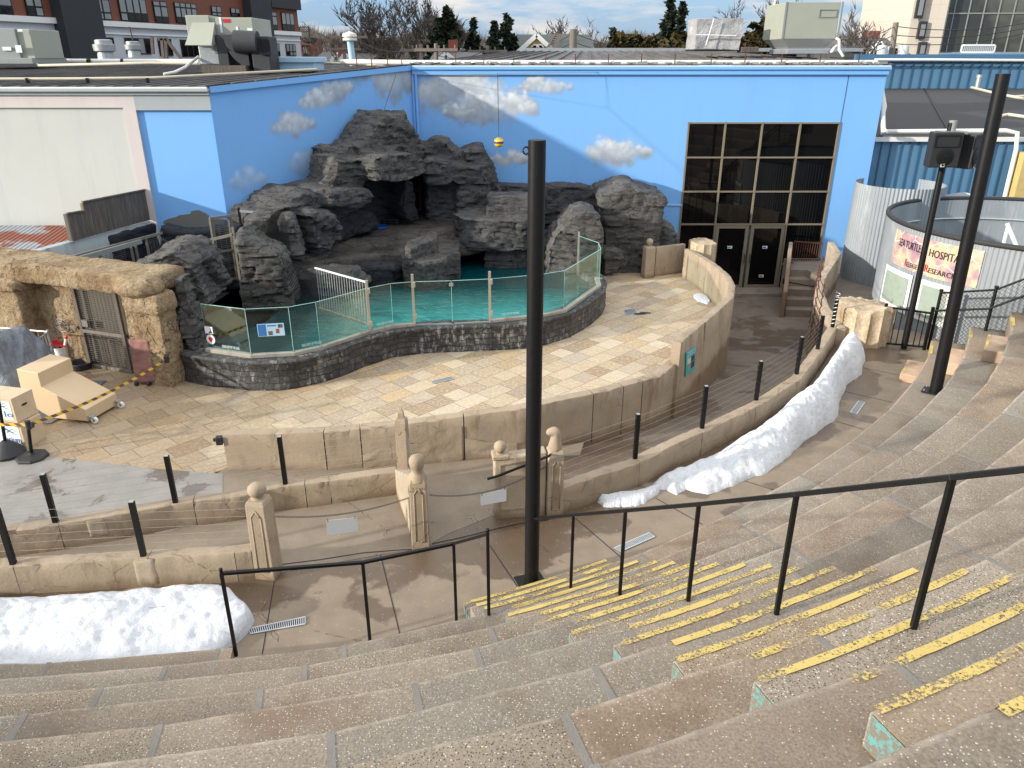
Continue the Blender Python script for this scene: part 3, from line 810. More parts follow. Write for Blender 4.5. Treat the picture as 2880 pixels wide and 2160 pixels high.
for k in range(1, 11):
    zt = Z1 + (k-1)*HR; o0 = (k-1)*DR; a0, a1 = AIL(k), AIR(k)
    zb = zt - HR/2; ob = o0 - DR/2
    if k == 1: ob = -.32
    b = thing('aisle_step', '%s half step up the middle aisle, yellow edge, chipped teal end' % (['first', 'second', 'third', 'fourth', 'fifth', 'sixth', 'seventh', 'eighth', 'ninth', 'tenth'][k-1]), 'stair step', 'half steps of the middle aisle', seat(-67.5, ob))
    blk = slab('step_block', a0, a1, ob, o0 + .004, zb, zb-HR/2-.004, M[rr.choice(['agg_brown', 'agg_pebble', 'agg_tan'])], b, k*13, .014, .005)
    obj('yellow_edge', stripe_mesh(ob, zb+.004, a0+.05, a1-.05, seed=k), M['yellow'], b)
    P, Q = seat(a0-.016, ob+.012), seat(a0-.016, ob+.30)
    mb = MB(); mb.quad((P.x, P.y, zb-HR/2+.01), (Q.x, Q.y, zb-HR/2+.01), (Q.x, Q.y, zb-.012), (P.x, P.y, zb-.012))
    obj('painted_end', mb, M['teal'], b)
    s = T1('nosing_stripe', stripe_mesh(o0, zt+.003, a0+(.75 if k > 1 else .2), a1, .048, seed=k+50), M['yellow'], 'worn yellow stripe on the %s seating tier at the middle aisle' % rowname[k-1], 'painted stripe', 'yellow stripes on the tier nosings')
for k in range(1, 5):
    zt = Z1 + (k-1)*HR; o0 = (k-1)*DR; zb = zt-HR/2; ob = o0-DR*.55
    a0, a1 = -30.6-.3*k, -27.2-.3*k
    b = thing('granite_step', '%s pink granite block step up beside the chain link fence' % ['first', 'second', 'third', 'fourth'][k-1], 'stair step', 'granite block steps of the right aisle', seat(a0, ob))
    obj('step_block', arc_block(ob, o0-.002, zb-HR/2+.002, zb+.03, a0, a1, 4, .01, k), M['granite'], b, bevel=.012)
    obj('yellow_edge', stripe_mesh(ob+.008, zb+.03, a0+.1, a1-.1, .045, 6, seed=k), M['yellow'], b)
    T1('nosing_stripe', stripe_mesh(o0, zt+.003, a1+.1, a1+2.6, .06, 6, seed=k+70), M['yellow'], 'short yellow paint mark on the right end of the %s seating tier' % rowname[k-1], 'painted stripe', 'yellow stripes on the tier nosings')
# ground surface of the seating seen along a ray (for feet of posts)
def seatz(x, y):
    a = math.degrees(math.atan2(y-CY, x-CX)); r = math.hypot(x-CX, y-CY) - R1 - gofs(a)
    if r < 0: k = 0
    else: k = int(r//DR) + 1
    z = 0 if k == 0 else Z1 + (k-1)*HR
    if k == 1 and ROW1_GAP[0] < a < ROW1_GAP[1]: z = 0
    if AIL(k) < a < AIR(k) and (r - (k-1)*DR) > DR/2: z += HR/2 if k > 0 else 0
    return z
def hit(u, v):
    d = ray(u, v); t = 1.0
    while t < 60:
        p = Vector((0, 0, CAMH)) + d*t
        if p.z <= seatz(p.x, p.y): return p
        t += .01
    return p

# ================================================================== LOW WALLS, STAGE WALL
def ribbon(pts, zt, zb, th, side=1):
    """vertical wall: pts = outer top line, thickness th to the given side"""
    n = len(pts); inn = []
    for i in range(n):
        a = Vector(pts[max(i-1, 0)][:2]); b = Vector(pts[min(i+1, n-1)][:2]); t = (b-a).normalized()
        inn.append((pts[i][0]-t.y*th*side, pts[i][1]+t.x*th*side))
    return inn
def resample(P, n):
    d = [0]
    for a, b in zip(P, P[1:]): d.append(d[-1]+math.dist(a[:2], b[:2]))
    X = np.linspace(0, d[-1], n)
    return [tuple(float(np.interp(x, d, [p[c] for p in P])) for c in range(len(P[0]))) for x in X]
def wallpanel(name, P, zts, zbs, th, mat, parent, side=1, seed=0, cham=.012, rough=.010):
    """P: outline of the outer face between two joints; gets chipped top edges and a slightly wavy face"""
    n = max(8, int(sum(math.dist(a[:2], b[:2]) for a, b in zip(P, P[1:]))/.055))
    Q = resample([(p[0], p[1], zt, zb) for p, zt, zb in zip(P, zts, zbs)], n+1)
    inn = ribbon(Q, 0, 0, th, side)
    rows = []
    def at(i, f, z):
        o = Q[i]; return (lerp(o[0], inn[i][0], f), lerp(o[1], inn[i][1], f), z)
    prof = [(0, 'b', 0), (0, 'm', .25), (0, 'm', .5), (0, 'm', .75), (0, 't', -cham*1.3), (cham/th, 't', 0), (.5, 't', .004), (1-cham/th, 't', 0), (1, 't', -cham*1.3), (1, 'm', .5), (1, 'b', 0)]
    V = []
    for f, kk, d in prof:
        for i in range(n+1):
            zt, zb = Q[i][2], Q[i][3]
            z = zb if kk == 'b' else (zt+d if kk == 't' else lerp(zb, zt, d))
            V.append(at(i, f, z))
    A = np.array(V); w = fbm(A*5+seed, 4, seed)-.5; w2 = fbm(A*19+seed, 3, seed+3)-.5
    m = n+1
    for idx in range(len(A)):
        j = idx//m; i = idx % m
        t = Vector((inn[i][0]-Q[i][0], inn[i][1]-Q[i][1])).normalized()
        s = w[idx]*rough + w2[idx]*rough*.6
        if j in (4, 5): s += max(0, w2[idx]-.12)*.16
        if j in (7, 8, 9, 10): s = -s
        A[idx, 0] += t.x*s; A[idx, 1] += t.y*s
        if 4 <= j <= 8: A[idx, 2] += w[idx]*rough*.8 - (max(0, w2[idx]-.12)*.10 if j in (4, 5, 7, 8) else 0)
    np_ = len(prof)
    F_ = [(j*m+i, j*m+i+1, (j+1)*m+i+1, (j+1)*m+i) for j in range(np_-1) for i in range(n)]
    F_ += [tuple(j*m for j in range(np_)), tuple(j*m+n for j in range(np_))[::-1]]
    mb = MB(); mb.add([tuple(x) for x in A], F_)
    return obj(name, mb, mat, parent, smooth='auto')
def splitwall(root, P, zts, zbs, th, breaks, mat, side=1, gap=.008, seed=0, rough=.010, pname='wall_panel'):
    Q = resample([(p[0], p[1], a, b) for p, a, b in zip(P, zts, zbs)], 200)
    d = [0]
    for a, b in zip(Q, Q[1:]): d.append(d[-1]+math.dist(a[:2], b[:2]))
    ts = [0] + [x for x in breaks] + [1]
    for n_, (a, b) in enumerate(zip(ts, ts[1:])):
        a_, b_ = a*d[-1]+(gap if a > 0 else 0), b*d[-1]-(gap if b < 1 else 0)
        m = max(3, int((b_-a_)/.12))
        X = np.linspace(a_, b_, m)
        sub = [tuple(float(np.interp(x, d, [q[c] for q in Q])) for c in range(4)) for x in X]
        wallpanel(pname, [s[:2] for s in sub], [s[2] for s in sub], [s[3] for s in sub], th, mat, root, side, seed+n_*3, rough=rough)
def fr(P, x):                      # fraction of the polyline length at which its x coordinate is x
    d = [0]
    for a, b in zip(P, P[1:]): d.append(d[-1]+math.dist(a[:2], b[:2]))
    return float(np.interp(x, [p[0] for p in P], d))/d[-1]

w = thing('curved_stage_wall', 'buff cast concrete stage wall curving across the middle, cracked panels and broken lower face', 'stage wall', None, (0, 10.8, 0))
SW = [G(*p, z) for p, z in [((625, 1224), .61), ((920, 1215), .66), ((1142, 1194), .71), ((1473, 1149), .83), ((1698, 1102), .82), ((1858, 1059), .8), ((1908, 1018), .8)]]
zt = [p.z for p in SW]; zb = [min(0, alleyz(p.y)) - .05 for p in SW]
zb[0] = zb[1] = zb[2] = -.04
splitwall(w, [p[:2] for p in SW], zt, zb, .2, [fr(SW, G(u, 1215, .7).x) for u in (905, 1007, 1300, 1520, 1690, 1790, 1858)], M['cast'], 1, .009, 3, .014)
# broken, spalled lower face of the middle panels: shallow rough lumps standing proud of the wall foot
def spall(u0, u1, h0, h1, seed):
    a, b = G(u0, 1215, .66), G(u1, 1200, .7); ya, yb = np.interp([a.x, b.x], [p.x for p in SW], [p.y for p in SW])
    mb = MB(); N = 46; Hn = 14
    def f(s, t):
        x = lerp(a.x, b.x, s); y = float(np.interp(x, [p.x for p in SW], [p.y for p in SW]))
        e = fbm(np.array([[x*4, t*3, seed]]), 4, seed)[0]; top = lerp(h0, h1, s)*(0.62+.7*(fbm(np.array([[x*3.5, 9, seed]]), 3, seed)[0]))
        return (x, y-.018-.05*abs(e-.35)*(1-t**3), top*t)
    mb.grid(f, N, Hn); obj('broken_face', mb, M['cast'], w, smooth='auto')
spall(1012, 1296, .22, .56, 3); spall(1303, 1455, .36, .26, 8)
w2 = thing('raised_stage_wall', 'taller buff concrete wall at stage right, stained panels, curving back toward the glass doors', 'stage wall', None, (5, 17, 0))
SW2 = [G(1915, 964, 1.22), G(2012, 884, 1.1), G(2064, 836, 1.0)]
SW2 = [(p.x, p.y, p.z) for p in SW2] + [(5.27, 17.4, .97), (5.42, 18.4, .94), (5.42, 19.6, .9), (5.32, 20.7, .86), (5.14, 21.75, .84)]
zb = [alleyz(p[1])-.08 for p in SW2]
splitwall(w2, [p[:2] for p in SW2], [p[2] for p in SW2], zb, .17, [.17, .34, .50, .66, .82], M['cast'], 1, .009, 30, .014)
# the '2003' panel on the stage wall
pl = thing('year_sign', 'small teal 2003 sign with grey pictures on the stained stage wall', 'sign', None, G(1937, 1010, .8))
def on_line(u, v, z0):  # on the raised wall's face plane (first panel)
    return GP(u, v, SW2[0], (SW2[1][0]-SW2[0][0], SW2[1][1]-SW2[0][1]))
dr2 = Vector((SW2[1][0]-SW2[0][0], SW2[1][1]-SW2[0][1], 0)).normalized(); n2 = Vector((dr2.y, -dr2.x, 0))
def plate(corners, off, th, name, mat, parent):
    mb = MB(); a = [Vector(c)+n2*off for c in corners]; b = [Vector(c)+n2*(off+th) for c in corners]
    mb.add(a+b, [(0, 1, 2, 3), (7, 6, 5, 4), (0, 4, 5, 1), (1, 5, 6, 2), (2, 6, 7, 3), (3, 7, 4, 0)])
    return obj(name, mb, mat, parent)
c4 = [on_line(1925, 1057, 0), on_line(1950, 1038, 0), on_line(1952, 975, 0), on_line(1927, 991, 0)]
plate(c4, .012, .014, 'sign_board', M['txt_teal'], pl)
ax = (c4[1]-c4[0]); up = (c4[3]-c4[0])
def text(name, s, mat, p, xd, yd, size, parent=None, ext=.0015, spacing=1.0, tagl=None, width=None):
    """real lettering mesh: baseline start p, along xd, up yd"""
    cu = bpy.data.curves.new(name, 'FONT'); cu.body = s; cu.size = size; cu.extrude = ext; cu.space_character = spacing; cu.resolution_u = 2
    to = bpy.data.objects.new(name, cu); COL.objects.link(to)
    bpy.context.view_layer.update()
    me = bpy.data.meshes.new_from_object(to.evaluated_get(bpy.context.evaluated_depsgraph_get()))
    bpy.data.objects.remove(to); bpy.data.curves.remove(cu)
    x = Vector(xd).normalized(); y = Vector(yd).normalized(); z = x.cross(y).normalized(); y = z.cross(x)
    sx = 1
    if width:
        xs = [v.co.x for v in me.vertices]; sx = width/max(1e-3, max(xs)-min(xs))
    Mx = Matrix(((x.x*sx, y.x, z.x, p[0]), (x.y*sx, y.y, z.y, p[1]), (x.z*sx, y.z, z.z, p[2]), (0, 0, 0, 1)))
    me.transform(Mx); me.materials.clear(); me.materials.append(mat)
    o = bpy.data.objects.new(name, me); COL.objects.link(o)
    if parent is not None:
        o.parent = parent
        if parent.type == 'EMPTY': o.location = -parent.location
    return o
def warp(o, fn):
    for v in o.data.vertices: v.co = fn(v.co)
for i, cc in enumerate([M['hvac_dark'], M['rock'], M['white_wall'], M['rock']]):
    r, q = divmod(i, 2)
    a = c4[0]+ax*(.12+.42*q)+up*(.18+.27*r); plate([a, a+ax*.38, a+ax*.38+up*.24, a+up*.24], .027, .003, 'picture', cc, pl)
text('lettering', '2003', M['ltblue'], c4[0]+ax*.06+up*.76+n2*.029, ax, up, .15, pl, width=ax.length*.88)
# ---- low walls
lw = thing('low_wall', 'low buff concrete kerb wall behind the left snow bank, pale patches under its black posts', 'low wall', 'low buff concrete walls', (-5, 7.4, 0))
splitwall(lw, [p[:2] for p in lowL_top], [.41]*6, [-.03]*6, .19, [fr(lowL_top, G(u, 1590, .41).x) for u in (-180, 38, 400, 640)], M['cast'], 1, .004, 60, .018)
lw = thing('low_wall', 'low buff concrete kerb wall dividing the left ramp from the grey wet concrete', 'low wall', 'low buff concrete walls', (-5, 8.4, 0))
splitwall(lw, [p[:2] for p in inL_top], [.38]*10, [-.03]*10, .19, [fr(inL_top, G(u, 1480, .38).x) for u in (-150, 160, 494, 800, 872)], M['cast'], 1, .005, 70, .018)
lw = thing('low_wall', 'long low buff concrete kerb wall curving behind the right snow bank', 'low wall', 'low buff concrete walls', (4, 11.4, 0))
splitwall(lw, [p[:2] for p in lowR_top], [.41]*9, [alleyz(p.y)-.1 for p in lowR_top], .19, [fr(lowR_top, G(u, v, .41).x) for u, v in ((1800, 1300), (1975, 1215), (2128, 1146), (2243, 1072), (2305, 993))], M['cast'], 1, .005, 80, .018)
# pale repair patches
def patch(u0, u1, line, z0, z1, seed, lbl):
    a, b = G(u0, 1570, .41).x, G(u1, 1570, .41).x
    def f(s, t):
        x = lerp(a, b, s); ys = float(np.interp(x, [p.x for p in line], [p.y for p in line]))
        e = fbm(np.array([[x*9, t*5, seed]]), 3, seed)[0]-.5
        inset = .012*(1-min(1, min(s, 1-s, t+.02, 1.02-t)*9))
        return (x + e*.03*(1 if s in (0, 1) else 0), ys-.014-.012*e+inset, lerp(z0, z1, t))
    mb = MB(); mb.grid(f, 12, 14)
    T1('repair_patch', mb, M['mortar'] if seed % 2 else M['cast_pale'], lbl, 'patch', 'pale repair patches on the low walls', smooth=True)
patch(374, 430, lowL_top, .03, .40, 4, 'large pale cement patch on the left kerb wall under a black post')
patch(136, 183, inL_top, .12, .37, 6, 'square pale cement patch on the kerb wall beside the grey wet concrete')

# ---- gate posts
def shaft(mb, c, w, z0, z1, rz, panel=None, taper=.9):
    """square gate post with a recessed pointed panel on its front face"""
    M_ = Matrix.Rotation(rz, 3, 'Z'); h = w/2
    def P(x, y, z, k=1.0): q = M_ @ Vector((x*k, y*k, 0)); return (c[0]+q.x, c[1]+q.y, z)
    mb.add([P(x, y, z0) for x, y in ((-h, -h), (h, -h), (h, h), (-h, h))] + [P(x, y, z1-.05, taper) for x, y in ((-h, -h), (h, -h), (h, h), (-h, h))] + [P(x, y, z1, taper*.86) for x, y in ((-h, -h), (h, -h), (h, h), (-h, h))],
           [(3, 2, 1, 0)] + [(i, (i+1) % 4, 4+(i+1) % 4, 4+i) for i in range(4)] + [(4+i, 4+(i+1) % 4, 8+(i+1) % 4, 8+i) for i in range(4)] + [(8, 9, 10, 11)])
def recess(c, w, z0, z1, rz, parent, side='front'):
    """framed pointed panel: raised rim around a slightly sunken field"""
    M_ = Matrix.Rotation(rz if side == 'front' else rz+PI/2, 3, 'Z')
    def P(x, y, z): q = M_ @ Vector((x, y, 0)); return (c[0]+q.x, c[1]+q.y, z)
    h = w/2; b = w*.24; zt = z1-.20; out = []
    def front(z): return -(h*lerp(1.0, .9, (z-z0)/(z1-z0))) - .0035
    prof = [(-b, z0+.12), (b, z0+.12), (b*.95, zt), (0, zt+.09), (-b*.95, zt)]
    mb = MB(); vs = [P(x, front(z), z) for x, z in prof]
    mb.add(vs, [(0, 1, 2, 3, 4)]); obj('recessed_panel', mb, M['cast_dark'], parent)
    mb = MB()
    for i in range(5):
        a, d = Vector(vs[i]), Vector(vs[(i+1) % 5]); mb.beam(a, d, .012, .014)
    obj('panel_rim', mb, M['cast'], parent, smooth=True)
M['cast_dark'] = cast('dark_panel_concrete', (.33, .26, .18))  # darker tone for the post panels and the scratched lettering
def bumpy(o, amp, sc, seed):
    me = o.data; A = np.array([v.co[:] for v in me.vertices]); N_ = np.array([v.normal[:] for v in me.vertices])
    f = (fbm(A*sc+seed, 4, seed)-.5)*amp
    A += N_*f[:, None]; me.vertices.foreach_set('co', A.ravel())
def dense(o, cuts=3):
    bm = bmesh.new(); bm.from_mesh(o.data)
    bmesh.ops.subdivide_edges(bm, edges=bm.edges[:], cuts=cuts, use_grid_fill=True); bm.to_mesh(o.data); bm.free()

# 1 ball-topped post at the left gate
c = Vector((-3.02, 7.78, 0)); rz = R(-8)
g = thing('gate_post', 'square buff gate post with a ball top, left side of the chained opening', 'gate post', 'buff gate posts', c)
mb = MB(); shaft(mb, c, .265, -.02, 1.09, rz); o = obj('shaft', mb, M['cast'], g, bevel=.012); 
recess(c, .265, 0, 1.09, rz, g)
mb = MB(); mb.lathe((c.x, c.y, 1.08), [(.085, 0), (.075, .02), (.06, .035), (.062, .045), (.095, .075), (.108, .12), (.1, .165), (.07, .20), (.03, .212), (.0001, .214)], 20); o = obj('ball_finial', mb, M['cast'], g, smooth=True); bumpy(o, .02, 14, 3)
# 2 thin tall post with pyramid tip, end of the inner wall
c2 = G(1135, 1326, .38)+Vector((.0, .08, 0))
g = thing('gate_post', 'slim buff post with a pointed tip where the wires end, behind the gate', 'gate post', 'buff gate posts', (c2.x, c2.y, 0))
mb = MB(); shaft(mb, c2, .165, 0, 1.2, R(-6), taper=.95); obj('shaft', mb, M['cast'], g, bevel=.008)
mb = MB(); mb.lathe((c2.x, c2.y, 1.19), [(.075, 0), (.06, .03), (.052, .1), (.0001, .17)], 4, PI/4, PI/4+2*PI); obj('pointed_tip', mb, M['cast'], g, bevel=.006)
# 3 wing wall sloping up to the head-topped front post
f3 = G(1182, 1548, 0) + Vector((.0, .13, 0))
g = thing('gate_post', 'square buff gate post with a rounded head finial, between the two hanging chains', 'gate post', 'buff gate posts', f3)
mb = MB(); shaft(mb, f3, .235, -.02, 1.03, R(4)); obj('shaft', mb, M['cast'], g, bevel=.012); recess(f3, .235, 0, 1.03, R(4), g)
mb = MB(); mb.lathe((f3.x, f3.y, .99), [(.115, 0), (.11, .06), (.078, .10), (.073, .14), (.09, .19), (.098, .24), (.095, .29), (.075, .33), (.035, .352), (.0001, .356)], 22)
o = obj('head_finial', mb, M['cast'], g, smooth=True); bumpy(o, .03, 9, 5)
text('scratched_lettering', '2.11.07', M['cast_dark'], (f3.x-.075, f3.y-.116, .90), (1, 0, 0), (0, 0, 1), .05, g, width=.14)
g = thing('wing_wall', 'buff wing wall rising from the slim post to the head-topped post', 'low wall', None, (-1.3, 9, 0))
a, b = Vector((c2.x-.02, c2.y-.1, 0)), Vector((f3.x-.02, f3.y+.08, 0))
wallpanel('wall_body', [(a.x-.10, a.y), (b.x-.10, b.y)], [.42, .98], [-.03, -.03], .20, M['cast_pale'], g, 1, 5)
# 4 right gate: upright panel with ball post at its left and seal-headed post at its right
g = thing('gate_post', 'broad buff gate pier with a small ball on its left corner and a handrail', 'gate post', 'buff gate posts', (0, 9.05, 0))
mb = MB(); mb.prism([(-.235, 8.98), (.47, 9.10), (.44, 9.30), (-.265, 9.18)], -.03, [.93, 1.0, 1.0, .93]); o = obj('pier_body', mb, M['cast_pale'], g, bevel=.02); 
mb = MB(); mb.prism([(-.26, 8.955), (-.03, 8.995), (-.06, 9.21), (-.29, 9.17)], .93, 1.0); obj('pier_cap', mb, M['cast'], g, bevel=.02)
mb = MB(); mb.lathe((-.16, 9.07, .99), [(.06, 0), (.045, .025)], 16); mb.sph((-.16, 9.07, 1.095), .085, 20); o = obj('ball_finial', mb, M['cast'], g, smooth=True); bumpy(o, .012, 14, 3)
mb = MB()
for x in (-.16, .36): mb.beam((x, 8.975+.17*(x+.235), .15), (x, 8.975+.17*(x+.235), .86), .014, .02)
mb.beam((-.16, 8.985, .86), (.36, 9.075, .90), .014, .02); mb.beam((-.16, 8.985, .15), (.36, 9.075, .15), .014, .02); obj('panel_rim', mb, M['cast'], g)
mb = MB(); mb.tube([(-.33, 8.86, .72), (-.2, 8.88, .75), (.50, 8.99, 1.0)], .019, 10); mb.tube([(-.2, 8.88, .75), (-.2, 8.97, .70)], .012, 6); mb.tube([(.50, 8.99, 1.0), (.52, 9.08, .98)], .016, 8)
T1('handrail', mb, M['black'], 'short black sloping handrail bolted to the broad gate pier', 'handrail')
s4 = Vector((.585, 9.17, 0)); rz = R(10)
g = thing('gate_post', 'tall buff gate post topped with a carved seal head', 'gate post', 'buff gate posts', s4)
mb = MB(); shaft(mb, s4, .235, -.03, 1.02, rz); obj('shaft', mb, M['cast_pale'], g, bevel=.012); recess(s4, .235, 0, 1.0, rz, g)
def skin(name, pts, edges, rad, mat, parent, sub=2):
    me = bpy.data.meshes.new(name); me.from_pydata([tuple(p) for p in pts], edges, []); o = bpy.data.objects.new(name, me); COL.objects.link(o)
    md = o.modifiers.new('skin', 'SKIN'); md.use_smooth_shade = True
    for i, r_ in enumerate(rad): me.skin_vertices[0].data[i].radius = (r_, r_)
    me.skin_vertices[0].data[0].use_root = True
    sb = o.modifiers.new('sub', 'SUBSURF'); sb.levels = sub; sb.render_levels = sub
    bpy.context.view_layer.update()
    m2 = bpy.data.meshes.new_from_object(o.evaluated_get(bpy.context.evaluated_depsgraph_get())); bpy.data.objects.remove(o)
    m2.materials.clear(); m2.materials.append(mat); m2.polygons.foreach_set('use_smooth', [True]*len(m2.polygons))
    o = bpy.data.objects.new(name, m2); COL.objects.link(o); o.parent = parent
    if parent.type == 'EMPTY': o.location = -parent.location
    return o
o = skin('seal_head', [(s4.x, s4.y, .95), (s4.x, s4.y, 1.08), (s4.x+.01, s4.y, 1.18), (s4.x, s4.y, 1.29), (s4.x-.075, s4.y-.02, 1.275), (s4.x-.125, s4.y-.035, 1.255)],
         [(0, 1), (1, 2), (2, 3), (3, 4), (4, 5)], [.125, .098, .078, .092, .062, .032], M['cast'], g)
bumpy(o, .012, 14, 4)
def balls(): pass
# 5 far low posts by the black rocks: small ball post, flat panel, broken fluted columns
c5 = G(1822, 782, 0); c5.y += .1
g = thing('gate_post', 'small buff post with a ball top beside the black rocks at stage right', 'gate post', 'buff gate posts', c5)
mb = MB(); shaft(mb, c5, .30, 0, .92, R(12), taper=.96); obj('shaft', mb, M['cast'], g, bevel=.015)
mb = MB(); mb.lathe((c5.x, c5.y, .91), [(.07, 0), (.055, .03), (.06, .05)], 14); mb.sph((c5.x, c5.y, 1.04), .10, 18); obj('ball_finial', mb, M['cast'], g, smooth=True)
g = thing('stage_gate_wall', 'flat buff panel wall between the small ball post and the broken column', 'stage wall', None, (4.6, 21.9, 0))
a, b = G(1841, 778, 0), G(1921, 767, 0)
wallpanel('wall_body', [(a.x, a.y), (b.x, b.y)], [.86, .86], [-.05, -.05], .15, M['cast'], g, 1, 9)
def fluted(name, c, r, h, nfl, mat, label, a0=0, a1=2*PI, broken=.12, seed=0, z0=0.0):
    rs = random.Random(seed); n = nfl*8; hs = 22
    mb = MB()
    def prof(k): t = (k/8.0) % 1.0; return 1 - .095*math.sin(PI*t)**.7
    V = []; NZ = {}
    A = np.array([[c[0]+math.cos(2*PI*k/n)*r, c[1]+math.sin(2*PI*k/n)*r, 0] for k in range(n)])
    top = h*(1 - broken*2*(fbm(A*2.2+seed, 4, seed)))
    for j in range(hs+1):
        for k in range(n):
            an = 2*PI*k/n; z = top[k]*j/hs
            nzz = (fbm(np.array([[c[0]+math.cos(an)*3, math.sin(an)*3, z*3+seed]]), 4, seed)[0]-.5)*.07
            rr_ = r*(prof(k)+nzz) * (1-.03*(j == hs))
            V.append((c[0]+rr_*math.cos(an), c[1]+rr_*math.sin(an), z0+z))
    b = len(V); V.append((c[0], c[1], z0+float(top.mean())))
    F_ = [(j*n+k, j*n+(k+1) % n, (j+1)*n+(k+1) % n, (j+1)*n+k) for j in range(hs) for k in range(n)] + [(hs*n+k, hs*n+(k+1) % n, b) for k in range(n)]
    mb.add(V, F_)
    return T1(name, mb, mat, label, 'broken column', 'broken fluted columns', smooth='auto')
M['column'] = M['sand']
def colmat():
    t = NT('weathered_column_stone'); n1 = t.noise(1.6, 7, .65, v=t.mapv((1.6, 1.6, .8)))
    col = t.ramp(n1, (.3, (.26, .19, .115)), (.48, (.50, .39, .26)), (.62, (.64, .54, .39)), (.8, (.42, .31, .19)))
    f = t.noise(20, 6, .7); col = t.mix(t.ramp(f, (.3, 0), (.6, 1)), t.mix(.5, col, (.15, .10, .06)), col)
    return t.fin(col, .92, t.bump(t.math('ADD', f, n1), .7, .03))
M['column'] = colmat()
fluted('broken_column', (7.92, 16.35), .62, 1.28, 14, M['column'], 'big broken fluted column drum at the top end of the right snow bank', seed=4, broken=.14, z0=-.3)
fluted('broken_column', G(1968, 776, 0)[:2], .40, 1.12, 11, M['column'], 'smaller broken fluted column beside the flat panel at stage right', seed=9, broken=.09)

# ---- cable posts and wires
posts = []
def cpost(ub, vb, zb, ut, vt, label, w=.062, mat='black'):
    b = G(ub, vb, zb)
    d = ray(ut, vt); t = b.y/d.y; top = CAMH + d.z*t
    p = thing('cable_post', label, 'fence post', 'black wire fence posts on the low walls', b)
    mb = MB(); mb.box((b.x, b.y, (b.z+top)/2), (w, w, top-b.z), R(8)); obj('post_tube', mb, M[mat], p, bevel=.004)
    mb = MB(); mb.box((b.x, b.y, top+.004), (w*.8, w*.8, .006), R(8)); obj('open_top', mb, M['steel'], p)
    posts.append((b, top)); return b, top
PL = [cpost(38, 1585, .41, 2, 1432, 'black square wire post at the left edge, above the snow'), cpost(404, 1562, .41, 374, 1411, 'black square wire post standing in the large pale patch of the left kerb wall')]
PI_ = [cpost(157, 1468, .38, 127, 1334, 'black square wire post on the inner kerb wall, leftmost of three'), cpost(494, 1413, .38, 471, 1282, 'black square wire post on the inner kerb wall, middle of three'), cpost(803, 1360, .38, 783, 1228, 'black square wire post on the inner kerb wall, right of the ball-topped post')]
PR = [cpost(1786, 1289, .41, 1792, 1165, 'black square wire post on the right kerb wall, nearest the seal-headed post'),
      cpost(1974, 1204, .41, 1982, 1086, 'black square wire post on the right kerb wall, second from the seal-headed post'),
      cpost(2126, 1125, .41, 2138, 1016, 'black square wire post on the right kerb wall, third from the seal-headed post'),
      cpost(2240, 1052, .41, 2252, 948, 'black square wire post on the right kerb wall, fourth from the seal-headed post'),
      cpost(2299, 982, .41, 2313, 887, 'black square wire post on the right kerb wall, fifth from the seal-headed post'),
      cpost(2341, 920, .41, 2354, 838, 'black square wire post wrapped with chain beside the big broken column')]
def wires(chain, n, label):
    g = thing('wire_fence', label, 'wire fence', 'thin wire cable fences', chain[0][0])
    for i in range(n):
        f = (i+.6)/n; P = []
        for b, top in chain: P.append((b[0], b[1], lerp(b[2], top, f)))
        for a, b2 in zip(P, P[1:]):
            pass
        mb = MB(); mb.tube(P, .0025, 4); obj('wire', mb, M['wire'], g)
    return g
ex = (Vector((-9.2, 7.5, .41)), 1.2)
wires([ex] + PL + [(Vector((-3.16, 7.72, .41)), 1.12)], 7, 'thin steel wires strung from the left edge to the ball-topped gate post')
ex2 = (Vector((-8.5, 7.6, .38)), 1.2)
wires([ex2] + PI_ + [(Vector((c2.x-.08, c2.y, .38)), 1.15)], 7, 'thin steel wires strung across the inner kerb wall to the slim pointed post')
wires([(Vector((s4.x+.1, s4.y, .41)), 1.15)] + PR[:5], 7, 'thin steel wires strung along the right kerb wall from the seal-headed post')
g = thing('wire_fence', 'short fan of wires running down from the slim pointed post to the head-topped post', 'wire fence', 'thin wire cable fences', (c2.x, c2.y, 0))
for i in range(7):
    mb = MB(); mb.tube([(c2.x+.06, c2.y-.08, .45+.1*i), (f3.x-.03, f3.y+.14, 1.0+.018*i)], .0025, 4); obj('wire', mb, M['wire'], g)
# ---- chains with blank signs
def chain(p, q, sag, label, n=70):
    p, q = Vector(p), Vector(q); g = thing('hanging_chain', label, 'chain', 'chains across the gate openings', p)
    mb = MB()
    for i in range(n):
        t = (i+.5)/n; c = p.lerp(q, t); c.z -= sag*4*t*(1-t)
        t2 = (i+.6)/n; e = p.lerp(q, t2); e.z -= sag*4*t2*(1-t2); d = (e-c).normalized()
        side = d.cross(Vector((0, 0, 1))).normalized() if i % 2 else d.cross(Vector((0, 0, 1))).normalized().cross(d)
        L_ = (q-p).length/n*.72; w_ = .011; P = []
        for k in range(9):
            a = 2*PI*k/8; P.append(c + d*math.cos(a)*L_ + side*math.sin(a)*w_)
        mb.tube(P, .0036, 5, cap=False)
    obj('links', mb, M['steel_dark'], g); return g
M['steel_dark'] = plain('dull_chain_steel', (.16, .15, .14), .5, .5, bump=0)
ch1a, ch1b = GY(755, 1451, 7.88), GY(1158, 1397, f3.y-.0)
ch2a, ch2b = GY(1208, 1392, f3.y), GY(1543, 1307, 9.1)
chain(ch1a, ch1b, .115, 'dull steel chain sagging between the ball-topped post and the head-topped post')
chain(ch2a, ch2b, .17, 'dull steel chain sagging between the head-topped post and the seal-headed post')
def onplane(u, v, a, b): return GP(u, v, (a.x, a.y), ((b-a).x, (b-a).y))
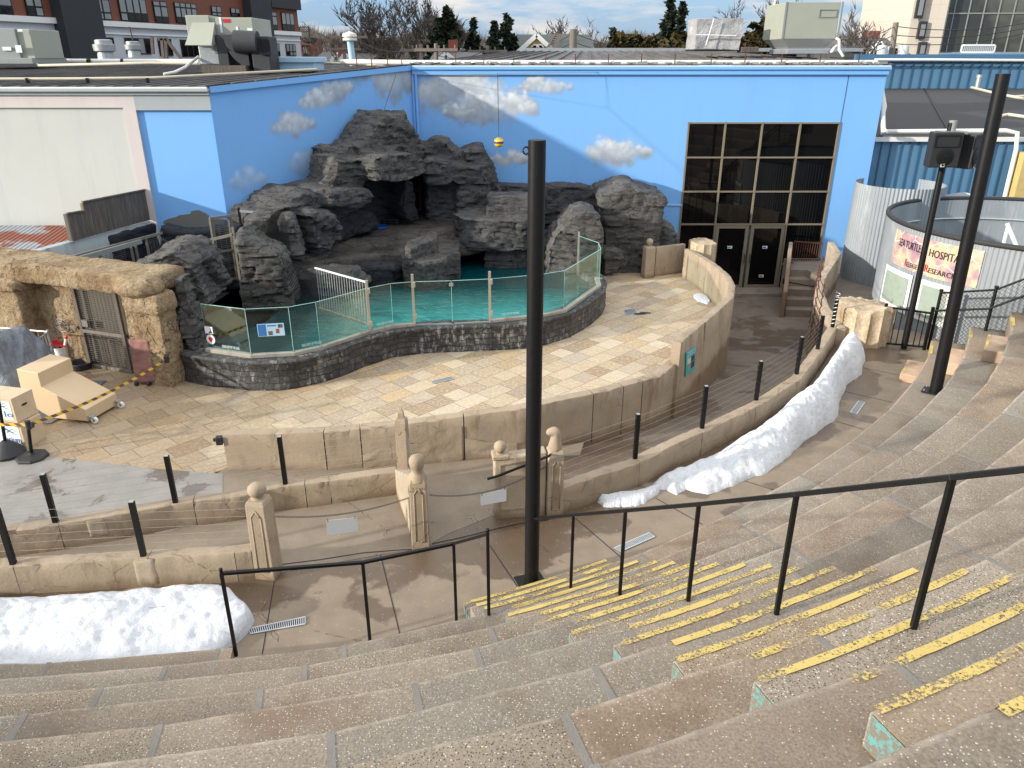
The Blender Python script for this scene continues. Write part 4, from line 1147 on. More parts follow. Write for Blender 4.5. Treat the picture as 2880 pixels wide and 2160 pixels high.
for cc, a, b, lbl in (([(917, 1464), (1004, 1455), (1007, 1493), (920, 1506)], ch1a, ch1b, 'blank white sign plate hanging from the left chain'),
                      ([(1351, 1392), (1424, 1373), (1424, 1409), (1352, 1422)], ch2a, ch2b, 'blank white sign plate hanging from the right chain')):
    P = [onplane(u, v, a, b) for u, v in cc]; n_ = (P[1]-P[0]).cross(P[3]-P[0]).normalized()*.003
    g = thing('hanging_sign', lbl, 'sign', 'blank signs on the chains', P[0])
    mb = MB(); mb.add([p+n_ for p in P]+[p-n_ for p in P], [(0, 1, 2, 3), (7, 6, 5, 4), (0, 4, 5, 1), (1, 5, 6, 2), (2, 6, 7, 3), (3, 7, 4, 0)]); obj('sign_board', mb, M['sign_white'], g, bevel=.002)
    for k in (0, 1): q = P[k].lerp(P[1-k], .06); mb = MB(); mb.tube([q+Vector((0, -.006, -.015)), q+Vector((0, 0, .025))], .005, 6); obj('hook', mb, M['steel_dark'], g)

# ---- poles and handrails
pb = G(1495, 1640, 0)
g = thing('steel_pole', 'thick black steel pole with a ring near its top, in front of the pool', 'pole', 'tall black poles', pb)
ptop = GY(1500, 393, pb.y).z
mb = MB(); mb.lathe((pb.x, pb.y, 0), [(.0862, 0), (.0862, ptop-.004), (.082, ptop), (.0001, ptop)], 36); obj('pole_tube', mb, M['black'], g, smooth='auto')
mb = MB(); mb.box((pb.x, pb.y, .008), (.34, .34, .016), R(20)); obj('base_plate', mb, M['black'], g)
mb = MB()
rc = Vector((pb.x-.105, pb.y, ptop-.10))
mb.tube([rc + Vector((math.cos(a)*.028, 0, math.sin(a)*.034)) for a in np.linspace(0, 2*PI, 17)], .008, 8, cap=False); obj('ring', mb, M['black'], g, smooth=True)
p2 = Vector((7.66, 12.60, Z1+.01))
g = thing('steel_pole', 'tall black steel pole bolted to the lowest seating tier at the right', 'pole', 'tall black poles', p2)
p2t = GY(2822, 207, 12.6)
mb = MB(); mb.tube([p2, (p2t.x, 12.6, p2t.z)], .104, 32); obj('pole_tube', mb, M['black'], g, smooth='auto')
mb = MB(); mb.box((p2.x, p2.y, p2.z+.012), (.42, .30, .024), R(-38)); obj('base_plate', mb, M['black'], g, bevel=.004)
mb = MB()
for sx in (-1, 1):
    for sy in (-1, 1):
        q = Matrix.Rotation(R(-38), 3, 'Z') @ Vector((.17*sx, .11*sy, 0)); mb.tube([(p2.x+q.x, p2.y+q.y, p2.z+.02), (p2.x+q.x, p2.y+q.y, p2.z+.055)], .012, 6)
obj('bolt', mb, M['steel'], g)

def railing(label, posts_, rail, ends=(), w=.034, cap=None):
    g = thing('handrail', label, 'handrail', 'black steel stair handrails', posts_[0][0])
    for b, t in posts_:
        mb = MB(); mb.beam(b, t, w*.95, w*.95); obj('post', mb, M['black'], g, bevel=.004)
    mb = MB()
    for a, b in zip(rail, rail[1:]): mb.beam(a, b, w*1.15, w*.95)
    obj('top_rail', mb, M['black'], g, bevel=.005)
    for c in ends:
        mb = MB(); mb.lathe(tuple(c), [(.012, 0), (.019, .012), (.012, .024), (.021, .04), (.017, .058), (.0001, .066)], 14); obj('ball_cap', mb, M['black'], g, smooth=True)
    return g
def railpost(ub, vb, ut, vt):
    b = hit(ub, vb); d = ray(ut, vt); t = b.y/d.y
    return b, Vector((b.x, b.y, CAMH + d.z*t))
# left rail
b1, t1 = railpost(665, 1845, 623, 1613)
b2 = G(1041, 1806, 0); t2 = GY(1026, 1582, b2.y)
b3 = G(1284, 1752, 0); t3 = GY(1283, 1529, b3.y)
b4, t4 = railpost(1375, 1729, 1370, 1502)
t2.x, t3.x = b2.x, b3.x
P_ = [(b1, t1), (b2, t2), (b3, t3), (b4, t4)]
railing('low black handrail with ball caps, crossing in front of the chained gate', P_, [t1, t2.lerp(t1, .0), t3, t4], (t1, t4))
# right rail
RP = [railpost(1605, 1656, 1609, 1448), railpost(1743, 1672, 1757, 1436), railpost(1935, 1690, 1962, 1418), railpost(2183, 1728, 2238, 1390), railpost(2568, 1768, 2664, 1342)]
tops = [t for b, t in RP]
r0 = GY(1505, 1459, pb.y-.08); ext = tops[-1] + (tops[-1]-tops[-2])*1.5; RP.append((Vector((ext.x, ext.y, seatz(ext.x, ext.y))), ext.copy()))
railing('long black handrail climbing the middle aisle from the thick pole to the right edge', RP, [r0] + tops + [ext])

# ---- drains
def grate(corners, label, z=.006, nb=26, long=(0, 1), dark=True):
    P = [G(u, v, z) for u, v in corners]
    g = thing('floor_drain', label, 'floor drain', 'metal floor drains', P[0])
    mb = MB(); mb.add([(p.x, p.y, z-.002) for p in P], [(0, 1, 2, 3)]); obj('slot_bed', mb, M['dark_slot'], g)
    mb = MB(); mid = [p for p in P]
    for i in range(nb+1):
        t = i/nb; a = P[0].lerp(P[1], t); b = P[3].lerp(P[2], t); mb.beam((a.x, a.y, z+.004), (b.x, b.y, z+.004), (P[1]-P[0]).length/nb*.42, .006)
    for a, b in ((P[0], P[1]), (P[3], P[2])): mb.beam((a.x, a.y, z+.005), (b.x, b.y, z+.005), .016, .008)
    obj('grating', mb, M['aluminium'], g)
grate([(700, 1769), (858, 1736), (858, 1756), (705, 1783)], 'slotted metal floor drain at the tip of the left snow bank')
grate([(1728, 1542), (1826, 1499), (1841, 1510), (1746, 1552)], 'slotted metal floor drain under the long handrail', nb=24)
grate([(2391, 1160), (2415, 1128), (2432, 1132), (2409, 1166)], 'small metal floor drain beside the right snow bank', nb=20)
grate([(1213, 1073), (1268, 1059), (1275, 1067), (1218, 1079)], 'narrow metal drain in the travertine stage paving', nb=18)
grate([(1755, 872), (1785, 868), (1790, 880), (1762, 886)], 'small metal drain near the black footprints on the stage', nb=8)
for k, (u, v) in enumerate(((1796, 883), (1811, 880))):
    p = G(u, v, .004); mb = MB(); vs = []
    for a in np.linspace(0, 2*PI, 20, endpoint=False): vs.append((p.x + math.cos(a)*.15*(1+.25*math.cos(a)), p.y + math.sin(a)*.065, .009))
    mb.add(vs, [tuple(range(20))])
    T1('footprint_mark', mb, M['black_rough'], ['left black shoe sole marking on the stage paving', 'right black shoe sole marking on the stage paving'][k], 'floor marking', 'painted shoe soles')
# walkway joints
mb = MB()
def jl(a, b, w=.012, z=.0035):
    a, b = Vector(a), Vector(b); d = (b-a).normalized(); s = Vector((-d.y, d.x, 0))*w/2
    mb.add([(a.x-s.x, a.y-s.y, z), (b.x-s.x, b.y-s.y, z), (b.x+s.x, b.y+s.y, z), (a.x+s.x, a.y+s.y, z)], [(0, 1, 2, 3)])
for a, b in (((775, 1612), (738, 1840)), ((1070, 1560), (1125, 1785)), ((1378, 1535), (1455, 1650)), ((1615, 1455), (1752, 1573)), ((1845, 1402), (1975, 1475)), ((2070, 1345), (2200, 1386)), ((2350, 1185), (2430, 1208)), ((2370, 1100), (2510, 1132)), ((2430, 1035), (2560, 1062))):
    jl(G(*a, 0), G(*b, 0))
for P in ([(780, 1590), (900, 1575), (1020, 1556), (1160, 1545)], [(1215, 1530), (1300, 1512), (1400, 1487), (1480, 1470), (1545, 1462)]):
    for a, b in zip(P, P[1:]): jl(G(*a, 0), G(*b, 0), .016, .0075)
st('walkway_joints', mb, M['dark_slot'])

# ---- snow
def snowbank(name, label, inner, outer, h, seed, nu=160, nv=34, e0=.0, e1=1.0, pw=.72, rough=1.0, tip=.06):
    """heap between two ground lines; inner = wall side, outer = walkway side"""
    def f(s, t):
        def al(P):
            d = np.r_[0, np.cumsum([math.dist(a[:2], b[:2]) for a, b in zip(P, P[1:])])]
            return np.interp(s*d[-1], d, [p[0] for p in P]), np.interp(s*d[-1], d, [p[1] for p in P])
        a, b = al(inner), al(outer); Z = 0*s
        wob = fbm(np.c_[s*14+seed, Z, Z], 4, seed)-.5 + .5*(fbm(np.c_[s*55+seed, Z, Z], 3, seed+1)-.5)
        tt = t + np.where(t > .4, wob*.16, 0)*t
        x, y = lerp(a[0], b[0], tt), lerp(a[1], b[1], tt)
        hh = np.array([h(q) for q in s]) if callable(h) else h
        env = np.minimum(1, np.minimum(s, 1-s)/tip)**.5
        pr = np.abs(np.sin(PI*np.clip(t**.8, 0, 1)))**pw
        p3 = np.c_[x*1.5, y*1.5, Z+seed]; n1 = fbm(p3, 5, seed); n2 = fbm(p3*3.2, 4, seed+2)
        z = hh*env*pr*(.62+.75*n1) + (n2-.5)*.08*rough*np.minimum(1, pr*1.6)*env
        z += ((fbm(p3*3.6+9, 3, seed+6)-.5)*.05 + (fbm(p3*10, 3, seed+8)-.5)*.012)*rough*pr*env
        return x, y, np.maximum(-.01, z)
    mb = MB(); mb.gridv(f, nu, nv)
    return T1(name, mb, M['snow'], label, 'snow', 'banks of old snow', smooth=True)
outR = [G(*p, 0)[:2] for p in [(1844, 1374), (1873, 1378), (1902, 1392), (1931, 1376), (1956, 1386), (1990, 1390), (2032, 1372), (2094, 1356), (2154, 1330), (2250, 1256), (2302, 1217), (2354, 1174), (2367, 1117), (2384, 1083), (2419, 1057), (2434, 1013), (2428, 995)]]
wl = [(p.x+.12, p.y-.13) for p in lowR_top]
inR = [along(wl, t) for t in (.175, .24, .3, .36, .42, .48, .56, .63, .70, .76, .82, .88, .94, .975)]
inR[0] = (G(1835, 1362, 0).x, G(1835, 1362, 0).y); inR[1] = (G(1875, 1345, 0).x, G(1875, 1345, 0).y+.05)
snowbank('snow_bank', 'long ridge of old white snow piled against the right kerb wall', inR, outR, lambda s: .12+.38*min(1, s*2.0), 5, 330, 66, tip=.05, rough=1.5)
small = [G(*p, 0)[:2] for p in [(1680, 1412), (1700, 1426), (1736, 1427), (1770, 1425), (1812, 1419), (1826, 1405), (1850, 1392)]]
small_i = [G(*p, 0)[:2] for p in [(1684, 1404), (1712, 1400), (1745, 1388), (1780, 1385), (1810, 1378), (1830, 1370), (1862, 1366)]]
snowbank('snow_patch', 'thin ragged patch of melting snow at the near end of the right snow bank', small_i, small, .10, 9, 90, 22, rough=.5)
outL = [(seat(a, -.03).x, seat(a, -.03).y) for a in np.linspace(-100, -81.5, 12)] + [tuple(G(690, 1790, 0)[:2]), tuple(G(715, 1752, 0)[:2])]
inL = [tuple(p) for p in ((-9.5, 7.2), (-7.9, 7.22), (-6.9, 7.2))] + [G(*p, 0)[:2] for p in [(0, 1702), (90, 1698), (200, 1690), (330, 1682), (450, 1672), (540, 1664), (620, 1662), (650, 1675), (680, 1712), (716, 1745)]]
snowbank('snow_bank', 'broad flat bank of old snow filling the left walkway behind the lowest tier', inL, outL, .26, 15, 300, 80, pw=.35, rough=.8, tip=.025)
sp = [G(*p, 0)[:2] for p in [(1951, 838), (1960, 846), (1972, 852), (1990, 857), (1996, 852)]]
spi = [G(*p, 0)[:2] for p in [(1950, 832), (1962, 826), (1978, 826), (1990, 834), (1998, 848)]]
snowbank('snow_patch', 'small patch of snow on the travertine below the raised stage wall', spi, sp, .05, 19, 40, 14, rough=.3)
# ================================================================== POOL
def uvgrid(o, us, vs):
    """assign UVs from per-vertex lists"""
    me = o.data; uv = me.uv_layers.new(name='UVMap')
    for lp in me.loops: uv.data[lp.index].uv = (us[lp.vertex_index], vs[lp.vertex_index])
pbase = [(-7.4, 14.5)] + [tuple(G(*p, 0)[:2]) for p in [(547, 1078), (600, 1087), (651, 1091), (700, 1097), (738, 1099), (785, 1098), (825, 1094), (890, 1080), (960, 1058), (1025, 1031), (1103, 1005), (1160, 997), (1220, 991), (1351, 987), (1474, 981), (1524, 972), (1602, 948), (1654, 918), (1693, 883)]] + [(2.42, 19.0), (2.40, 19.7), (2.15, 20.4)]
def smooth2(P, n):
    P = resample([(*p, 0) for p in P], n); A = np.array(P)
    for _ in range(3): A[1:-1] = .5*A[1:-1]+.25*(A[2:]+A[:-2])
    return [tuple(a) for a in A]
PW = smooth2(pbase, 240)
d = [0]
for a, b in zip(PW, PW[1:]): d.append(d[-1]+math.dist(a[:2], b[:2]))
inn = ribbon(PW, 0, 0, .38, 1)
prof = [(-.02, -.02), (-.02, .06), (.0, .2), (.005, .34), (-.005, .46), (-.03, .50), (-.035, .57), (.0, .605), (.38, .60), (.38, -.6)]
V = []; us = []; vs = []
for off, z in prof:
    for i, p in enumerate(PW):
        q = np.array(inn[i])-np.array(p[:2]); q = q/np.linalg.norm(q)
        V.append((p[0]+q[0]*off, p[1]+q[1]*off, z)); us.append(d[i]); vs.append(z if off < .3 else .6+off)
A = np.array(V); f1 = fbm(A*7, 4, 2)-.5; f2 = fbm(A*3, 3, 9)-.5; m = len(PW)
blk = np.array([_h(np.array([int(us[i]/.27 + (int(vs[i]*8) % 2)*.5)]), np.array([int(vs[i]*8)]), np.array([0]), 3)[0] for i in range(len(A))])-.5
for i in range(len(A)):
    j, k = divmod(i, m)
    if j < 8:
        q = np.array(inn[k])-np.array(PW[k][:2]); q /= np.linalg.norm(q); s = f1[i]*.03+f2[i]*.03+(blk[i]*.03 if 0 < j < 5 else 0)
        A[i, 0] -= q[0]*s; A[i, 1] -= q[1]*s
mb = MB(); mb.add([tuple(a) for a in A], [(j*m+i, j*m+i+1, (j+1)*m+i+1, (j+1)*m+i) for j in range(len(prof)-1) for i in range(m-1)])
pw = thing('pool_wall', 'winding black stone pool wall streaked with chalky white', 'pool wall', None, (-2, 15.5, 0))
o = obj('stone_face', mb, M['poolstone'], pw, recalc=True, smooth='auto'); uvgrid(o, us, vs)
# white sill under the glass
M['sill'] = cast('pale_sill', (.42, .39, .33))
gl_top = [(563, 855), (689, 870), (812, 864), (889, 850), (1032, 811), (1099, 798), (1160, 793), (1270, 790), (1377, 785), (1524, 772), (1589, 761), (1690, 701), (1683, 683), (1628, 664)]
GT = [G(u, v, 1.57) for u, v in gl_top]
def sillrun(idx, z0, z1, w):
    mb = MB()
    for a, b in zip(idx, idx[1:]):
        p, q = GT[a], GT[b]; dd = (q-p).normalized()*.02; mb.beam((p.x-dd.x, p.y-dd.y, (z0+z1)/2), (q.x+dd.x, q.y+dd.y, (z0+z1)/2), w, z1-z0)
    return mb
obj('white_sill', sillrun(range(0, 7), .60, .675, .11), M['sill'], pw, bevel=.01)
obj('white_sill', sillrun(range(8, 13), .60, .675, .11), M['sill'], pw, bevel=.01)
obj('steel_track', sillrun(range(6, 9), .60, .63, .06), M['hvac_dark'], pw)
gf = thing('glass_barrier', 'green tinted glass panels standing on the black pool wall', 'glass barrier', None, (-1, 15.6, .6))
for i in range(len(GT)-1):
    a, b = GT[i], GT[i+1]; dd = (b-a).normalized()*.008; z0 = .68 if i not in (6, 7) else .66
    mb = MB(); mb.beam((a.x+dd.x, a.y+dd.y, (z0+1.57)/2), (b.x-dd.x, b.y-dd.y, (z0+1.57)/2), .014, 1.57-z0); obj('glass_panel', mb, M['glass'], gf)
    mb = MB(); mb.beam((a.x+dd.x, a.y+dd.y, 1.574), (b.x-dd.x, b.y-dd.y, 1.574), .016, .006); mb.beam((b.x-dd.x, b.y-dd.y, z0), (b.x-dd.x, b.y-dd.y, 1.572), .007, .016); obj('panel_edge', mb, M['glass_edge'], gf)
for k, i in enumerate((4, 6, 8)):
    p = GT[i]; top = 1.74
    g = thing('gate_stanchion', ['upright steel gate post at the white barred barrier', 'upright steel gate post left of the middle glass gate', 'upright steel gate post right of the middle glass gate'][k], 'steel post', 'steel posts among the glass panels', (p.x, p.y, .6))
    mb = MB(); mb.box((p.x, p.y, (.56+top)/2), (.055, .055, top-.56), R(5)); obj('post_tube', mb, M['stainless'], g, bevel=.006)
    mb = MB()
    for z in (1.52, .82): mb.box((p.x+.03, p.y-.02, z), (.06, .07, .11), R(5))
    obj('hinge', mb, M['stainless'], g, bevel=.006)
p13 = GT[13]; g = thing('gate_stanchion', 'far steel post of the glass barrier beside the big right rocks', 'steel post', 'steel posts among the glass panels', (p13.x, p13.y, .6))
mb = MB(); mb.box((p13.x, p13.y, 1.1), (.05, .05, 1.15)); obj('post_tube', mb, M['stainless'], g, bevel=.006)
# latch, stickers, sign, lettering on glass
def frame_of(i):
    a, b = GT[i], GT[i+1]; x = (b-a); x.z = 0; L_ = x.length; x.normalize(); n_ = Vector((x.y, -x.x, 0)); return a, x, n_, L_
def on_glass(i, s, z, off=.012): a, x, n_, L_ = frame_of(i); return Vector((a.x, a.y, 0))+x*(s*L_)+n_*off+Vector((0, 0, z))
def gplate(i, s0, s1, z0, z1, mat, name, parent, off=.012, th=.004):
    a, x, n_, L_ = frame_of(i); P = [on_glass(i, s0, z0, off), on_glass(i, s1, z0, off), on_glass(i, s1, z1, off), on_glass(i, s0, z1, off)]
    mb = MB(); mb.add(P+[p+n_*th for p in P], [(3, 2, 1, 0), (4, 5, 6, 7), (0, 1, 5, 4), (1, 2, 6, 5), (2, 3, 7, 6), (3, 0, 4, 7)]); return obj(name, mb, mat, parent)
for i, s, lbl in ((0, .36, 'white PLEASE KEEP OFF THE GLASS lettering on the leftmost glass panel'), (2, .3, 'white PLEASE KEEP OFF THE GLASS lettering on the panel right of the blue sign'), (4, .28, 'white PLEASE KEEP OFF THE GLASS lettering just right of the barred barrier'), (8, .22, 'white PLEASE KEEP OFF THE GLASS lettering left of the thick pole')):
    a, x, n_, L_ = frame_of(i)
    o = text('glass_lettering', 'PLEASE KEEP OFF THE GLASS', M['txt_white'], on_glass(i, s, .735), x, (0, 0, 1), .075, None, .0006, width=.40)
    tag(o, lbl, 'lettering', 'keep off lettering on the glass')
g = thing('info_sign', 'pale blue sea lion information sign on the second glass panel', 'sign', None, on_glass(1, .5, 1.1))
gplate(1, .22, .84, 1.02, 1.27, M['ltblue'], 'sign_board', g)
gplate(1, .235, .42, 1.03, 1.26, M['txt_blue'], 'picture', g, .017, .001)
gplate(1, .46, .56, 1.04, 1.12, M['rock_grey'], 'picture', g, .017, .001); gplate(1, .64, .72, 1.07, 1.16, M['redbrick'], 'picture', g, .017, .001); gplate(1, .70, .81, 1.18, 1.25, M['rock_grey'], 'picture', g, .017, .001)
gplate(1, .45, .66, 1.215, 1.24, M['txt_blue'], 'title_bar', g, .017, .001)
g = thing('sticker', 'round white sticker with a red heart on the leftmost glass panel', 'sticker', 'stickers on the glass', on_glass(0, .1, .87))
def disc(i, s, z, r, mat, name, off):
    a, x, n_, L_ = frame_of(i); c = on_glass(i, s, z, off); mb = MB(); mb.add([c + x*math.cos(t)*r + Vector((0, 0, math.sin(t)*r)) for t in np.linspace(0, 2*PI, 24, endpoint=False)], [tuple(range(24))]); return obj(name, mb, mat, g)
disc(0, .12, .87, .10, M['sign_white'], 'sticker_disc', .012); disc(0, .105, .885, .035, M['red'], 'heart', .014); disc(0, .135, .885, .035, M['red'], 'heart', .0145)
a, x, n_, L_ = frame_of(0); c = on_glass(0, .12, .85, .0142); mb = MB(); mb.add([c+x*-.055+Vector((0, 0, .02)), c+Vector((0, 0, -.045)), c+x*.055+Vector((0, 0, .02))], [(0, 1, 2)]); obj('heart', mb, M['red'], g)
g = thing('sticker', 'white rectangular sticker with a dark seal silhouette above the round one', 'sticker', 'stickers on the glass', on_glass(0, .1, 1.05))
gplate(0, .02, .2, .99, 1.13, M['sign_white'], 'sticker_sheet', g)
c = on_glass(0, .145, .99, .0175); mb = MB(); mb.add([c+x*(q*.05)+Vector((0, 0, w)) for q, w in ((-1.0, .01), (1.0, .01), (.45, .06), (.3, .115), (0, .13), (-.2, .115), (-.1, .06))], [tuple(range(7))]); obj('seal_silhouette', mb, M['black_rough'], g)
g = thing('gate_latch', 'small steel latch at the top of the middle glass gate', 'latch', None, on_glass(6, 1, 1.5)); gplate(6, .93, 1.04, 1.46, 1.53, M['stainless'], 'latch_plate', g, .01, .015)
# white barred barrier reaching back over the pool
a = Vector((GT[4].x, GT[4].y, 1.70)); bq = GY(888, 770, GT[4].y+1.15)
g = thing('barred_barrier', 'white topped barrier with thin vertical bars reaching back over the pool', 'barrier', None, (a.x, a.y, .6))
bt = Vector((bq.x, bq.y, 1.70)); mb = MB(); mb.beam(a, bt, .035, .03); obj('top_rail', mb, M['white_paint'], g, bevel=.004)
mb = MB(); mb.beam((a.x, a.y, .78), (bt.x, bt.y, .78), .04, .05); obj('bottom_rail', mb, M['stainless'], g)
for k in range(20):
    q = a.lerp(bt, (k+.5)/20); mb = MB(); mb.tube([(q.x, q.y, .78), (q.x, q.y, 1.70)], .009, 6); obj('bar', mb, M['steel'], g)
# water and basin
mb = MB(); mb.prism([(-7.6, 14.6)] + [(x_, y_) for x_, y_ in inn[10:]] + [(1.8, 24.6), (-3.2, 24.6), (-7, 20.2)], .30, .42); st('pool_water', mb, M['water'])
mb = MB(); P0, P1 = GY(1380, 634, 24.25), GY(1640, 634, 24.25); mb.bx(P0.x, P1.x+.3, 24.2, 24.3, .42, .88)
T1('pool_liner', mb, M['liner'], 'strip of blue painted pool edge at the foot of the rear rock wall', 'pool edge')

# ================================================================== ROCKS
def rock(name, label, prims, mat, vox=.07, strata=1.0, seed=0, parent=None, cat='rock', group='dark artificial rocks of the pool', bed=.17, fine=1.0, part=None):
    bm = bmesh.new()
    for p in prims:
        if p[0] == 'e':
            c, r = p[1], p[2]; rz = p[3] if len(p) > 3 else 0
            mt = Matrix.Translation(c) @ Matrix.Rotation(R(rz), 4, 'Z') @ Matrix.Diagonal((*r, 1))
            bmesh.ops.create_icosphere(bm, subdivisions=3, radius=1, matrix=mt)
        elif p[0] == 'b':
            c, r = p[1], p[2]; rz = p[3] if len(p) > 3 else 0
            mt = Matrix.Translation(c) @ Matrix.Rotation(R(rz), 4, 'Z') @ Matrix.Diagonal((r[0]*2, r[1]*2, r[2]*2, 1))
            bmesh.ops.create_cube(bm, size=1, matrix=mt)
        elif p[0] == 'p':           # polygon prism, shrunk slightly toward the top
            poly, z0, z1 = p[1], p[2], p[3]; k = p[4] if len(p) > 4 else .95
            cx = sum(q[0] for q in poly)/len(poly); cy = sum(q[1] for q in poly)/len(poly)
            mbx = MB(); n = len(poly)
            mbx.add([(q[0], q[1], z0) for q in poly]+[(cx+(q[0]-cx)*k, cy+(q[1]-cy)*k, z1) for q in poly], [tuple(range(n))[::-1], tuple(range(n, 2*n))]+[(i, (i+1) % n, n+(i+1) % n, n+i) for i in range(n)])
            vv = [bm.verts.new(v) for v in mbx.v]
            for f in mbx.f:
                try: bm.faces.new([vv[i] for i in f])
                except Exception: pass
        elif p[0] == 's':           # silhouette read on a vertical plane, given depth on both sides
            px, p0, dr, th = p[1], p[2], p[3], p[4]; k = p[5] if len(p) > 5 else .86
            q = [GP(u, v, p0, dr) for u, v in px]; n_ = Vector((-dr[1], dr[0], 0)).normalized(); n = len(q)
            cen = sum(q, Vector())/n; zmin = min(v.z for v in q)
            rings = [(-th, k), (-th*.55, 1.0), (th, 1.0)]
            vv = []
            for off, kk in rings:
                for v in q:
                    w = cen + (v-cen)*kk
                    if kk != 1 and v.z < zmin + .25: w.z = v.z
                    vv.append(bm.verts.new(w + n_*off))
            bm.faces.new(vv[:n]); bm.faces.new(vv[2*n:][::-1])
            for r_ in range(2):
                for i in range(n): bm.faces.new((vv[r_*n+i], vv[r_*n+(i+1) % n], vv[(r_+1)*n+(i+1) % n], vv[(r_+1)*n+i]))
    bmesh.ops.recalc_face_normals(bm, faces=bm.faces)
    me = bpy.data.meshes.new(name); bm.to_mesh(me); bm.free()
    o = bpy.data.objects.new(name, me); COL.objects.link(o)
    rm = o.modifiers.new('r', 'REMESH'); rm.mode = 'VOXEL'; rm.voxel_size = vox
    sm = o.modifiers.new('s', 'SMOOTH'); sm.iterations = 2; sm.factor = .5
    bpy.context.view_layer.update()
    m2 = bpy.data.meshes.new_from_object(o.evaluated_get(bpy.context.evaluated_depsgraph_get())); bpy.data.objects.remove(o)
    n = len(m2.vertices); A = np.empty(n*3); m2.vertices.foreach_get('co', A); A = A.reshape(-1, 3)
    N_ = np.empty(n*3); m2.vertices.foreach_get('normal', N_); N_ = N_.reshape(-1, 3)
    s_ = seed*3.71
    big = fbm(A*.9+s_, 3, seed)-.5
    tilt = A[:, 0]*.10*math.sin(seed)+A[:, 1]*.06*math.cos(seed*1.7)
    lay = (A[:, 2]+tilt)/bed + 2.6*(fbm(A*np.array([.7, .7, .25])+s_+5, 3, seed+1)-.5)
    li = np.floor(lay); fr_ = lay-li
    bi = np.floor((A[:, 0]*.8+A[:, 1]*.9)/(bed*3.4) + li*.37 + 1.2*(fbm(A*1.3+s_, 2, seed+4)))
    hb = _h(li.astype(int), bi.astype(int), np.zeros(n, int), seed+7)-.5
    hl = _h(li.astype(int), np.zeros(n, int), np.zeros(n, int), seed+9)-.5
    bx_ = (A[:, 0]*.8+A[:, 1]*.9)/(bed*3.4) + li*.37 + 1.2*(fbm(A*1.3+s_, 2, seed+4)); bf = bx_-np.floor(bx_)
    groove = -np.exp(-(np.minimum(fr_, 1-fr_)/.10)**2)*.032 - np.exp(-(np.minimum(bf, 1-bf)/.035)**2)*.03
    sidef = 1-np.clip(np.abs(N_[:, 2]), 0, 1)**2*.8
    md = fbm(A*5+s_, 4, seed+2)-.5
    l2 = lay*3.1+1.7*fbm(A*np.array([2.2, 2.2, .8])+s_, 3, seed+11); i2 = np.floor(l2); f2_ = l2-i2
    b2 = bx_*3.3 + i2*.41; j2 = np.floor(b2); g2_ = b2-j2
    h2 = _h(i2.astype(int), j2.astype(int), np.zeros(n, int), seed+13)-.5
    gr2 = -np.exp(-(np.minimum(f2_, 1-f2_)/.16)**2)*.016 - np.exp(-(np.minimum(g2_, 1-g2_)/.08)**2)*.010
    cb = bx_*.42 + .9*fbm(A*np.array([.9, .9, .5])+s_, 3, seed+15); ci = np.floor(cb); cf = cb-ci
    hc = _h(ci.astype(int), np.zeros(n, int), np.zeros(n, int), seed+17)-.5
    disp = (hc*.17 - np.exp(-(np.minimum(cf, 1-cf)/.03)**2)*.06)*strata*sidef*fine + (h2*.032 + gr2)*strata*sidef*fine + big*.24*strata + (hb*.065 + hl*.035 + groove + (fr_-.5)*-.04)*strata*sidef*fine + md*.07
    A = A + N_*disp[:, None]
    m2.vertices.foreach_set('co', A.ravel()); m2.materials.clear(); m2.materials.append(mat)
    m2.polygons.foreach_set('use_smooth', [True]*len(m2.polygons))
    m2.set_sharp_from_angle(angle=R(55))
    o = bpy.data.objects.new(name, m2); COL.objects.link(o)
    if parent is not None:
        o.parent = parent; o.location = -parent.location
    else: tag(o, label, cat, group)
    return o
def zc(ox, oy, sc, pts): return [(ox+x/sc, oy+y/sc) for x, y in pts]
z1_ = lambda *p: zc(640, 300, 4.424, p)
z2_ = lambda *p: zc(1060, 300, 4.424, p)
z3_ = lambda *p: zc(1440, 480, 4.424, p)
z4_ = lambda *p: zc(180, 560, 3.687, p)
z5_ = lambda *p: zc(640, 560, 4.424, p)
z6_ = lambda *p: zc(1060, 560, 4.424, p)
# the diagonal left blue wall runs from CN (near corner) to CF (far corner)
CN = Vector((-7.26, 19.5, 0)); CF = Vector((-3.04, 24.8, 0)); WD = (CF-CN).normalized(); WN = Vector((WD.y, -WD.x, 0))
WLp = lambda off: tuple((CN + WN*off)[:2])
WDt = (WD.x, WD.y)
FZ = 1.12
# haul-out floor (rock shelf) and its undercut
floor_px = [(700, 690), (925, 720), (941, 748), (1033, 725), (1081, 727), (1110, 700), (1294, 673), (1367, 648), (1330, 636), (1200, 622), (1165, 605), (1075, 600), (925, 640), (800, 650)]
fp = []
for u, v in floor_px:
    p = G(u, v, FZ)
    if v < 660: p = G(u, v, FZ+.30)
    fp.append((p.x, min(p.y, 23.9 if p.x > -3.3 else 19.5+(p.x+7.26)*1.256-.15), FZ))
mb = MB()
fl = [(-6.6, 18.9), (-5.6, 18.6), (-4.6, 19.4), (-4.1, 19.6), (-3.2, 20.0), (-2.75, 19.9), (-2.45, 20.6), (-1.2, 21.2), (-.7, 21.6), (-.4, 24.4), (-3.1, 24.5)]
rock('haul_out_shelf', 'flat dark sea lion resting shelf between the rock cave and the pool', [('p', [(x, y) for x, y in fl], .75, FZ, 1.0), ('p', [(-5.5, 19.8), (-1.4, 22.2), (-.8, 24.4), (-3.1, 24.5), (-6.4, 20.2)], .9, FZ+.22, .90)], M['haul'], .09, .25, 3, cat='rock shelf')
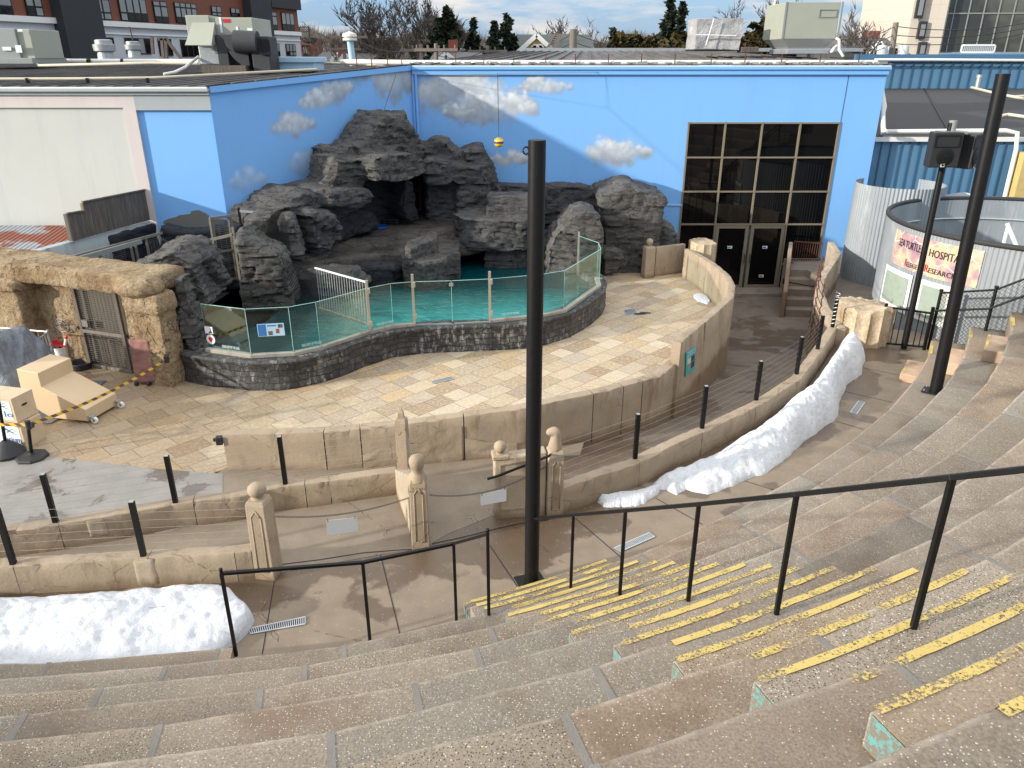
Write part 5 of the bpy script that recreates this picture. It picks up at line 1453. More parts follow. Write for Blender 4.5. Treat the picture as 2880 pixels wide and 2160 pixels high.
# shelf support rocks under the left part of its edge
rock('pool_ledge', 'stepped dark ledge dropping from the resting shelf into the water', [('p', [tuple(G(u, v, .5)[:2]) for u, v in z5_((1560, 1010), (2100, 1030), (2210, 900), (2080, 760), (1400, 830))], .1, .78, .96), ('p', [(-4.9, 18.9), (-3.0, 19.1), (-2.6, 20.4), (-5, 20.4)], .1, .95, .95)], M['rock_dark'], .06, .6, 4)
# left wall rocks
rock('cliff', 'dark layered rock shoulder against the left blue wall, overhanging at its right', [
    ('s', z1_((170, 1400), (260, 1270), (470, 1190), (560, 1080), (660, 1050), (700, 985), (780, 1000), (820, 1040), (870, 1040), (890, 990), (1110, 960), (1550, 940), (1620, 1130), (1500, 1230), (1300, 1300), (1180, 1380), (1250, 1500), (1200, 1659), (950, 1800), (400, 1700), (180, 1600)), WLp(.9), WDt, .75),
    ('s', z1_((1100, 1010), (1600, 1000), (1640, 1140), (1450, 1230), (1100, 1200)), WLp(1.5), WDt, .6),
    ('s', z1_((850, 1250), (1150, 1300), (1260, 1480), (1230, 1620), (1130, 1750), (930, 1750), (840, 1500)), WLp(1.6), WDt, .6)], M['rock'], .065, 1.0, 5)
rock('cliff', 'tall twin peaked dark cliff above the dark overhang, highest of the pool rocks', [
    ('s', z1_((1120, 960), (1150, 740), (1190, 510), (1310, 450), (1410, 485), (1520, 400), (1620, 250), (1720, 130), (1800, 5), (1900, 95), (1990, 105), (2085, 15), (2150, 190), (2330, 430), (2440, 560), (2350, 740), (2210, 850), (1900, 890), (1550, 900)), WLp(.75), WDt, .65),
    ('s', z1_((1130, 900), (1175, 600), (1560, 600), (1600, 880), (1580, 1180), (1080, 1150)), WLp(1.1), WDt, .6),
    ('s', z1_((1560, 620), (1700, 560), (2100, 540), (2260, 640), (2290, 780), (2180, 850), (1900, 900), (1600, 900)), WLp(1.55), WDt, .75, .95)], M['rock_warm'], .065, 1.0, 8)
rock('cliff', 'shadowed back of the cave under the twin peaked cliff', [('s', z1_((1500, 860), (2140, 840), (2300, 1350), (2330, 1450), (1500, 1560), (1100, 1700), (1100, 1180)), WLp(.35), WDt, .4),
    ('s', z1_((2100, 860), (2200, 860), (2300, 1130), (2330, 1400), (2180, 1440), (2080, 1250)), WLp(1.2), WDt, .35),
    ('s', z1_((1080, 1450), (1500, 1250), (1750, 1300), (1800, 1500), (1650, 1560), (1100, 1700)), WLp(1.25), WDt, .35)], M['rock_dark'], .07, .8, 9)  # darker rock here: the shade of the cave is put into the colour
rock('cliff', 'dark cliff right of the cave door, two blunt summits against the blue wall', [
    ('s', z2_((430, 380), (520, 440), (580, 470), (650, 400), (700, 362), (780, 352), (880, 380), (950, 480), (1010, 540), (1110, 505), (1190, 472), (1300, 480), (1340, 580), (1430, 700), (1480, 900), (1540, 1080), (1560, 1200), (1400, 1350), (1000, 1450), (870, 1450), (600, 1380), (600, 1000), (560, 850), (440, 740)), (0, 23.85), (1, 0), .7),
    ('s', z2_((600, 640), (720, 620), (930, 660), (950, 930), (800, 960), (600, 940)), (0, 23.0), (1, 0), .45),
    ('s', z2_((960, 680), (1300, 700), (1440, 900), (1480, 1200), (1200, 1380), (980, 1400)), (0, 23.3), (1, 0), .5)], M['rock'], .065, 1.0, 12)
# cave door
dp = GY(1165, 560, 24.0)
g = thing('cave_gate', 'tall dim mesh gate inside the cave mouth', 'gate', None, (dp.x, 24.0, FZ))
mb = MB()
x0, x1 = GY(1147, 560, 24.0).x, GY(1182, 560, 24.0).x; zt_, zb_ = GY(1150, 476, 24.0).z, GY(1150, 590, 24.0).z
for x in (x0, x1): mb.beam((x, 24.0, zb_), (x, 24.0, zt_), .05, .05)
for z in (zb_, (zb_+zt_)/2, zt_): mb.beam((x0, 24.0, z), (x1, 24.0, z), .05, .05)
obj('gate_frame', mb, M['rust'], g)
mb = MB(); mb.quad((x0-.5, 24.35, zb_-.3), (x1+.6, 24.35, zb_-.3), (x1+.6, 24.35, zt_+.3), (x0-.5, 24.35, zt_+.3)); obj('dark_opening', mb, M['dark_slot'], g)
# right platform over the water with block
rock('rock_platform', 'flat topped dark rock platform overhanging the pool behind the thick pole', [
    ('p', [(-1.75, 22.0), (-1.35, 21.1), (-.6, 20.85), (.35, 20.9), (.75, 21.3), (.8, 23.8), (-1.0, 23.8)], .95, 1.80, 1.0),
    ('p', [(-.75, 21.3), (.4, 21.2), (.7, 21.8), (.7, 23.5), (-.6, 23.5)], .2, 1.2, 1.0)], M['rock'], .06, .8, 15)
rock('rock_block', 'squared dark rock block sitting on the flat rock platform', [('p', [(-.75, 21.75), (.62, 21.7), (.68, 22.5), (-.70, 22.6)], 1.7, 2.32, .96)], M['rock'], .05, .35, 16, fine=.6)
# near platform with long bench block
rock('rock_platform', 'low grey rock platform beside the water carrying a long rock block', [
    ('p', [tuple(G(u, v, 1.08)[:2]) for u, v in z6_((225, 620), (330, 770), (580, 830), (850, 790), (900, 700), (1035, 690), (1040, 500), (760, 490), (420, 540))], .15, 1.12, 1.0)], M['rock_warm'], .05, .45, 18, fine=.8)
rock('rock_block', 'long low rock block like a bench on the near rock platform', [
    ('p', [tuple(G(u, v, 1.12)[:2]) for u, v in z6_((345, 770), (430, 785), (770, 640), (770, 560), (690, 540), (345, 690))], 1.0, 1.47, .93)], M['rock_warm'], .04, .3, 19, fine=.7)
rock('rock_block', 'small dark step block at the foot of the rock platform', [('b', GY(1297, 628, 21.9), (.19, .16, .14), 8)], M['rock'], .04, .2, 21, fine=.5)
# rear low rock wall along the blue wall
rock('rock_wall', 'long low dark rock wall running along the back blue wall', [
    ('s', z3_((-420, 150), (0, 148), (150, 160), (420, 155), (560, 145), (850, 165), (980, 190), (1100, 195), (1350, 190), (1400, 640), (700, 690), (370, 690), (0, 690), (-420, 560)), (0, 24.45), (1, 0), .3)], M['rock'], .065, .75, 23)
# big right rocks
rock('boulder', 'huge layered rock mass right of the pool, chalk streaked and touching the blue wall', [
    ('s', z3_((1040, 225), (1200, 180), (1350, 135), (1450, 132), (1530, 190), (1790, 225), (1840, 290), (1795, 450), (1750, 640), (1700, 900), (1640, 1280), (1300, 1230), (1110, 1260), (1080, 800), (1100, 560), (1060, 430)), (0, 23.4), (1, 0), 1.25, .97)], M['rock_grey'], .07, 1.0, 25)
rock('boulder', 'rounded layered rock at the water edge right of the thick pole', [
    ('s', z3_((385, 1000), (400, 890), (500, 720), (620, 610), (700, 490), (760, 465), (850, 455), (900, 445), (1010, 470), (1090, 540), (1110, 900), (1080, 1120), (700, 1240), (390, 1240)), (0, 21.5), (1, 0), .9, .94)], M['rock_grey'], .065, 1.0, 27)
rock('boulder', 'low rounded layered rock between the huge rock mass and the glass doors', [
    ('s', z3_((1600, 700), (1770, 600), (1880, 592), (1990, 660), (2045, 780), (2050, 930), (1990, 1250), (1640, 1290), (1590, 1000)), (0, 23.4), (1, 0), .7),
    ('s', z3_((1300, 800), (1640, 700), (1700, 900), (1660, 1290), (1320, 1240)), (0, 22.75), (1, 0), .45)], M['rock_grey'], .065, .9, 28)
rock('boulder', 'small low rock at the paving just behind the glass corner', [
    ('s', z3_((1095, 950), (1250, 930), (1370, 1000), (1370, 1100), (1290, 1240), (1100, 1262)), (0, 22.2), (1, 0), .5)], M['rock_grey'], .055, .8, 29)
# ---- left foreground rocks
rock('boulder', 'upright grey brown rock with a sloping crest beside the black net', [
    ('s', z5_((140, 500), (140, 370), (200, 340), (290, 410), (480, 545), (640, 595), (690, 680), (790, 1000), (870, 1330), (250, 1340), (190, 1100), (180, 900), (210, 800)), (-5.0, 17.75), (1, .12), .5)], M['rock_warm'], .055, .9, 31)
rock('boulder', 'tall narrow rock pillar leaning behind the black net', [
    ('s', z5_((640, 300), (655, 200), (760, 168), (840, 210), (930, 480), (975, 680), (790, 700), (740, 560)), (-4.6, 18.75), (1, .15), .35)], M['rock_warm'], .05, .8, 33)
rock('boulder', 'sloping grey layered rock shelf stepping down to the water behind the barred barrier', [
    ('s', z5_((700, 700), (850, 665), (1000, 675), (1160, 725), (1340, 865), (1400, 1000), (1100, 1150), (800, 1000)), (-4.5, 19.4), (1, -.25), .5),
    ('s', z5_((900, 900), (1200, 860), (1540, 875), (1650, 955), (1790, 1070), (1600, 1170), (1130, 1190)), (-4.3, 18.7), (1, -.1), .5)], M['rock_grey'], .05, 1.1, 35, bed=.11)
# rock between the sandstone wall and the glass
c = G(505, 800, 1.3)
rock('boulder', 'rounded layered grey rock dome beside the sandstone wall, running down to the pool wall', [
    ('s', z4_((790, 720), (830, 600), (1000, 495), (1220, 430), (1330, 470), (1500, 560), (1550, 700), (1620, 950), (1640, 1010), (1390, 1100), (1100, 1050)), (-6.8, 15.6), (1, .1), .75),
    ('s', z4_((1130, 780), (1290, 760), (1380, 950), (1400, 1090), (1480, 1560), (1330, 1660), (1260, 1400), (1200, 1050)), (-6.35, 14.35), (1, .1), .35)], M['rock_warm'], .05, .9, 37, bed=.13)

# ---- black nets
def net(pa, pb, pc, pd, nu, nv, r, label, sag=.1, name='cargo_net'):
    """diamond net over the quad a b c d"""
    pa, pb, pc, pd = map(Vector, (pa, pb, pc, pd)); n_ = (pb-pa).cross(pd-pa).normalized()
    def P(s, t):
        p = pa.lerp(pb, s).lerp(pd.lerp(pc, s), t); return p + n_*sag*math.sin(PI*s)*math.sin(PI*t)
    mb = MB()
    for k in range(-nv, nu+1):
        for sg in (0, 1):
            pts = []
            for j in range(nv+1):
                i = k+j
                if 0 <= i <= nu:
                    s = i/nu if not sg else 1-i/nu
                    pts.append(P(s, j/nv))
            if len(pts) > 1: mb.tube(pts, r, 4, cap=False)
    return T1(name, mb, M['rope'], label, 'net', 'black rope nets around the rocks')
def nq(pl, *pts): return [GP(*z5_(p)[0], pl, (1, .1)) for p in pts]
net(*nq((-4.9, 18.25), (480, 260), (700, 165), (790, 640), (510, 560)), 11, 18, .007, 'black rope net hanging between the tall rock pillar and the fence post', .08)
net(*nq((-5.6, 18.35), (225, 320), (480, 270), (510, 560), (300, 430)), 10, 8, .007, 'black rope net stretched across the dark gap left of the hanging net', .05)
q = nq((-4.8, 17.35), (665, 720), (870, 1330)); q2 = nq((-4.1, 16.35), (1095, 930), (1130, 1270))
net(q[0], q2[0], q2[1], q[1], 16, 17, .007, 'black rope net sagging from the grey rock down to the barred barrier', .12)

# ---- ball toy, disc, tray, on the shelf
bp = GY(1403, 400, 22.0)
g = thing('ball_toy', 'striped yellow, orange and purple ball hanging on a thin cord over the pool', 'ball', None, bp)
rb = .135
cols = [plain('ball_red', (.65, .06, .02), .4, bump=0), plain('ball_green', (.05, .35, .05), .4, bump=0), plain('ball_yellow', (.85, .55, .01), .4, bump=0), plain('ball_purple', (.12, .03, .12), .4, bump=0), plain('ball_orange', (.80, .22, .02), .4, bump=0)]
bands = [(-90, -62, 1), (-62, -50, 0), (-50, -14, 2), (-14, 12, 3), (12, 34, 2), (34, 50, 4), (50, 70, 1), (70, 90, 0)]
for a0, a1, ci in bands:
    prof = [(rb*math.cos(R(a)), rb*math.sin(R(a))) for a in np.linspace(a0, a1, 6)]
    prof = [(max(1e-4, r), z) for r, z in prof]
    mb = MB(); mb.lathe(tuple(bp), prof, 22); obj('ball_stripe', mb, cols[ci], g, smooth=True)
tp = GY(1397, 201, 22.0)
mb = MB(); mb.tube([(bp.x, bp.y, bp.z+rb), (tp.x, tp.y+1.4, 5.5)], .008, 6); obj('cord', mb, M['black_rough'], g)
mb = MB(); mb.tube([(-3.0, 24.7, 5.45), (-.4, 23.5, 5.43), (bp.x, 23.4, 5.5), (2.6, 24.7, 5.5)], .006, 5); T1('overhead_rope', mb, M['wire'], 'thin pale cord strung just under the eave above the ball', 'cord', 'thin cords above the pool')
a, b = GP(1113, 212, WLp(.4), WDt), GP(1075, 325, WLp(.9), WDt)
mb = MB(); mb.tube([a, b], .007, 5); T1('guy_rope', mb, M['black_rough'], 'thin dark cord running down to the twin peaked cliff', 'cord', 'thin cords above the pool')
p = GY(1070, 634, 21.2); p = G(1070, 637, FZ+.20)
mb = MB(); mb.lathe((p.x, min(p.y, 22.1), FZ+.25), [(.0001, .03), (.24, .03), (.27, .05), (.28, .02), (.25, 0)], 30)
for i, v in enumerate(mb.v): mb.v[i] = (v[0], v[1], v[2])
T1('blue_disc', mb, M['blue_plastic'], 'round bright blue plastic disc lying on the resting shelf', 'disc', smooth=True)
p = G(1105, 626, FZ+.25)
g = thing('black_tray', 'small black plastic crate beside the blue disc', 'crate', None, (p.x, 22.6, FZ+.22))
mb = MB()
for z in (0, .07, .14): mb.box((p.x, 22.6, FZ+.25+z), (.42, .26, .03), R(-8))
obj('crate_slats', mb, M['black_rough'], g)
mb = MB()
for x in (-.19, .19): mb.box((p.x+x, 22.6, FZ+.32), (.03, .24, .19), R(-8))
obj('crate_end', mb, M['black_rough'], g)
dr_ = G(1082, 693, FZ+.06); mb = MB()
for i in range(9): mb.box((dr_.x-.32+i*.075, dr_.y-.15, FZ+.06), (.03, .26, .012), R(-8))
T1('shelf_drain', mb, M['dark_slot'], 'dark slotted drain in the resting shelf', 'floor drain', 'metal floor drains')
# ================================================================== LEFT SIDE: sculpted sandstone wall
SA, SB = Vector((-6.75, 14.0, 0)), Vector((-12.2, 15.93, 0))      # line of the wall face from the column toward the left
SD = (SB-SA).normalized(); SN = Vector((SD.y, -SD.x, 0)); SN = SN if SN.y < 0 else -SN
def sw(u, v, off=0.0):
    p0 = SA + SN*off; return GP(u, v, (p0.x, p0.y), (SD.x, SD.y))
def sbox(d0, d1, f0, f1, z0, z1):   # along the wall, toward the viewer, height
    P = [SA+SD*d0+SN*f0, SA+SD*d1+SN*f0, SA+SD*d1+SN*f1, SA+SD*d0+SN*f1]; return ('p', [(p.x, p.y) for p in P], z0, z1, 1.0)
dA, dB = (sw(378, 1050)-SA).dot(SD), (sw(256, 1031)-SA).dot(SD)
dL0, dL1 = (sw(125, 960)-SA).dot(SD), (sw(20, 930)-SA).dot(SD)
sg = thing('sandstone_wall', 'sculpted sandstone wall with a thick rounded lintel, pillars and a mesh door', 'rock wall', None, SA)
rock('lintel', None, None or [sbox(-.05, 7.2, -.75, .30, 1.78, 2.14), ('e', tuple(SA+SD*.25+SN*.15+Vector((0, 0, 1.93))), (.5, .42, .20), -20)], M['sand'], .06, .28, 41, parent=sg, bed=.5, fine=.4)
rock('wall_body', None, [sbox(.35, dA-.02, -.22, .0, -.1, 1.82), sbox(dB+.02, dL0+.2, -.22, .0, -.1, 1.82), sbox(dA-.05, dB+.05, -.3, -.12, 1.72, 1.85)], M['sand'], .05, .22, 42, parent=sg, bed=.5, fine=.3)
rock('pillar', None, [sbox(-.28, .42, -.15, .36, -.1, 1.85), sbox(-.36, .50, -.1, .42, 1.50, 1.66), sbox(-.33, .47, -.1, .40, 1.66, 1.84)], M['sand'], .045, .22, 43, parent=sg, bed=.5, fine=.3)
rock('pillar', None, [sbox(dL0-.1, dL1+.1, -.15, .42, -.1, 1.85), sbox(dL0-.2, dL1+.3, -.1, .55, 1.62, 1.80), sbox(dL1, 7.4, -.4, .05, -.1, 1.7)], M['sand'], .05, .22, 44, parent=sg, bed=.5, fine=.3)
# mesh door
dr = thing('mesh_door', 'tall wood framed mesh door set into the sandstone wall', 'door', None, SA+SD*((dA+dB)/2))
def sp3(d_, f, z): p = SA+SD*d_+SN*f; return Vector((p.x, p.y, z))
mb = MB()
for d_ in (dA+.04, dB-.04): mb.beam(sp3(d_, .03, -.0), sp3(d_, .03, 1.76), .06, .07)
for z in (.04, .80, 1.74): mb.beam(sp3(dA, .03, z), sp3(dB, .03, z), .06, .07)
obj('door_frame', mb, M['polewood'], dr, bevel=.006)
mb = MB(); mb.quad(sp3(dA, -.10, 0), sp3(dB, -.10, 0), sp3(dB, -.10, 1.76), sp3(dA, -.10, 1.76)); obj('dark_backing', mb, M['meshback'] if 'meshback' in M else plain('dim_backing', (.10, .085, .06), .9), dr)
mb = MB()
for k in range(38): z = .06+k*.0445; mb.beam(sp3(dA+.06, .02, z), sp3(dB-.06, .02, z), .006, .008)
for k in range(12): d_ = lerp(dA+.06, dB-.06, k/11); mb.beam(sp3(d_, .02, .05), sp3(d_, .02, 1.72), .005, .005)
obj('wire_mesh', mb, M['steel_dark'], dr)
mb = MB(); mb.beam(sp3(dB-.28, .06, .92), sp3(dB-.12, .06, .92), .02, .02); mb.box(sp3(dB-.2, .07, .98), (.15, .03, .14), math.atan2(SD.y, SD.x)); obj('latch_box', mb, M['steel_dark'], dr)
# pipe over lintel and fish emblem
mb = MB(); mb.tube([sp3(6.0, -.75, 2.22), sp3(5.95, .1, 2.20), sp3(5.9, .37, 2.14), sp3(5.86, .40, 1.72)], .022, 8); T1('conduit_pipe', mb, M['steel'], 'thin grey pipe bent over the sandstone lintel', 'pipe')
fc = sw(178, 914, .05); g = thing('fish_emblem', 'grey openwork metal fish mounted on the sandstone wall', 'wall ornament', None, fc)
mb = MB()
for r_, cx in ((.16, 0), (.10, -.03), (.05, -.05)): mb.tube([fc + SD*(-cx-.0 + math.cos(a)*r_*1.15) + SN*.03 + Vector((0, 0, math.sin(a)*r_*.85)) for a in np.linspace(0, 2*PI, 21)], .009, 6, cap=False)
for k in range(8):
    a = k*PI/4; mb.tube([fc+SN*.03+SD*math.cos(a)*.05+Vector((0, 0, math.sin(a)*.04)), fc+SN*.03+SD*math.cos(a+.3)*.18+Vector((0, 0, math.sin(a+.3)*.13))], .007, 5)
mb.add([fc+SN*.03-SD*.17, fc+SN*.03-SD*.32+Vector((0, 0, .05)), fc+SN*.03-SD*.32+Vector((0, 0, -.09))], [(0, 1, 2)])
obj('openwork', mb, M['steel_dark'], g)
# pink pedestal on wheels
c = G(424, 1078, 0); c.y += .12
pdl = thing('pink_pedestal', 'square pinkish stone pedestal on small black wheels beside the sandstone pillar', 'pedestal', None, c)
rock('pedestal_body', None, [('p', [(c.x-.25, c.y-.2), (c.x+.17, c.y-.24), (c.x+.25, c.y+.14), (c.x-.17, c.y+.18)], .06, .93, .94)], M['pink_block'], .025, .12, 51, parent=pdl, bed=.4, fine=.3)
mb = MB(); mb.tube([(c.x-.02, c.y-.02, .90), (c.x-.02, c.y-.02, .96)], .05, 12); obj('socket', mb, M['black_rough'], pdl)
for k, x in enumerate((-.22, .02)):
    mb = MB(); mb.tube([(c.x+x-.02, c.y-.24, .045), (c.x+x+.03, c.y-.245, .045)], .045, 12); obj('wheel', mb, M['rubber'], pdl)
# wall tape box and tape
def tapemat():
    t = NT('hazard_tape'); w = t.n('ShaderNodeTexWave', wave_type='BANDS', bands_direction='DIAGONAL'); w.inputs['Scale'].default_value = 3.2; w.inputs['Distortion'].default_value = 0
    t.L(t.n('ShaderNodeUVMap').outputs[0], w.inputs[0])
    return t.fin(t.mix(t.math('GREATER_THAN', w.outputs[0], .5), (.70, .50, .06), (.17, .075, .06)), .6)
M['tape'] = tapemat()
tb = sw(468, 1010, .42); g = thing('tape_box', 'small black tape dispenser on the sandstone pillar', 'tape box', 'barrier tape boxes', tb)
mb = MB(); mb.box(tb, (.09, .09, .14), R(20)); obj('dispenser', mb, M['black_rough'], g, bevel=.01)
st2 = G(92, 1288, 0); top2 = GY(78, 1190, st2.y)
st1 = G(26, 1280, 0)
q1 = top2 + Vector((0, 0, -.03)); q0 = GY(-90, 1190, st1.y)
def ribbon_tape(a, b, label, sag, w=.055):
    n = 40; V = []; L_ = (b-a).length
    for i in range(n+1):
        t = i/n; p = a.lerp(b, t); p.z -= sag*4*t*(1-t); V += [(p.x, p.y, p.z-w/2), (p.x, p.y-.004, p.z+w/2)]
    mb = MB(); mb.add(V, [(2*i, 2*i+2, 2*i+3, 2*i+1) for i in range(n)]); o = T1('barrier_tape', mb, M['tape'], label, 'barrier tape', 'hazard tapes')
    uvgrid(o, [L_*(i//2)/n for i in range(2*n+2)], [w*(i % 2) for i in range(2*n+2)])
ribbon_tape(q1, tb, 'yellow and brown hazard tape stretched from the stanchion to the sandstone pillar', .10)
ribbon_tape(q0, q1, 'short length of hazard tape leaving the photo at the left edge', .01)
# stanchions
g = thing('stanchion', 'black tape stanchion with a flat octagonal base', 'stanchion', 'black stanchions', st2)
mb = MB(); mb.lathe((st2.x, st2.y, 0), [(.0001, 0), (.24, 0), (.245, .03), (.22, .055), (.05, .075), (.045, .10), (.0001, .10)], 8, PI/8, PI/8+2*PI); obj('base', mb, M['black_rough'], g, bevel=.006)
mb = MB(); mb.tube([(st2.x, st2.y, .08), (top2.x, st2.y, top2.z)], .028, 14); obj('post_tube', mb, M['black'], g, smooth='auto')
mb = MB(); mb.tube([(top2.x, st2.y, top2.z-.10), (top2.x, st2.y, top2.z+.04)], .042, 14); mb.box((top2.x+.05, st2.y, top2.z-.04), (.06, .05, .07)); obj('tape_head', mb, M['black_rough'], g)
g = thing('stanchion', 'black sign stand with a fluted conical base at the left edge', 'stanchion', 'black stanchions', st1)
mb = MB(); n = 32; V = []
for r_, z in ((.235, 0), (.24, .05), (.15, .17), (.06, .26), (.035, .27)):
    for k in range(n): a = 2*PI*k/n; q = r_*(1+(.05 if k % 2 and z < .2 else 0)); V.append((st1.x+q*math.cos(a), st1.y+q*math.sin(a), z))
mb.add(V, [(j*n+k, j*n+(k+1) % n, (j+1)*n+(k+1) % n, (j+1)*n+k) for j in range(4) for k in range(n)]); obj('base', mb, M['black_rough'], g, smooth='auto')
tt = GY(-2, 1110, st1.y); mb = MB(); mb.tube([(st1.x, st1.y, .25), (tt.x, st1.y, tt.z+.25)], .026, 12); obj('post_tube', mb, M['black'], g, smooth='auto')
mb = MB(); mb.box((tt.x-.14, st1.y-.03, tt.z+.15), (.30, .015, .5)); obj('sign_board', mb, M['sign_white'], g)
# stacked logo boxes
def bx3(name, P, z0, z1, mat, parent, bevel=.004): mb = MB(); mb.prism([(p.x, p.y) for p in P], z0, z1); return obj(name, mb, mat, parent, bevel=bevel)
f0, f1, b1_ = G(-95, 1240, 0), G(75, 1262, 0), G(112, 1240, 0)
e1 = (f1-f0); e1.normalize(); e2 = Vector((-e1.y, e1.x, 0))
for lvl, (z0, z1, lbl) in enumerate(((0, .44, 'lower pale plywood box with a blue fin logo, bottom of the stack'), (.45, .88, 'upper pale plywood box with a hand slot and blue wave logo'))):
    ofs = Vector((0, 0, 0)) if lvl == 0 else Vector((-.05, .03, 0))
    A_ = f1-e1*.95+ofs; B_ = f1+ofs; C_ = B_+e2*.42; D_ = A_+e2*.42
    g = thing('logo_box', lbl, 'box', 'stacked plywood boxes', A_)
    bx3('box_body', [A_, B_, C_, D_], z0, z1, M['wood_box'], g)
    n_ = -e2*.004
    mb = MB(); mb.quad(A_+e1*.04+n_+Vector((0, 0, z0+.05)), B_-e1*.05+n_+Vector((0, 0, z0+.05)), B_-e1*.05+n_+Vector((0, 0, z1-.05)), A_+e1*.04+n_+Vector((0, 0, z1-.05))); obj('logo_panel', mb, M['sign_white'], g)
    for k in range(3):
        mb = MB(); c0 = B_-e1*.30+n_*2+Vector((0, 0, z0+.27+.03*k)); V = []
        for i in range(15): t = i/14; V.append(c0+e1*(t*.24-.02*k)+Vector((0, 0, .018*math.sin(t*7+k)+.016*(1-t))))
        for i in range(15)[::-1]: t = i/14; V.append(c0+e1*(t*.24-.02*k)+Vector((0, 0, .018*math.sin(t*7+k)-.012*(1-t))))
        mb.add(V, [tuple(range(30))]); obj('wave_logo', mb, M['bluemetal'], g)
    text('lettering', 'arium' if lvl == 0 else 'lo', M['txt_blue'], B_-e1*(.36 if lvl == 0 else .22)+n_*2+Vector((0, 0, z0+.10)), e1, (0, 0, 1), .15, g, width=.30 if lvl == 0 else .16)
    if lvl:
        mb = MB(); q = B_+e2*.21+e1*.004; mb.add([q+e2*(math.cos(a)*.06)+Vector((0, 0, z0+.25+math.sin(a)*.02)) for a in np.linspace(0, 2*PI, 16, endpoint=False)], [tuple(range(16))]); obj('hand_slot', mb, M['dark_slot'], g)
# tan ramp block on castors
wf, wb_ = G(255, 1178, 0), G(337, 1136, 0)
P1 = G(247, 1181, .08); P2 = G(332, 1132, .08); P3 = G(92, 1165, .0)
e1 = (P2-P1); e1.z = 0; W_ = e1.length; e1.normalize(); e2 = Vector((-e1.y, e1.x, 0)); Ln = (P3-P1).dot(e2); 
g = thing('ramp_box', 'tan painted wooden step ramp on castors, behind the hazard tape', 'ramp', None, P1)
prof = [(0, .05), (0, .27), (Ln*.64, .62), (Ln*.64, .88), (Ln*.98, .92), (Ln*1.02, .02)]
V = [Vector((P1.x, P1.y, 0))+e2*a+Vector((0, 0, z)) for a, z in prof]; V2 = [v+e1*W_ for v in V]; n = len(V)
mb = MB(); mb.add(V+V2, [tuple(range(n))[::-1], tuple(range(n, 2*n))]+[(i, (i+1) % n, n+(i+1) % n, n+i) for i in range(n)]); obj('ramp_body', mb, M['cream_box'], g, bevel=.008)
for k in (0.06, .94):
    c = Vector((P1.x, P1.y, 0))+e1*W_*k-e2*.10
    mb = MB(); mb.tube([c+e1*-.022+Vector((0, 0, .065)), c+e1*.022+Vector((0, 0, .065))], .062, 18); w_ = obj('wheel', mb, M['white_plastic'], g, bevel=.006)
    mb = MB(); mb.tube([c+e1*-.026+Vector((0, 0, .065)), c+e1*.026+Vector((0, 0, .065))], .02, 10); obj('hub', mb, M['steel_dark'], w_)
    mb = MB(); mb.beam(c+Vector((0, 0, .14)), c+e2*.10+Vector((0, 0, .14)), .09, .02); mb.beam(c+e1*.03+Vector((0, 0, .06)), c+e1*.03+Vector((0, 0, .14)), .006, .05); mb.beam(c-e1*.03+Vector((0, 0, .06)), c-e1*.03+Vector((0, 0, .14)), .006, .05); obj('bracket', mb, M['steel'], g)
# tarp covered load
tc = G(60, 1085, 0); 
def tf(s, t):
    x = lerp(-9.75, -8.05, s); y = lerp(12.0, 13.9, t)
    ridge = np.exp(-((s-.28)/.42)**2)*np.exp(-((t-.55)/.55)**4)
    e = np.minimum(1, np.minimum(s, 1-s)*5)*np.minimum(1, np.minimum(t, 1-t)*5); Z = 0*s
    f = fbm(np.c_[x*2.6, y*2.6, Z+3], 5, 61)-.5; f2 = np.abs(fbm(np.c_[x*4.0+y*2, Z, y*1.2], 4, 62)-.5)
    return x+f*.15, y+f*.1, np.maximum(0.0, 1.35*ridge*e**.6 + (f*.16 - f2*.30)*e + .02)
mb = MB(); mb.gridv(tf, 90, 90); T1('tarp_pile', mb, M['tarp'], 'crumpled grey tarpaulin draped over a tall load at the left', 'tarpaulin', smooth=True)
# railing frame behind the tarp, balustrade at far left, bucket with mop, black bowl
g = thing('metal_frame', 'low white metal frame rail sticking out behind the grey tarpaulin', 'railing', None, (-8.8, 14.0, 0))
a, b = G(75, 926, .95), G(135, 933, .95); c_ = b+Vector((.12, -.75, 0))
mb = MB()
for p, q in ((a+Vector((-.6, .1, 0)), b), (b, c_)):
    mb.tube([p, q], .018, 8); mb.tube([p+Vector((0, 0, -.80)), q+Vector((0, 0, -.80))], .014, 6)
    for k in range(7): t = (k+.5)/7; w_ = p.lerp(q, t); mb.tube([w_, w_+Vector((0, 0, -.80))], .008, 6)
for p in (b, c_): mb.tube([p+Vector((0, 0, .05)), (p.x, p.y, .02)], .022, 8)
obj('rails', mb, M['steel'], g)
bk = G(180, 1022, 0)
g = thing('bucket', 'white plastic bucket with red dustpan and a red capped bottle in it', 'bucket', None, bk)
mb = MB(); mb.lathe((bk.x, bk.y, 0), [(.0001, 0), (.12, 0), (.145, .36), (.155, .36), (.155, .38), (.14, .38), (.13, .05), (.0001, .05)], 24); obj('pail', mb, M['white_plastic'], g, smooth='auto')
mb = MB(); mb.tube([(bk.x-.14, bk.y, .33), (bk.x-.06, bk.y-.16, .22), (bk.x+.06, bk.y-.16, .22), (bk.x+.14, bk.y, .33)], .005, 6); obj('handle', mb, M['steel'], g)
g = thing('dustpan', 'red plastic dustpan lying across the white bucket', 'dustpan', None, (bk.x, bk.y, .4))
mb = MB(); mb.box((bk.x-.02, bk.y, .43), (.34, .24, .025), .3, Matrix.Rotation(.25, 3, 'Y')); mb.box((bk.x-.1, bk.y+.1, .46), (.26, .03, .07), .3); obj('pan', mb, M['red'], g, bevel=.01)
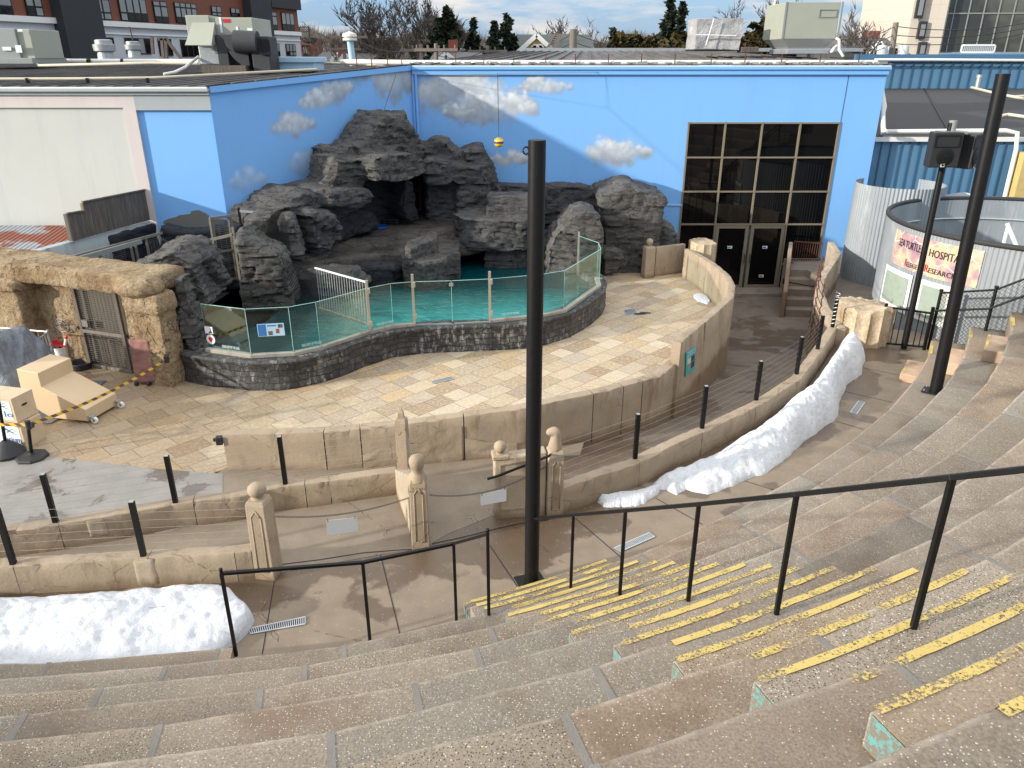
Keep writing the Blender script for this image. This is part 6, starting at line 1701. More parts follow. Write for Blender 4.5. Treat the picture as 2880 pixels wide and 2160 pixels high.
g = thing('squeeze_bottle', 'small white bottle with a round red cap leaning in the bucket', 'bottle', None, (bk.x+.14, bk.y, .45))
mb = MB(); mb.tube([(bk.x+.10, bk.y, .36), (bk.x+.16, bk.y+.02, .54)], .03, 10); obj('bottle_body', mb, M['white_plastic'], g, smooth='auto'); mb = MB(); mb.sph((bk.x+.18, bk.y+.03, .58), .05, 12); obj('cap', mb, M['red'], g, smooth=True)
bw = G(226, 1038, 0); mb = MB(); mb.lathe((bw.x+.02, bw.y+.05, 0), [(.0001, .01), (.18, .01), (.21, .12), (.235, .13), (.225, .15), (.19, .13), (.17, .05), (.0001, .04)], 26); T1('rubber_bowl', mb, M['rubber'], 'low black rubber feed bowl beside the mesh door', 'bowl', smooth='auto')
g = thing('balustrade', 'sandstone balustrade running off the left edge behind the tarpaulin', 'balustrade', None, sp3(6.2, .4, 0))
a, b = sp3(dL1+.05, .5, 0), sp3(dL1+2.6, 1.4, 0)
mb = MB(); mb.beam(a+Vector((0, 0, 1.0)), b+Vector((0, 0, 1.0)), .26, .13); obj('hand_rail', mb, M['sand'], g, bevel=.03)
for k in range(6):
    p = a.lerp(b, (k+.5)/6); mb = MB(); mb.lathe((p.x, p.y, .1), [(.07, 0), (.07, .06), (.04, .12), (.09, .35), (.05, .62), (.07, .78), (.075, .85)], 12); obj('baluster', mb, M['sand'], g, smooth=True)
mb = MB(); mb.beam(a+Vector((0, 0, .06)), b+Vector((0, 0, .06)), .24, .12); obj('foot_rail', mb, M['sand'], g)
# black tape box at the left end of the stage wall
c = G(615, 1235, .55); g = thing('tape_box', 'small black tape dispenser on the left end of the stage wall', 'tape box', 'barrier tape boxes', c)
mb = MB(); mb.box((c.x, c.y+.02, .52), (.10, .10, .13), .2); mb.box((c.x-.06, c.y+.0, .54), (.05, .05, .05), .2); obj('dispenser', mb, M['black_rough'], g, bevel=.01)

# ---- enclosures behind the sandstone wall
mb = MB(); mb.prism([(-13.5, 16.2), (-6.6, 14.6), (-5.6, 16.2), (-5.2, 19.2), (-7.4, 19.4), (-13.5, 19.4)], -.3, .42); st('enclosure_floor', mb, M['rock_dark'])
A1_, B1_ = G(200, 678, 2.1), G(443, 612, 2.1)
ew = thing('enclosure_wall', 'grey rendered enclosure wall with a dark painted inner face, under the board fence', 'enclosure wall', None, (A1_.x, A1_.y, 0))
dd = (B1_-A1_).normalized(); wallpanel('wall_body', [tuple((A1_-dd*2.2)[:2]), tuple((B1_+dd*.3)[:2])], [2.08, 2.08], [0, 0], .22, M['grey_trim'], ew, 1, 3)
nn = Vector((dd.y, -dd.x, 0)); Pm = G(318, 665, 2.0); s0 = (Vector((Pm.x, Pm.y, 0))-Vector((A1_.x, A1_.y, 0))).dot(dd)
rock('dark_face', None, [('p', [tuple((Vector((A1_.x, A1_.y, 0))+dd*a+nn*b)[:2]) for a, b in ((s0, -.05), (5.4, -.05), (5.4, .22), (s0+.2, .16))], .3, 2.02, 1.0)], M['rock_dark'], .06, .4, 45, parent=ew)
# board fence on top
mb = MB(); fw = thing('board_fence', 'weathered vertical board fence stepping up to the white building corner', 'fence', None, (A1_.x, A1_.y, 2.1))
pa, pb_ = G(206, 676, 2.12), G(441, 611, 2.12)
L_ = (pb_-pa).length; dd = (pb_-pa).normalized(); nb = 24
def fv(u, v): return GP(u, v, (pa.x, pa.y), (dd.x, dd.y)).z
zL, zM0, zM1, zR = fv(184, 604), fv(248, 592), fv(238, 569), fv(421, 533)
sM = (GP(238, 600, (pa.x, pa.y), (dd.x, dd.y))-pa).dot(dd)
for k in range(nb):
    s0_, s1_ = L_*k/nb, L_*(k+1)/nb-.006; sm_ = (s0_+s1_)/2
    ztop = lerp(zL, zM0, sm_/sM) if sm_ < sM else lerp(zM1, zR, (sm_-sM)/(L_-sM)); j = rnd.uniform(-.008, .008)
    a, b = pa+dd*s0_, pa+dd*s1_; mb = MB(); mb.add([(a.x, a.y+j, 2.1), (b.x, b.y+j, 2.1), (b.x, b.y+.025+j, 2.1), (a.x, a.y+.025+j, 2.1), (a.x, a.y+j, ztop), (b.x, b.y+j, ztop), (b.x, b.y+.025+j, ztop), (a.x, a.y+.025+j, ztop)], [(0, 3, 2, 1), (4, 5, 6, 7), (0, 1, 5, 4), (1, 2, 6, 5), (2, 3, 7, 6), (3, 0, 4, 7)])
    obj('board', mb, M['oldwood'], fw)
mb = MB(); mb.beam(pa+Vector((0, 0, zL-2.1)), pa+dd*sM+Vector((0, 0, zM0-2.1)), .06, .03); mb.beam(pa+dd*sM+Vector((0, 0, zM1-2.1)), pa+dd*L_+Vector((0, 0, zR-2.1)), .06, .03); obj('cap_board', mb, M['oldwood'], fw)
mb = MB(); mb.beam(pa-dd*.05+Vector((0, -.0, 0)), pa-dd*.05+Vector((0, 0, zL-2.1)), .07, .07); obj('corner_post', mb, M['polewood'], fw); mb = MB(); mb.beam(pa+dd*sM+Vector((0, -.04, zM0-2.1)), pa+dd*sM+Vector((0, -.04, zM1-2.12)), .05, .05); obj('corner_post', mb, plain('pale_fence_post', (.30, .23, .15), .9), fw)
# rusty lean-to roof at far left
P = [GY(-60, 640, 19.4), GY(198, 655, 19.2), GY(204, 690, 17.0), GY(-60, 780, 15.6)]
P = [Vector((-15.5, 19.4, 1.98)), Vector((-9.95, 19.4, 1.98)), Vector((-10.3, 16.9, 1.62)), Vector((-15.5, 15.3, 1.35))]
mb = MB(); mb.add(P + [p-Vector((0, 0, .05)) for p in P], [(0, 1, 2, 3), (7, 6, 5, 4), (0, 4, 5, 1), (1, 5, 6, 2), (2, 6, 7, 3), (3, 7, 4, 0)])
o = T1('lean_to_roof', mb, M['corr_rust'], 'rusty corrugated lean-to roof behind the sandstone wall', 'roof'); uvgrid(o, [v[0] for v in mb.v], [v[1] for v in mb.v])
# cage fences
def zplane(u, v, z): return G(u, v, z)
def cage(label, a, b, h, z0, bars, frame=.045, posts=(0, 1), mesh_rng=((0, 1),), mat='steel', horizontal=True, mid=None):
    g = thing('cage_fence', label, 'cage fence', 'metal cage fences of the back enclosures', (a.x, a.y, z0)); d_ = (b-a)
    mb = MB(); mb.beam((a.x, a.y, z0+h), (b.x, b.y, z0+h), frame*1.3, frame*1.3)
    for s in posts: p = a.lerp(b, s); mb.beam((p.x, p.y, z0), (p.x, p.y, z0+h), frame, frame)
    mb.beam((a.x, a.y, z0+.05), (b.x, b.y, z0+.05), frame, frame)
    if mid: mb.beam((a.x, a.y, z0+mid), (b.x, b.y, z0+mid), frame, frame)
    obj('frame_tubes', mb, M['cage'], g)
    mb = MB()
    for s0, s1 in mesh_rng:
        p, q = a.lerp(b, s0), a.lerp(b, s1); n = int(h/.045)
        for k in range(n): z = z0+.06+(h-.1)*k/n; mb.beam((p.x, p.y, z), (q.x, q.y, z), .006, .007)
        n = int((q-p).length/.10)
        for k in range(n+1): w_ = p.lerp(q, k/max(1, n)); mb.beam((w_.x, w_.y, z0+.05), (w_.x, w_.y, z0+h), .005, .005)
    obj('wire_mesh', mb, M['steel_dark'], g); return g
M['cage'] = plain('weathered_cage_steel', (.20, .185, .155), .7, .3, var=.35, sc=8)
a, b = G(196, 717, 2.0), G(519, 633, 2.0); a.z = b.z = 0
cage('long grey cage fence with mesh panels behind the sandstone wall', a, b, 1.5, .45, 0, posts=(0, .22, .48, .52, .62, .8, 1), mesh_rng=((.05, .42), (.62, 1)))
a, b = G(221, 724, 1.95), G(402, 674, 1.95); a.z = b.z = 0
g = thing('sliding_track', 'blue grey sliding gate track hung on the long cage fence', 'gate track', None, (a.x, a.y, 1.9)); mb = MB(); mb.beam((a.x, a.y-.1, 1.93), (b.x, b.y-.1, 1.93), .05, .10); obj('track', mb, M['hvac_dark'], g)
a, b = GY(618, 796, 18.0), GY(673, 783, 18.3); at_ = GY(620, 614, 18.0)
cage('tall narrow mesh cage gate between the dark rocks', Vector((a.x, a.y, 0)), Vector((b.x, b.y, 0)), at_.z-a.z, a.z, 0, posts=(0, .1, .9, 1), mesh_rng=((.1, .9),), mid=.75)
g = thing('cage_rail', 'horizontal galvanised rail joining two short posts behind the dome rock', 'rail', None, (-6.5, 17.2, 1.6))
a, b = GY(545, 686, 17.2), GY(657, 659, 17.2); mb = MB(); mb.beam(a, b, .05, .06); mb.beam((a.x, a.y, .4), a+Vector((0, 0, .12)), .06, .06); mb.beam((b.x, b.y, .4), b+Vector((0, 0, .16)), .05, .05); obj('rail_tubes', mb, M['cage'], g)
g = thing('cage_rail', 'short bright rail between two black capped posts above the tall cage gate', 'rail', None, (-6.4, 19.2, 2.4))
a, b = GY(672, 593, 18.9), GY(750, 600, 18.9); mb = MB(); mb.beam(a, b, .05, .05); obj('rail_tube', mb, M['steel'], g); mb = MB()
for p in (a, b): mb.beam((p.x, p.y, .4), (p.x, p.y, p.z+.08), .05, .05)
obj('post_tubes', mb, M['black'], g)
rock('rock_wall', 'dark rock wall closing the back enclosure under the painted rock shapes', [('s', z4_((1000, 240), (1250, 290), (1400, 300), (1620, 270), (1850, 260), (1900, 900), (1000, 900)), (-7.6, 18.9), (1, .05), .3)], M['rock_dark'], .06, .6, 47)
# ================================================================== MAIN BUILDING
EZ = 5.18
mbld = thing('blue_building', 'large blue painted building with a cloud mural, glass doors and a grey metal roof', 'building', None, (4, 25, 0))
wb = thing('white_building', 'grey white stucco wing with pink and grey trim at the upper left', 'building', None, (-11, 20, 0))
YW = 24.8; XR = 11.32
ZE = GY(1156, 194, YW).z
# clouds painted on the walls: puffs of alpha and shade evaluated per vertex
def cloudfield(A, clouds):
    n = len(A); al = np.zeros(n); sh = np.zeros(n)
    rs = np.random.RandomState(5)
    for (cx, cz, w, h, dens) in clouds:
        k = int(46)
        pu = []
        for i in range(k):
            t = rs.uniform(-1, 1); base = (1-abs(t)**1.7); y = rs.uniform(-.55, .8)*base
            pu.append((cx+t*w*.46, cz+y*h*.38, (rs.uniform(.10, .2)*h+.07*h)*(.6+.6*base)))
        m_ = (np.abs(A[:, 0]-cx) < w*.8) & (np.abs(A[:, 1]-cz) < h*1.2)
        B = A[m_]; a = np.zeros(len(B)); s = np.zeros(len(B))
        f = fbm(np.c_[B*2.6, np.zeros(len(B))], 5, 3)-.5; f2 = fbm(np.c_[B*7, np.zeros(len(B))], 4, 5)-.5
        for px_, pz, pr in pu:
            d_ = np.hypot(B[:, 0]-px_, (B[:, 1]-pz)) / pr + f*1.5 + f2*1.0
            q = np.clip((1.45-d_)*.75, 0, 1); q = q*q*(3-2*q)
            a = 1-(1-a)*(1-q*.55)
            hi = np.clip((B[:, 1]-pz)/pr*.5+.5, 0, 1)
            s = np.maximum(s, q*hi*rs.uniform(.45, 1))
        lowf = np.clip((B[:, 1]-(cz-h*.35))/(h*.7), 0, 1)
        al[m_] = np.maximum(al[m_], a*dens); sh[m_] = np.maximum(sh[m_], np.clip(s*(.5+.9*lowf)+f*.8+f2*.3, 0, 1))
    return al, sh
def muralwall(name, P00, xd, W_, z0, z1, nrm, clouds, parent, holes=None, step=.03):
    nu, nv = int(W_/step), int((z1-z0)/step)
    us = np.linspace(0, W_, nu+1); vs_ = np.linspace(z0, z1, nv+1)
    U, Z = np.meshgrid(us, vs_); A = np.c_[U.ravel(), Z.ravel()]
    al, sh = cloudfield(A, clouds)
    V = [(P00[0]+xd[0]*a, P00[1]+xd[1]*a, z) for a, z in A]
    F_ = []
    for j in range(nv):
        for i in range(nu):
            uc, zc_ = (us[i]+us[i+1])/2, (vs_[j]+vs_[j+1])/2
            if holes and holes(uc, zc_): continue
            F_.append((j*(nu+1)+i, j*(nu+1)+i+1, (j+1)*(nu+1)+i+1, (j+1)*(nu+1)+i))
    mb = MB(); mb.add(V, F_); o = obj(name, mb, M['mural'], parent, recalc=False)
    at = o.data.color_attributes.new('mural', 'FLOAT_COLOR', 'POINT')
    C = np.c_[al, sh, np.zeros(len(al)), np.ones(len(al))].astype(np.float32); at.data.foreach_set('color', C.ravel())
    return o
# opening of the glazed front
wx0, wx1 = GY(1937, 345, YW).x, GY(2362, 349, YW).x
wz1 = GY(2150, 346, YW).z; ALZ = -1.3
def wallx(u, v): p = GY(u, v, YW); return p.x+3.04, p.z
cl = []
for u, v, w, h in ((1270, 258, 300, 120), (1300, 235, 150, 70), (1380, 308, 270, 90), (1415, 292, 160, 90), (1535, 244, 155, 52), (1735, 428, 195, 78), (1430, 450, 110, 50), (1290, 318, 90, 40)):
    x, z = wallx(u, v); cl.append((x, z, w/2140*24.6, h/2140*24.6*1.15, .92))
muralwall('mural_wall', (-3.04, YW), (1, 0), XR+3.04, ALZ-.1, ZE, None, cl, mbld, holes=lambda x, z: (wx0 < x-3.04 < wx1) and z < wz1)
cl = []
LW = (CF-CN).length
def lwx(u, v): p = GP(u, v, (CN.x, CN.y), WDt); return (p-CN).dot(WD), p.z
for u, v, w, h in ((1120, 275, 130, 120), (1028, 250, 95, 66), (950, 298, 100, 62), (895, 325, 110, 60), (832, 385, 130, 62), (865, 488, 100, 66), (700, 525, 110, 60)):
    x, z = lwx(u, v); x2, _ = lwx(u+w/2, v); x1_, _ = lwx(u-w/2, v); cl.append((x, z, abs(x2-x1_), h/2140*21.5*1.15, .85 if v < 400 else .4))
ZC, ZN = GP(1152, 190, (CN.x, CN.y), WDt).z, EZ+.02
o = muralwall('mural_wall', (CN.x, CN.y), (WD.x, WD.y), LW, -1.0, 5.0, None, cl, mbld)
n_ = len(o.data.vertices)
for v in o.data.vertices:                     # shear the top to follow the sloping rake
    s = ((v.co-Vector((CN.x, CN.y, 0))).dot(WD))/LW; v.co.z = -1.0 + (v.co.z+1.0)/6.0*(lerp(ZN, ZC, s)+1.0)
mb = MB(); mb.prism([(CN.x, CN.y+.02), (CF.x-.0, CF.y+.02), (XR, YW+.03), (XR, YW+.3), (CF.x-.2, YW+.3), (CN.x-.2, CN.y+.3)], -1.4, 4.9)
# wall returns: right end of the blue building
mb = MB(); mb.quad((XR, YW, -1.4), (XR, YW+30, -1.4), (XR, YW+30, ZE), (XR, YW, ZE)); obj('side_wall', mb, M['blue_wall'], mbld, recalc=False)
# cracks and conduits on the wall
mb = MB(); a, b = GY(2388, 208, YW-.004), GY(2364, 346, YW-.004); mb.beam((a.x, YW-.004, a.z), (b.x, YW-.004, b.z), .012, .008); obj('wall_crack', mb, M['dark_slot'], mbld)
mb = MB(); a, b = GY(1848, 576, YW-.02), GY(1918, 577, YW-.02); mb.beam((a.x, YW-.02, a.z), (b.x, YW-.02, b.z), .03, .03); obj('ledge_strip', mb, M['ltblue'], mbld)
# eaves
mb = MB(); mb.bx(-3.0, XR+.02, YW-.10, YW+.02, ZE-.16, ZE+.02); mb.bx(-3.0, XR+.05, YW-.16, YW-.02, ZE-.02, ZE+.07); obj('gutter', mb, M['blue_wall'], mbld, bevel=.012)
mb = MB(); mb.bx(-3.0, XR+.02, YW-.14, YW+.0, ZE+.072, ZE+.10); obj('gutter_lip', mb, M['white_trim'], mbld)
mb = MB(); n3 = WN*.03; pts = [(CN+n3+Vector((0, 0, ZN)), CF+n3+Vector((0, 0, ZC)))]; mb.beam(pts[0][0], pts[0][1], .10, .14); obj('rake_trim', mb, M['blue_wall'], mbld)
mb = MB(); mb.tube([(-2.90, YW-.07, ZE-.1), (-2.90, YW-.07, 1.6)], .045, 10); mb.beam((-2.99, YW-.03, ZE-.1), (-2.99, YW-.03, 1.6), .05, .05); obj('downspout', mb, M['blue_wall'], mbld)
# glazed front
gf2 = thing('glazed_front', 'tall black glass window wall with bronze mullions over a double door', 'window wall', None, (8, 25, 0))
mb = MB(); mb.quad((wx0, YW+.08, ALZ), (wx1, YW+.08, ALZ), (wx1, YW+.08, wz1), (wx0, YW+.08, wz1)); 
xs = [GY(u, 349, YW).x for u in (1937, 2041, 2145, 2252, 2362)]
zs = [GY(2100, v, YW).z for v in (346, 443, 538, 630)] + [ALZ+.02]
zs = [wz1, GY(2045, 443, YW).z, GY(2035, 539, YW).z, GY(2025, 631, YW).z, ALZ]
for i in range(4):
    for j in range(4):
        if j == 3 and i in (1, 2): continue
        z0_, z1q = zs[j+1], zs[j]
        mb = MB(); mb.quad((xs[i]+.02, YW+.07, z0_+.02), (xs[i+1]-.02, YW+.07, z0_+.02), (xs[i+1]-.02, YW+.07, z1q-.02), (xs[i]+.02, YW+.07, z1q-.02)); obj('window_pane', mb, M['darkglass'], gf2, recalc=False)
mb = MB()
for i, x in enumerate(xs):
    mb.bx(x-.024, x+.024, YW-.03, YW+.06, (zs[3] if i == 2 else ALZ), wz1+.03)
for j, z in enumerate(zs[:4]): mb.bx(wx0-.03, wx1+.03, YW-.027, YW+.063, z-.022, z+.022)
for i in (0, 3): mb.bx(xs[i]+.033, xs[i+1]-.033, YW-.02, YW+.05, zs[3]-1.35, zs[3]-1.29)
obj('mullions', mb, M['frame_bronze'], gf2)
dz = zs[3]-.03
for i, lbl in ((1, 'left'), (2, 'right')):
    g = thing('glass_door', '%s leaf of the bronze framed black glass double door' % lbl, 'door', 'leaves of the glass double door', (xs[i], YW, ALZ))
    x0, x1 = xs[i]+.04, xs[i+1]-.04
    mb = MB(); mb.bx(x0, x0+.10, YW-.02, YW+.04, ALZ+.02, dz); mb.bx(x1-.10, x1, YW-.02, YW+.04, ALZ+.02, dz); mb.bx(x0+.1, x1-.1, YW-.018, YW+.038, dz-.10, dz); mb.bx(x0+.1, x1-.1, YW-.018, YW+.038, ALZ+.02, ALZ+.20); obj('door_frame', mb, M['frame_bronze'], g)
    mb = MB(); mb.quad((x0+.1, YW+.02, ALZ+.2), (x1-.1, YW+.02, ALZ+.2), (x1-.1, YW+.02, dz-.1), (x0+.1, YW+.02, dz-.1)); obj('door_glass', mb, M['darkglass'], g, recalc=False)
    hx = x1-.05 if i == 1 else x0+.05
    mb = MB(); mb.tube([(hx, YW-.03, ALZ+.95), (hx, YW-.10, ALZ+.98), (hx, YW-.10, ALZ+1.22), (hx, YW-.03, ALZ+1.25)], .014, 8); obj('pull_handle', mb, M['black'], g)
    for z, m_ in ((ALZ+1.42, M['txt_teal'] if i == 1 else M['txt_blue']), (ALZ+.45, M['red'])):
        cx = (x0+x1)/2; mb = MB(); mb.bx(cx-.09, cx+.07, YW+.010, YW+.014, z, z+.09); obj('door_sticker', mb, M['sign_white'], g); mb = MB(); mb.bx(cx-.08, cx+.03, YW+.005, YW+.009, z+.02, z+.07); obj('sticker_print', mb, m_, g)
mb = MB(); mb.bx(5.3, xs[3]+.5, YW-.75, YW+.0, ALZ-.2, ALZ+.11); st('door_step', mb, M['plat'], bevel=.015)
# white wing (left)
XL = -17.0; YL = 19.5
def wy(u, v): return GY(u, v, YL)
x_p = wy(382, 310).x; x_pp = wy(345, 300).x
mb = MB(); mb.bx(x_pp-8, x_pp, YL+.06, YL+.2, -.5, wy(100, 303).z); obj('wall_panel', mb, M['white_wall'], wb)
mb = MB(); mb.bx(XL-8, x_pp+.02, YL, YL+.14, wy(100, 303).z, EZ-.1); mb.bx(x_pp, x_p, YL-.003, YL+.15, -.5, EZ-.1); obj('pink_pilaster', mb, M['pink_trim'], wb)
mb = MB(); mb.bx(x_p, CN.x, YL-.01, YL+.15, wy(450, 310).z, EZ-.1); obj('grey_frieze', mb, M['grey_trim'], wb)
mb = MB(); mb.bx(x_p, CN.x+.002, YL+.065, YL+.2, -.5, wy(450, 310).z); obj('blue_panel', mb, M['blue_wall'], wb)
mb = MB(); mb.bx(XL-8, CN.x+.02, YL-.06, YL+.02, EZ-.10, EZ-.02); mb.bx(XL-8, CN.x+.03, YL-.14, YL+.0, EZ-.02, EZ+.05); obj('gutter', mb, M['grey_trim'], wb, bevel=.01)
mb = MB(); mb.bx(XL-8, CN.x+.0, YL-.12, YL+.0, EZ+.052, EZ+.085); obj('gutter_lip', mb, M['white_trim'], wb)
# flat painted rock shapes on the blue panels
mb = MB(); P = [GY(u, v, YL+.055) for u, v in z4_((1040, 225), (1090, 200), (1160, 185), (1200, 165), (1320, 150), (1330, 120), (1400, 112), (1470, 145), (1540, 200), (1620, 205), (1680, 215), (1680, 330), (1040, 330))]
P = [Vector((min(p.x, CN.x-.01), YL+.0, p.z)) for p in P]; mb.add([p for p in P]+[Vector((p.x, YL+.06, p.z)) for p in P], [tuple(range(len(P)))]+[(i, (i+1) % len(P), len(P)+(i+1) % len(P), len(P)+i) for i in range(len(P))])
T1('painted_rock_panel', mb, plain('flat_grey_rock_paint', (.15, .15, .135), .8, var=.25, sc=1.5), 'flat grey cut-out of painted rocks on the blue panel', 'painted panel')
# ---- roofs
def roofplane(name, P, parent, seams_, sd, hh=.035, mat='roof', w=.05):
    mb = MB(); P = [Vector(p) for p in P]; mb.add(P, [(0, 1, 2, 3)]); obj(name, mb, M[mat], parent, recalc=False)
    mb = MB()
    for k in range(seams_+1):
        t = k/seams_; a = P[0].lerp(P[1], t) ; b = P[3].lerp(P[2], t); mb.beam(a+Vector((0, 0, hh/2)), b+Vector((0, 0, hh/2)), w, hh)
    obj('seam', mb, M[mat], parent)
ZR1 = 5.72
roofplane('roof', [(XL-8, YL-.1, EZ+.09), (CN.x, YL-.1, EZ+.09), (CN.x+2, 44, ZR1), (XL-8, 44, ZR1)], wb, 40, 0, .03)
roofplane('roof', [(CN.x, CN.y-.1, EZ+.09), (CF.x+.02, CF.y-.1, ZC+.09), (CF.x+2, 44, 5.80), (CN.x+2, 44, ZR1)], wb, 10, 0, .03)
RY = 41.0; RZ = GY(1700, 145, RY).z
rl, rrx = GY(1460, 168, RY).x, GY(2424, 140, RY).x
roofplane('roof', [(CF.x, YW-.12, ZE+.11), (XR+.05, YW-.12, ZE+.11), (XR-1.8, RY, RZ), (rl, RY, RZ)], mbld, 24, 0, .05)
mb = MB(); mb.beam((GY(1470, 146, RY).x, RY, RZ+.08), (rrx, RY, RZ+.08), .3, .16); obj('ridge_cap', mb, M['steel'], mbld)
# low broken eave pieces and ice melt pipe
for k in range(38):
    x = lerp(CF.x+.2, XR-.2, k/37)+rnd.uniform(-.05, .05); mb = MB(); mb.box((x, YW+.12, ZE+.17), (rnd.uniform(.16, .30), .22, rnd.uniform(.03, .08)), rnd.uniform(-.1, .1)); obj('snow_guard', mb, M['hvac_dark'], mbld)
def pipe(P, r, mat, label, n=10, group='white pipes on the roofs', cat='pipe', rods=None):
    g = thing('roof_pipe', label, cat, group, P[0]); mb = MB(); mb.tube(P, r, n); obj('pipe_run', mb, mat, g, smooth='auto'); return g
yp = YW+.9; zp = GY(1500, 176, yp).z
g = pipe([(GY(960, 176, yp+1.6).x, yp+1.6, zp+.02), (CF.x+.3, yp, zp), (XR+.02, yp, zp), (XR+.16, yp-.05, zp-.12), (XR+.18, YW-.1, 3.0+.75), (XR+.1, YW-.25, 3.86-.0)], .075, M['white_pvc'], 'long white pipe along the blue building eave, turning down at its right end')
rods = [GY(u, 172, yp-.12) for u in (1003, 1045, 1090, 1130, 1282, 1361, 1445, 1535, 1618, 1711, 1804, 1898, 2000, 2095, 2198, 2306, 2415)]
for p in rods: mb = MB(); mb.beam((p.x, p.y, zp-.22), (p.x, p.y, zp+.24), .028, .028); obj('rod', mb, M['rust'], g)
g = pipe([(XL-5, YL+.9, EZ+.22), (-11, YL+1.0, EZ+.24), (-9.0, YL+1.1, EZ+.26), (-7.3, YL+2.0, EZ+.34), (-5.6, 23.6, EZ+.42)], .035, M['hose'], 'thin cream pipe lying along the left roof eave')
for x in (-13.5, -12.1, -10.6, -9.1): mb = MB(); mb.box((x, YL+.95, EZ+.2), (.03, .14, .12)); obj('clamp', mb, M['black'], g)
g = pipe([GY(-60, 172, 34), GY(240, 173, 34), GY(560, 174, 33.5)], .11, M['white_pvc'], 'thick white pipe across the far left roof below the brick building')
for u in (150, 250, 345, 450): p = GY(u, 173, 33.8); mb = MB(); mb.tube([p+Vector((-.05, 0, 0)), p+Vector((.05, 0, 0))], .12, 10); obj('clamp', mb, M['black'], g)
pipe([GY(60, 160, 32), GY(110, 184, 31), GY(300, 180, 30), GY(420, 177, 30), GY(555, 179, 30)], .05, M['hose'], 'thin wavy cream hose below the thick white pipe')
pipe([GY(558, 160, 27), GY(520, 190, 26), GY(492, 203, 25.5), GY(460, 209, 25.3)], .045, M['white_pvc'], 'white pipe stub curving down from the rooftop unit onto the grey roof')
pipe([GY(888, 176, 30), GY(1000, 180, 28), GY(1080, 186, 27)], .05, M['hose'], 'cream hose right of the pale blue roof box')
# ---- rooftop equipment
def boxpx(name, u0, v0, u1, v1, Y, dep, mat, parent, bevel=.02, z0=None):
    a, b = GY(u0, v1, Y), GY(u1, v0, Y); mb = MB(); mb.bx(a.x, b.x, Y, Y+dep, (z0 if z0 is not None else a.z), b.z); return obj(name, mb, mat, parent, bevel=bevel)
g = thing('rooftop_unit', 'big beige rooftop air unit with a slanted hood and black curved blower duct', 'air conditioning unit', 'rooftop air units', GY(610, 190, 27))
Y = 27.0
A_ = GY(538, 44, Y); B_ = GY(715, 125, Y)
mb = MB(); mb.bx(GY(600, 100, Y).x, GY(720, 100, Y).x, Y-.2, Y+1.8, GY(600, 150, Y).z, GY(600, 50, Y).z); obj('cabinet', mb, M['hvac'], g, bevel=.02)
mb = MB(); mb.bx(GY(538, 100, Y).x, GY(603, 100, Y).x, Y-.28, Y+1.6, GY(600, 124, Y).z, GY(600, 44, Y).z); obj('cabinet_end', mb, M['hvac'], g, bevel=.02)
z0_, z1q = GY(560, 128, Y).z, GY(560, 64, Y).z; xa, xb = GY(540, 64, Y-.3).x, GY(603, 64, Y-.3).x
mb = MB(); mb.add([(xa, Y-.28, z1q), (xb, Y-.28, z1q), (xb, Y-.28, z0_), (xa, Y-.28, z0_), (xa-.12, Y-.85, z0_), (xb+.0, Y-.85, z0_)], [(0, 1, 5, 4), (0, 4, 3), (1, 2, 5), (3, 4, 5, 2)]); obj('hood', mb, M['hvac'], g)
mb = MB(); mb.bx(GY(556, 100, Y).x, GY(625, 100, Y).x, Y-.1, Y+1.2, GY(600, 181, Y).z, GY(600, 130, Y).z); obj('duct_base', mb, M['steel'], g, bevel=.02)
mb = MB(); mb.bx(GY(620, 100, Y).x, GY(650, 100, Y).x, Y-.5, Y+.6, GY(600, 184, Y).z, GY(600, 98, Y).z); obj('black_cabinet', mb, M['duct_black'], g, bevel=.02)
c = GY(672, 122, Y-.3); V = []
q0 = GY(700, 98, Y-.3); rS = (GY(700, 185, Y-.3)-q0).length; V = [(q0.x, q0.z)]+[(q0.x-math.cos(a)*rS*.78, q0.z-math.sin(a)*rS) for a in np.linspace(0, PI/2, 16)]; n = len(V)
mb = MB(); mb.add([(x, Y-.62, z) for x, z in V]+[(x, Y-.05, z) for x, z in V], [tuple(range(n)), tuple(range(n, 2*n))[::-1]]+[(i, (i+1) % n, n+(i+1) % n, n+i) for i in range(n)]); obj('blower_scroll', mb, M['duct_black'], g, smooth='auto')
mb = MB(); mb.tube([(c.x+.0, c.y-.35, c.z+.05), (c.x+.72, c.y-.35, c.z+.02)], .33, 20); obj('elbow_duct', mb, M['duct_black'], g, smooth='auto')
mb = MB(); mb.bx(GY(704, 100, Y-.6).x, GY(755, 100, Y-.6).x, Y-.7, Y+.3, GY(700, 205, Y-.6).z, GY(700, 102, Y-.6).z); obj('outlet_duct', mb, M['duct_black'], g, bevel=.03)
mb = MB(); mb.bx(GY(733, 100, Y-.6).x, GY(760, 100, Y-.6).x, Y-.78, Y-.69, GY(700, 155, Y-.6).z, GY(700, 110, Y-.6).z); obj('cover_plate', mb, M['black'], g, bevel=.01)
mb = MB(); mb.bx(GY(582, 100, Y).x, GY(705, 100, Y).x, Y-.9, Y+1.0, GY(600, 206, Y-.9).z-.1, GY(600, 184, Y-.9).z); obj('timber_base', mb, M['oldwood'], g)
mb = MB(); p = GY(637, 58, Y-.2); mb.box((p.x, Y-.215, p.z), (.22, .01, .10)); obj('red_badge', mb, M['red'], g); mb = MB(); p = GY(618, 68, Y-.3)
mb.box((p.x-.0, Y-.213, p.z-.02), (.07, .01, .45)); p = GY(668, 86, Y-.2); mb.box((p.x, Y-.212, p.z), (.07, .01, .22)); p = GY(704, 90, Y-.2); mb.box((p.x, Y-.214, p.z), (.16, .01, .22)); obj('labels', mb, M['sign_white'], g)
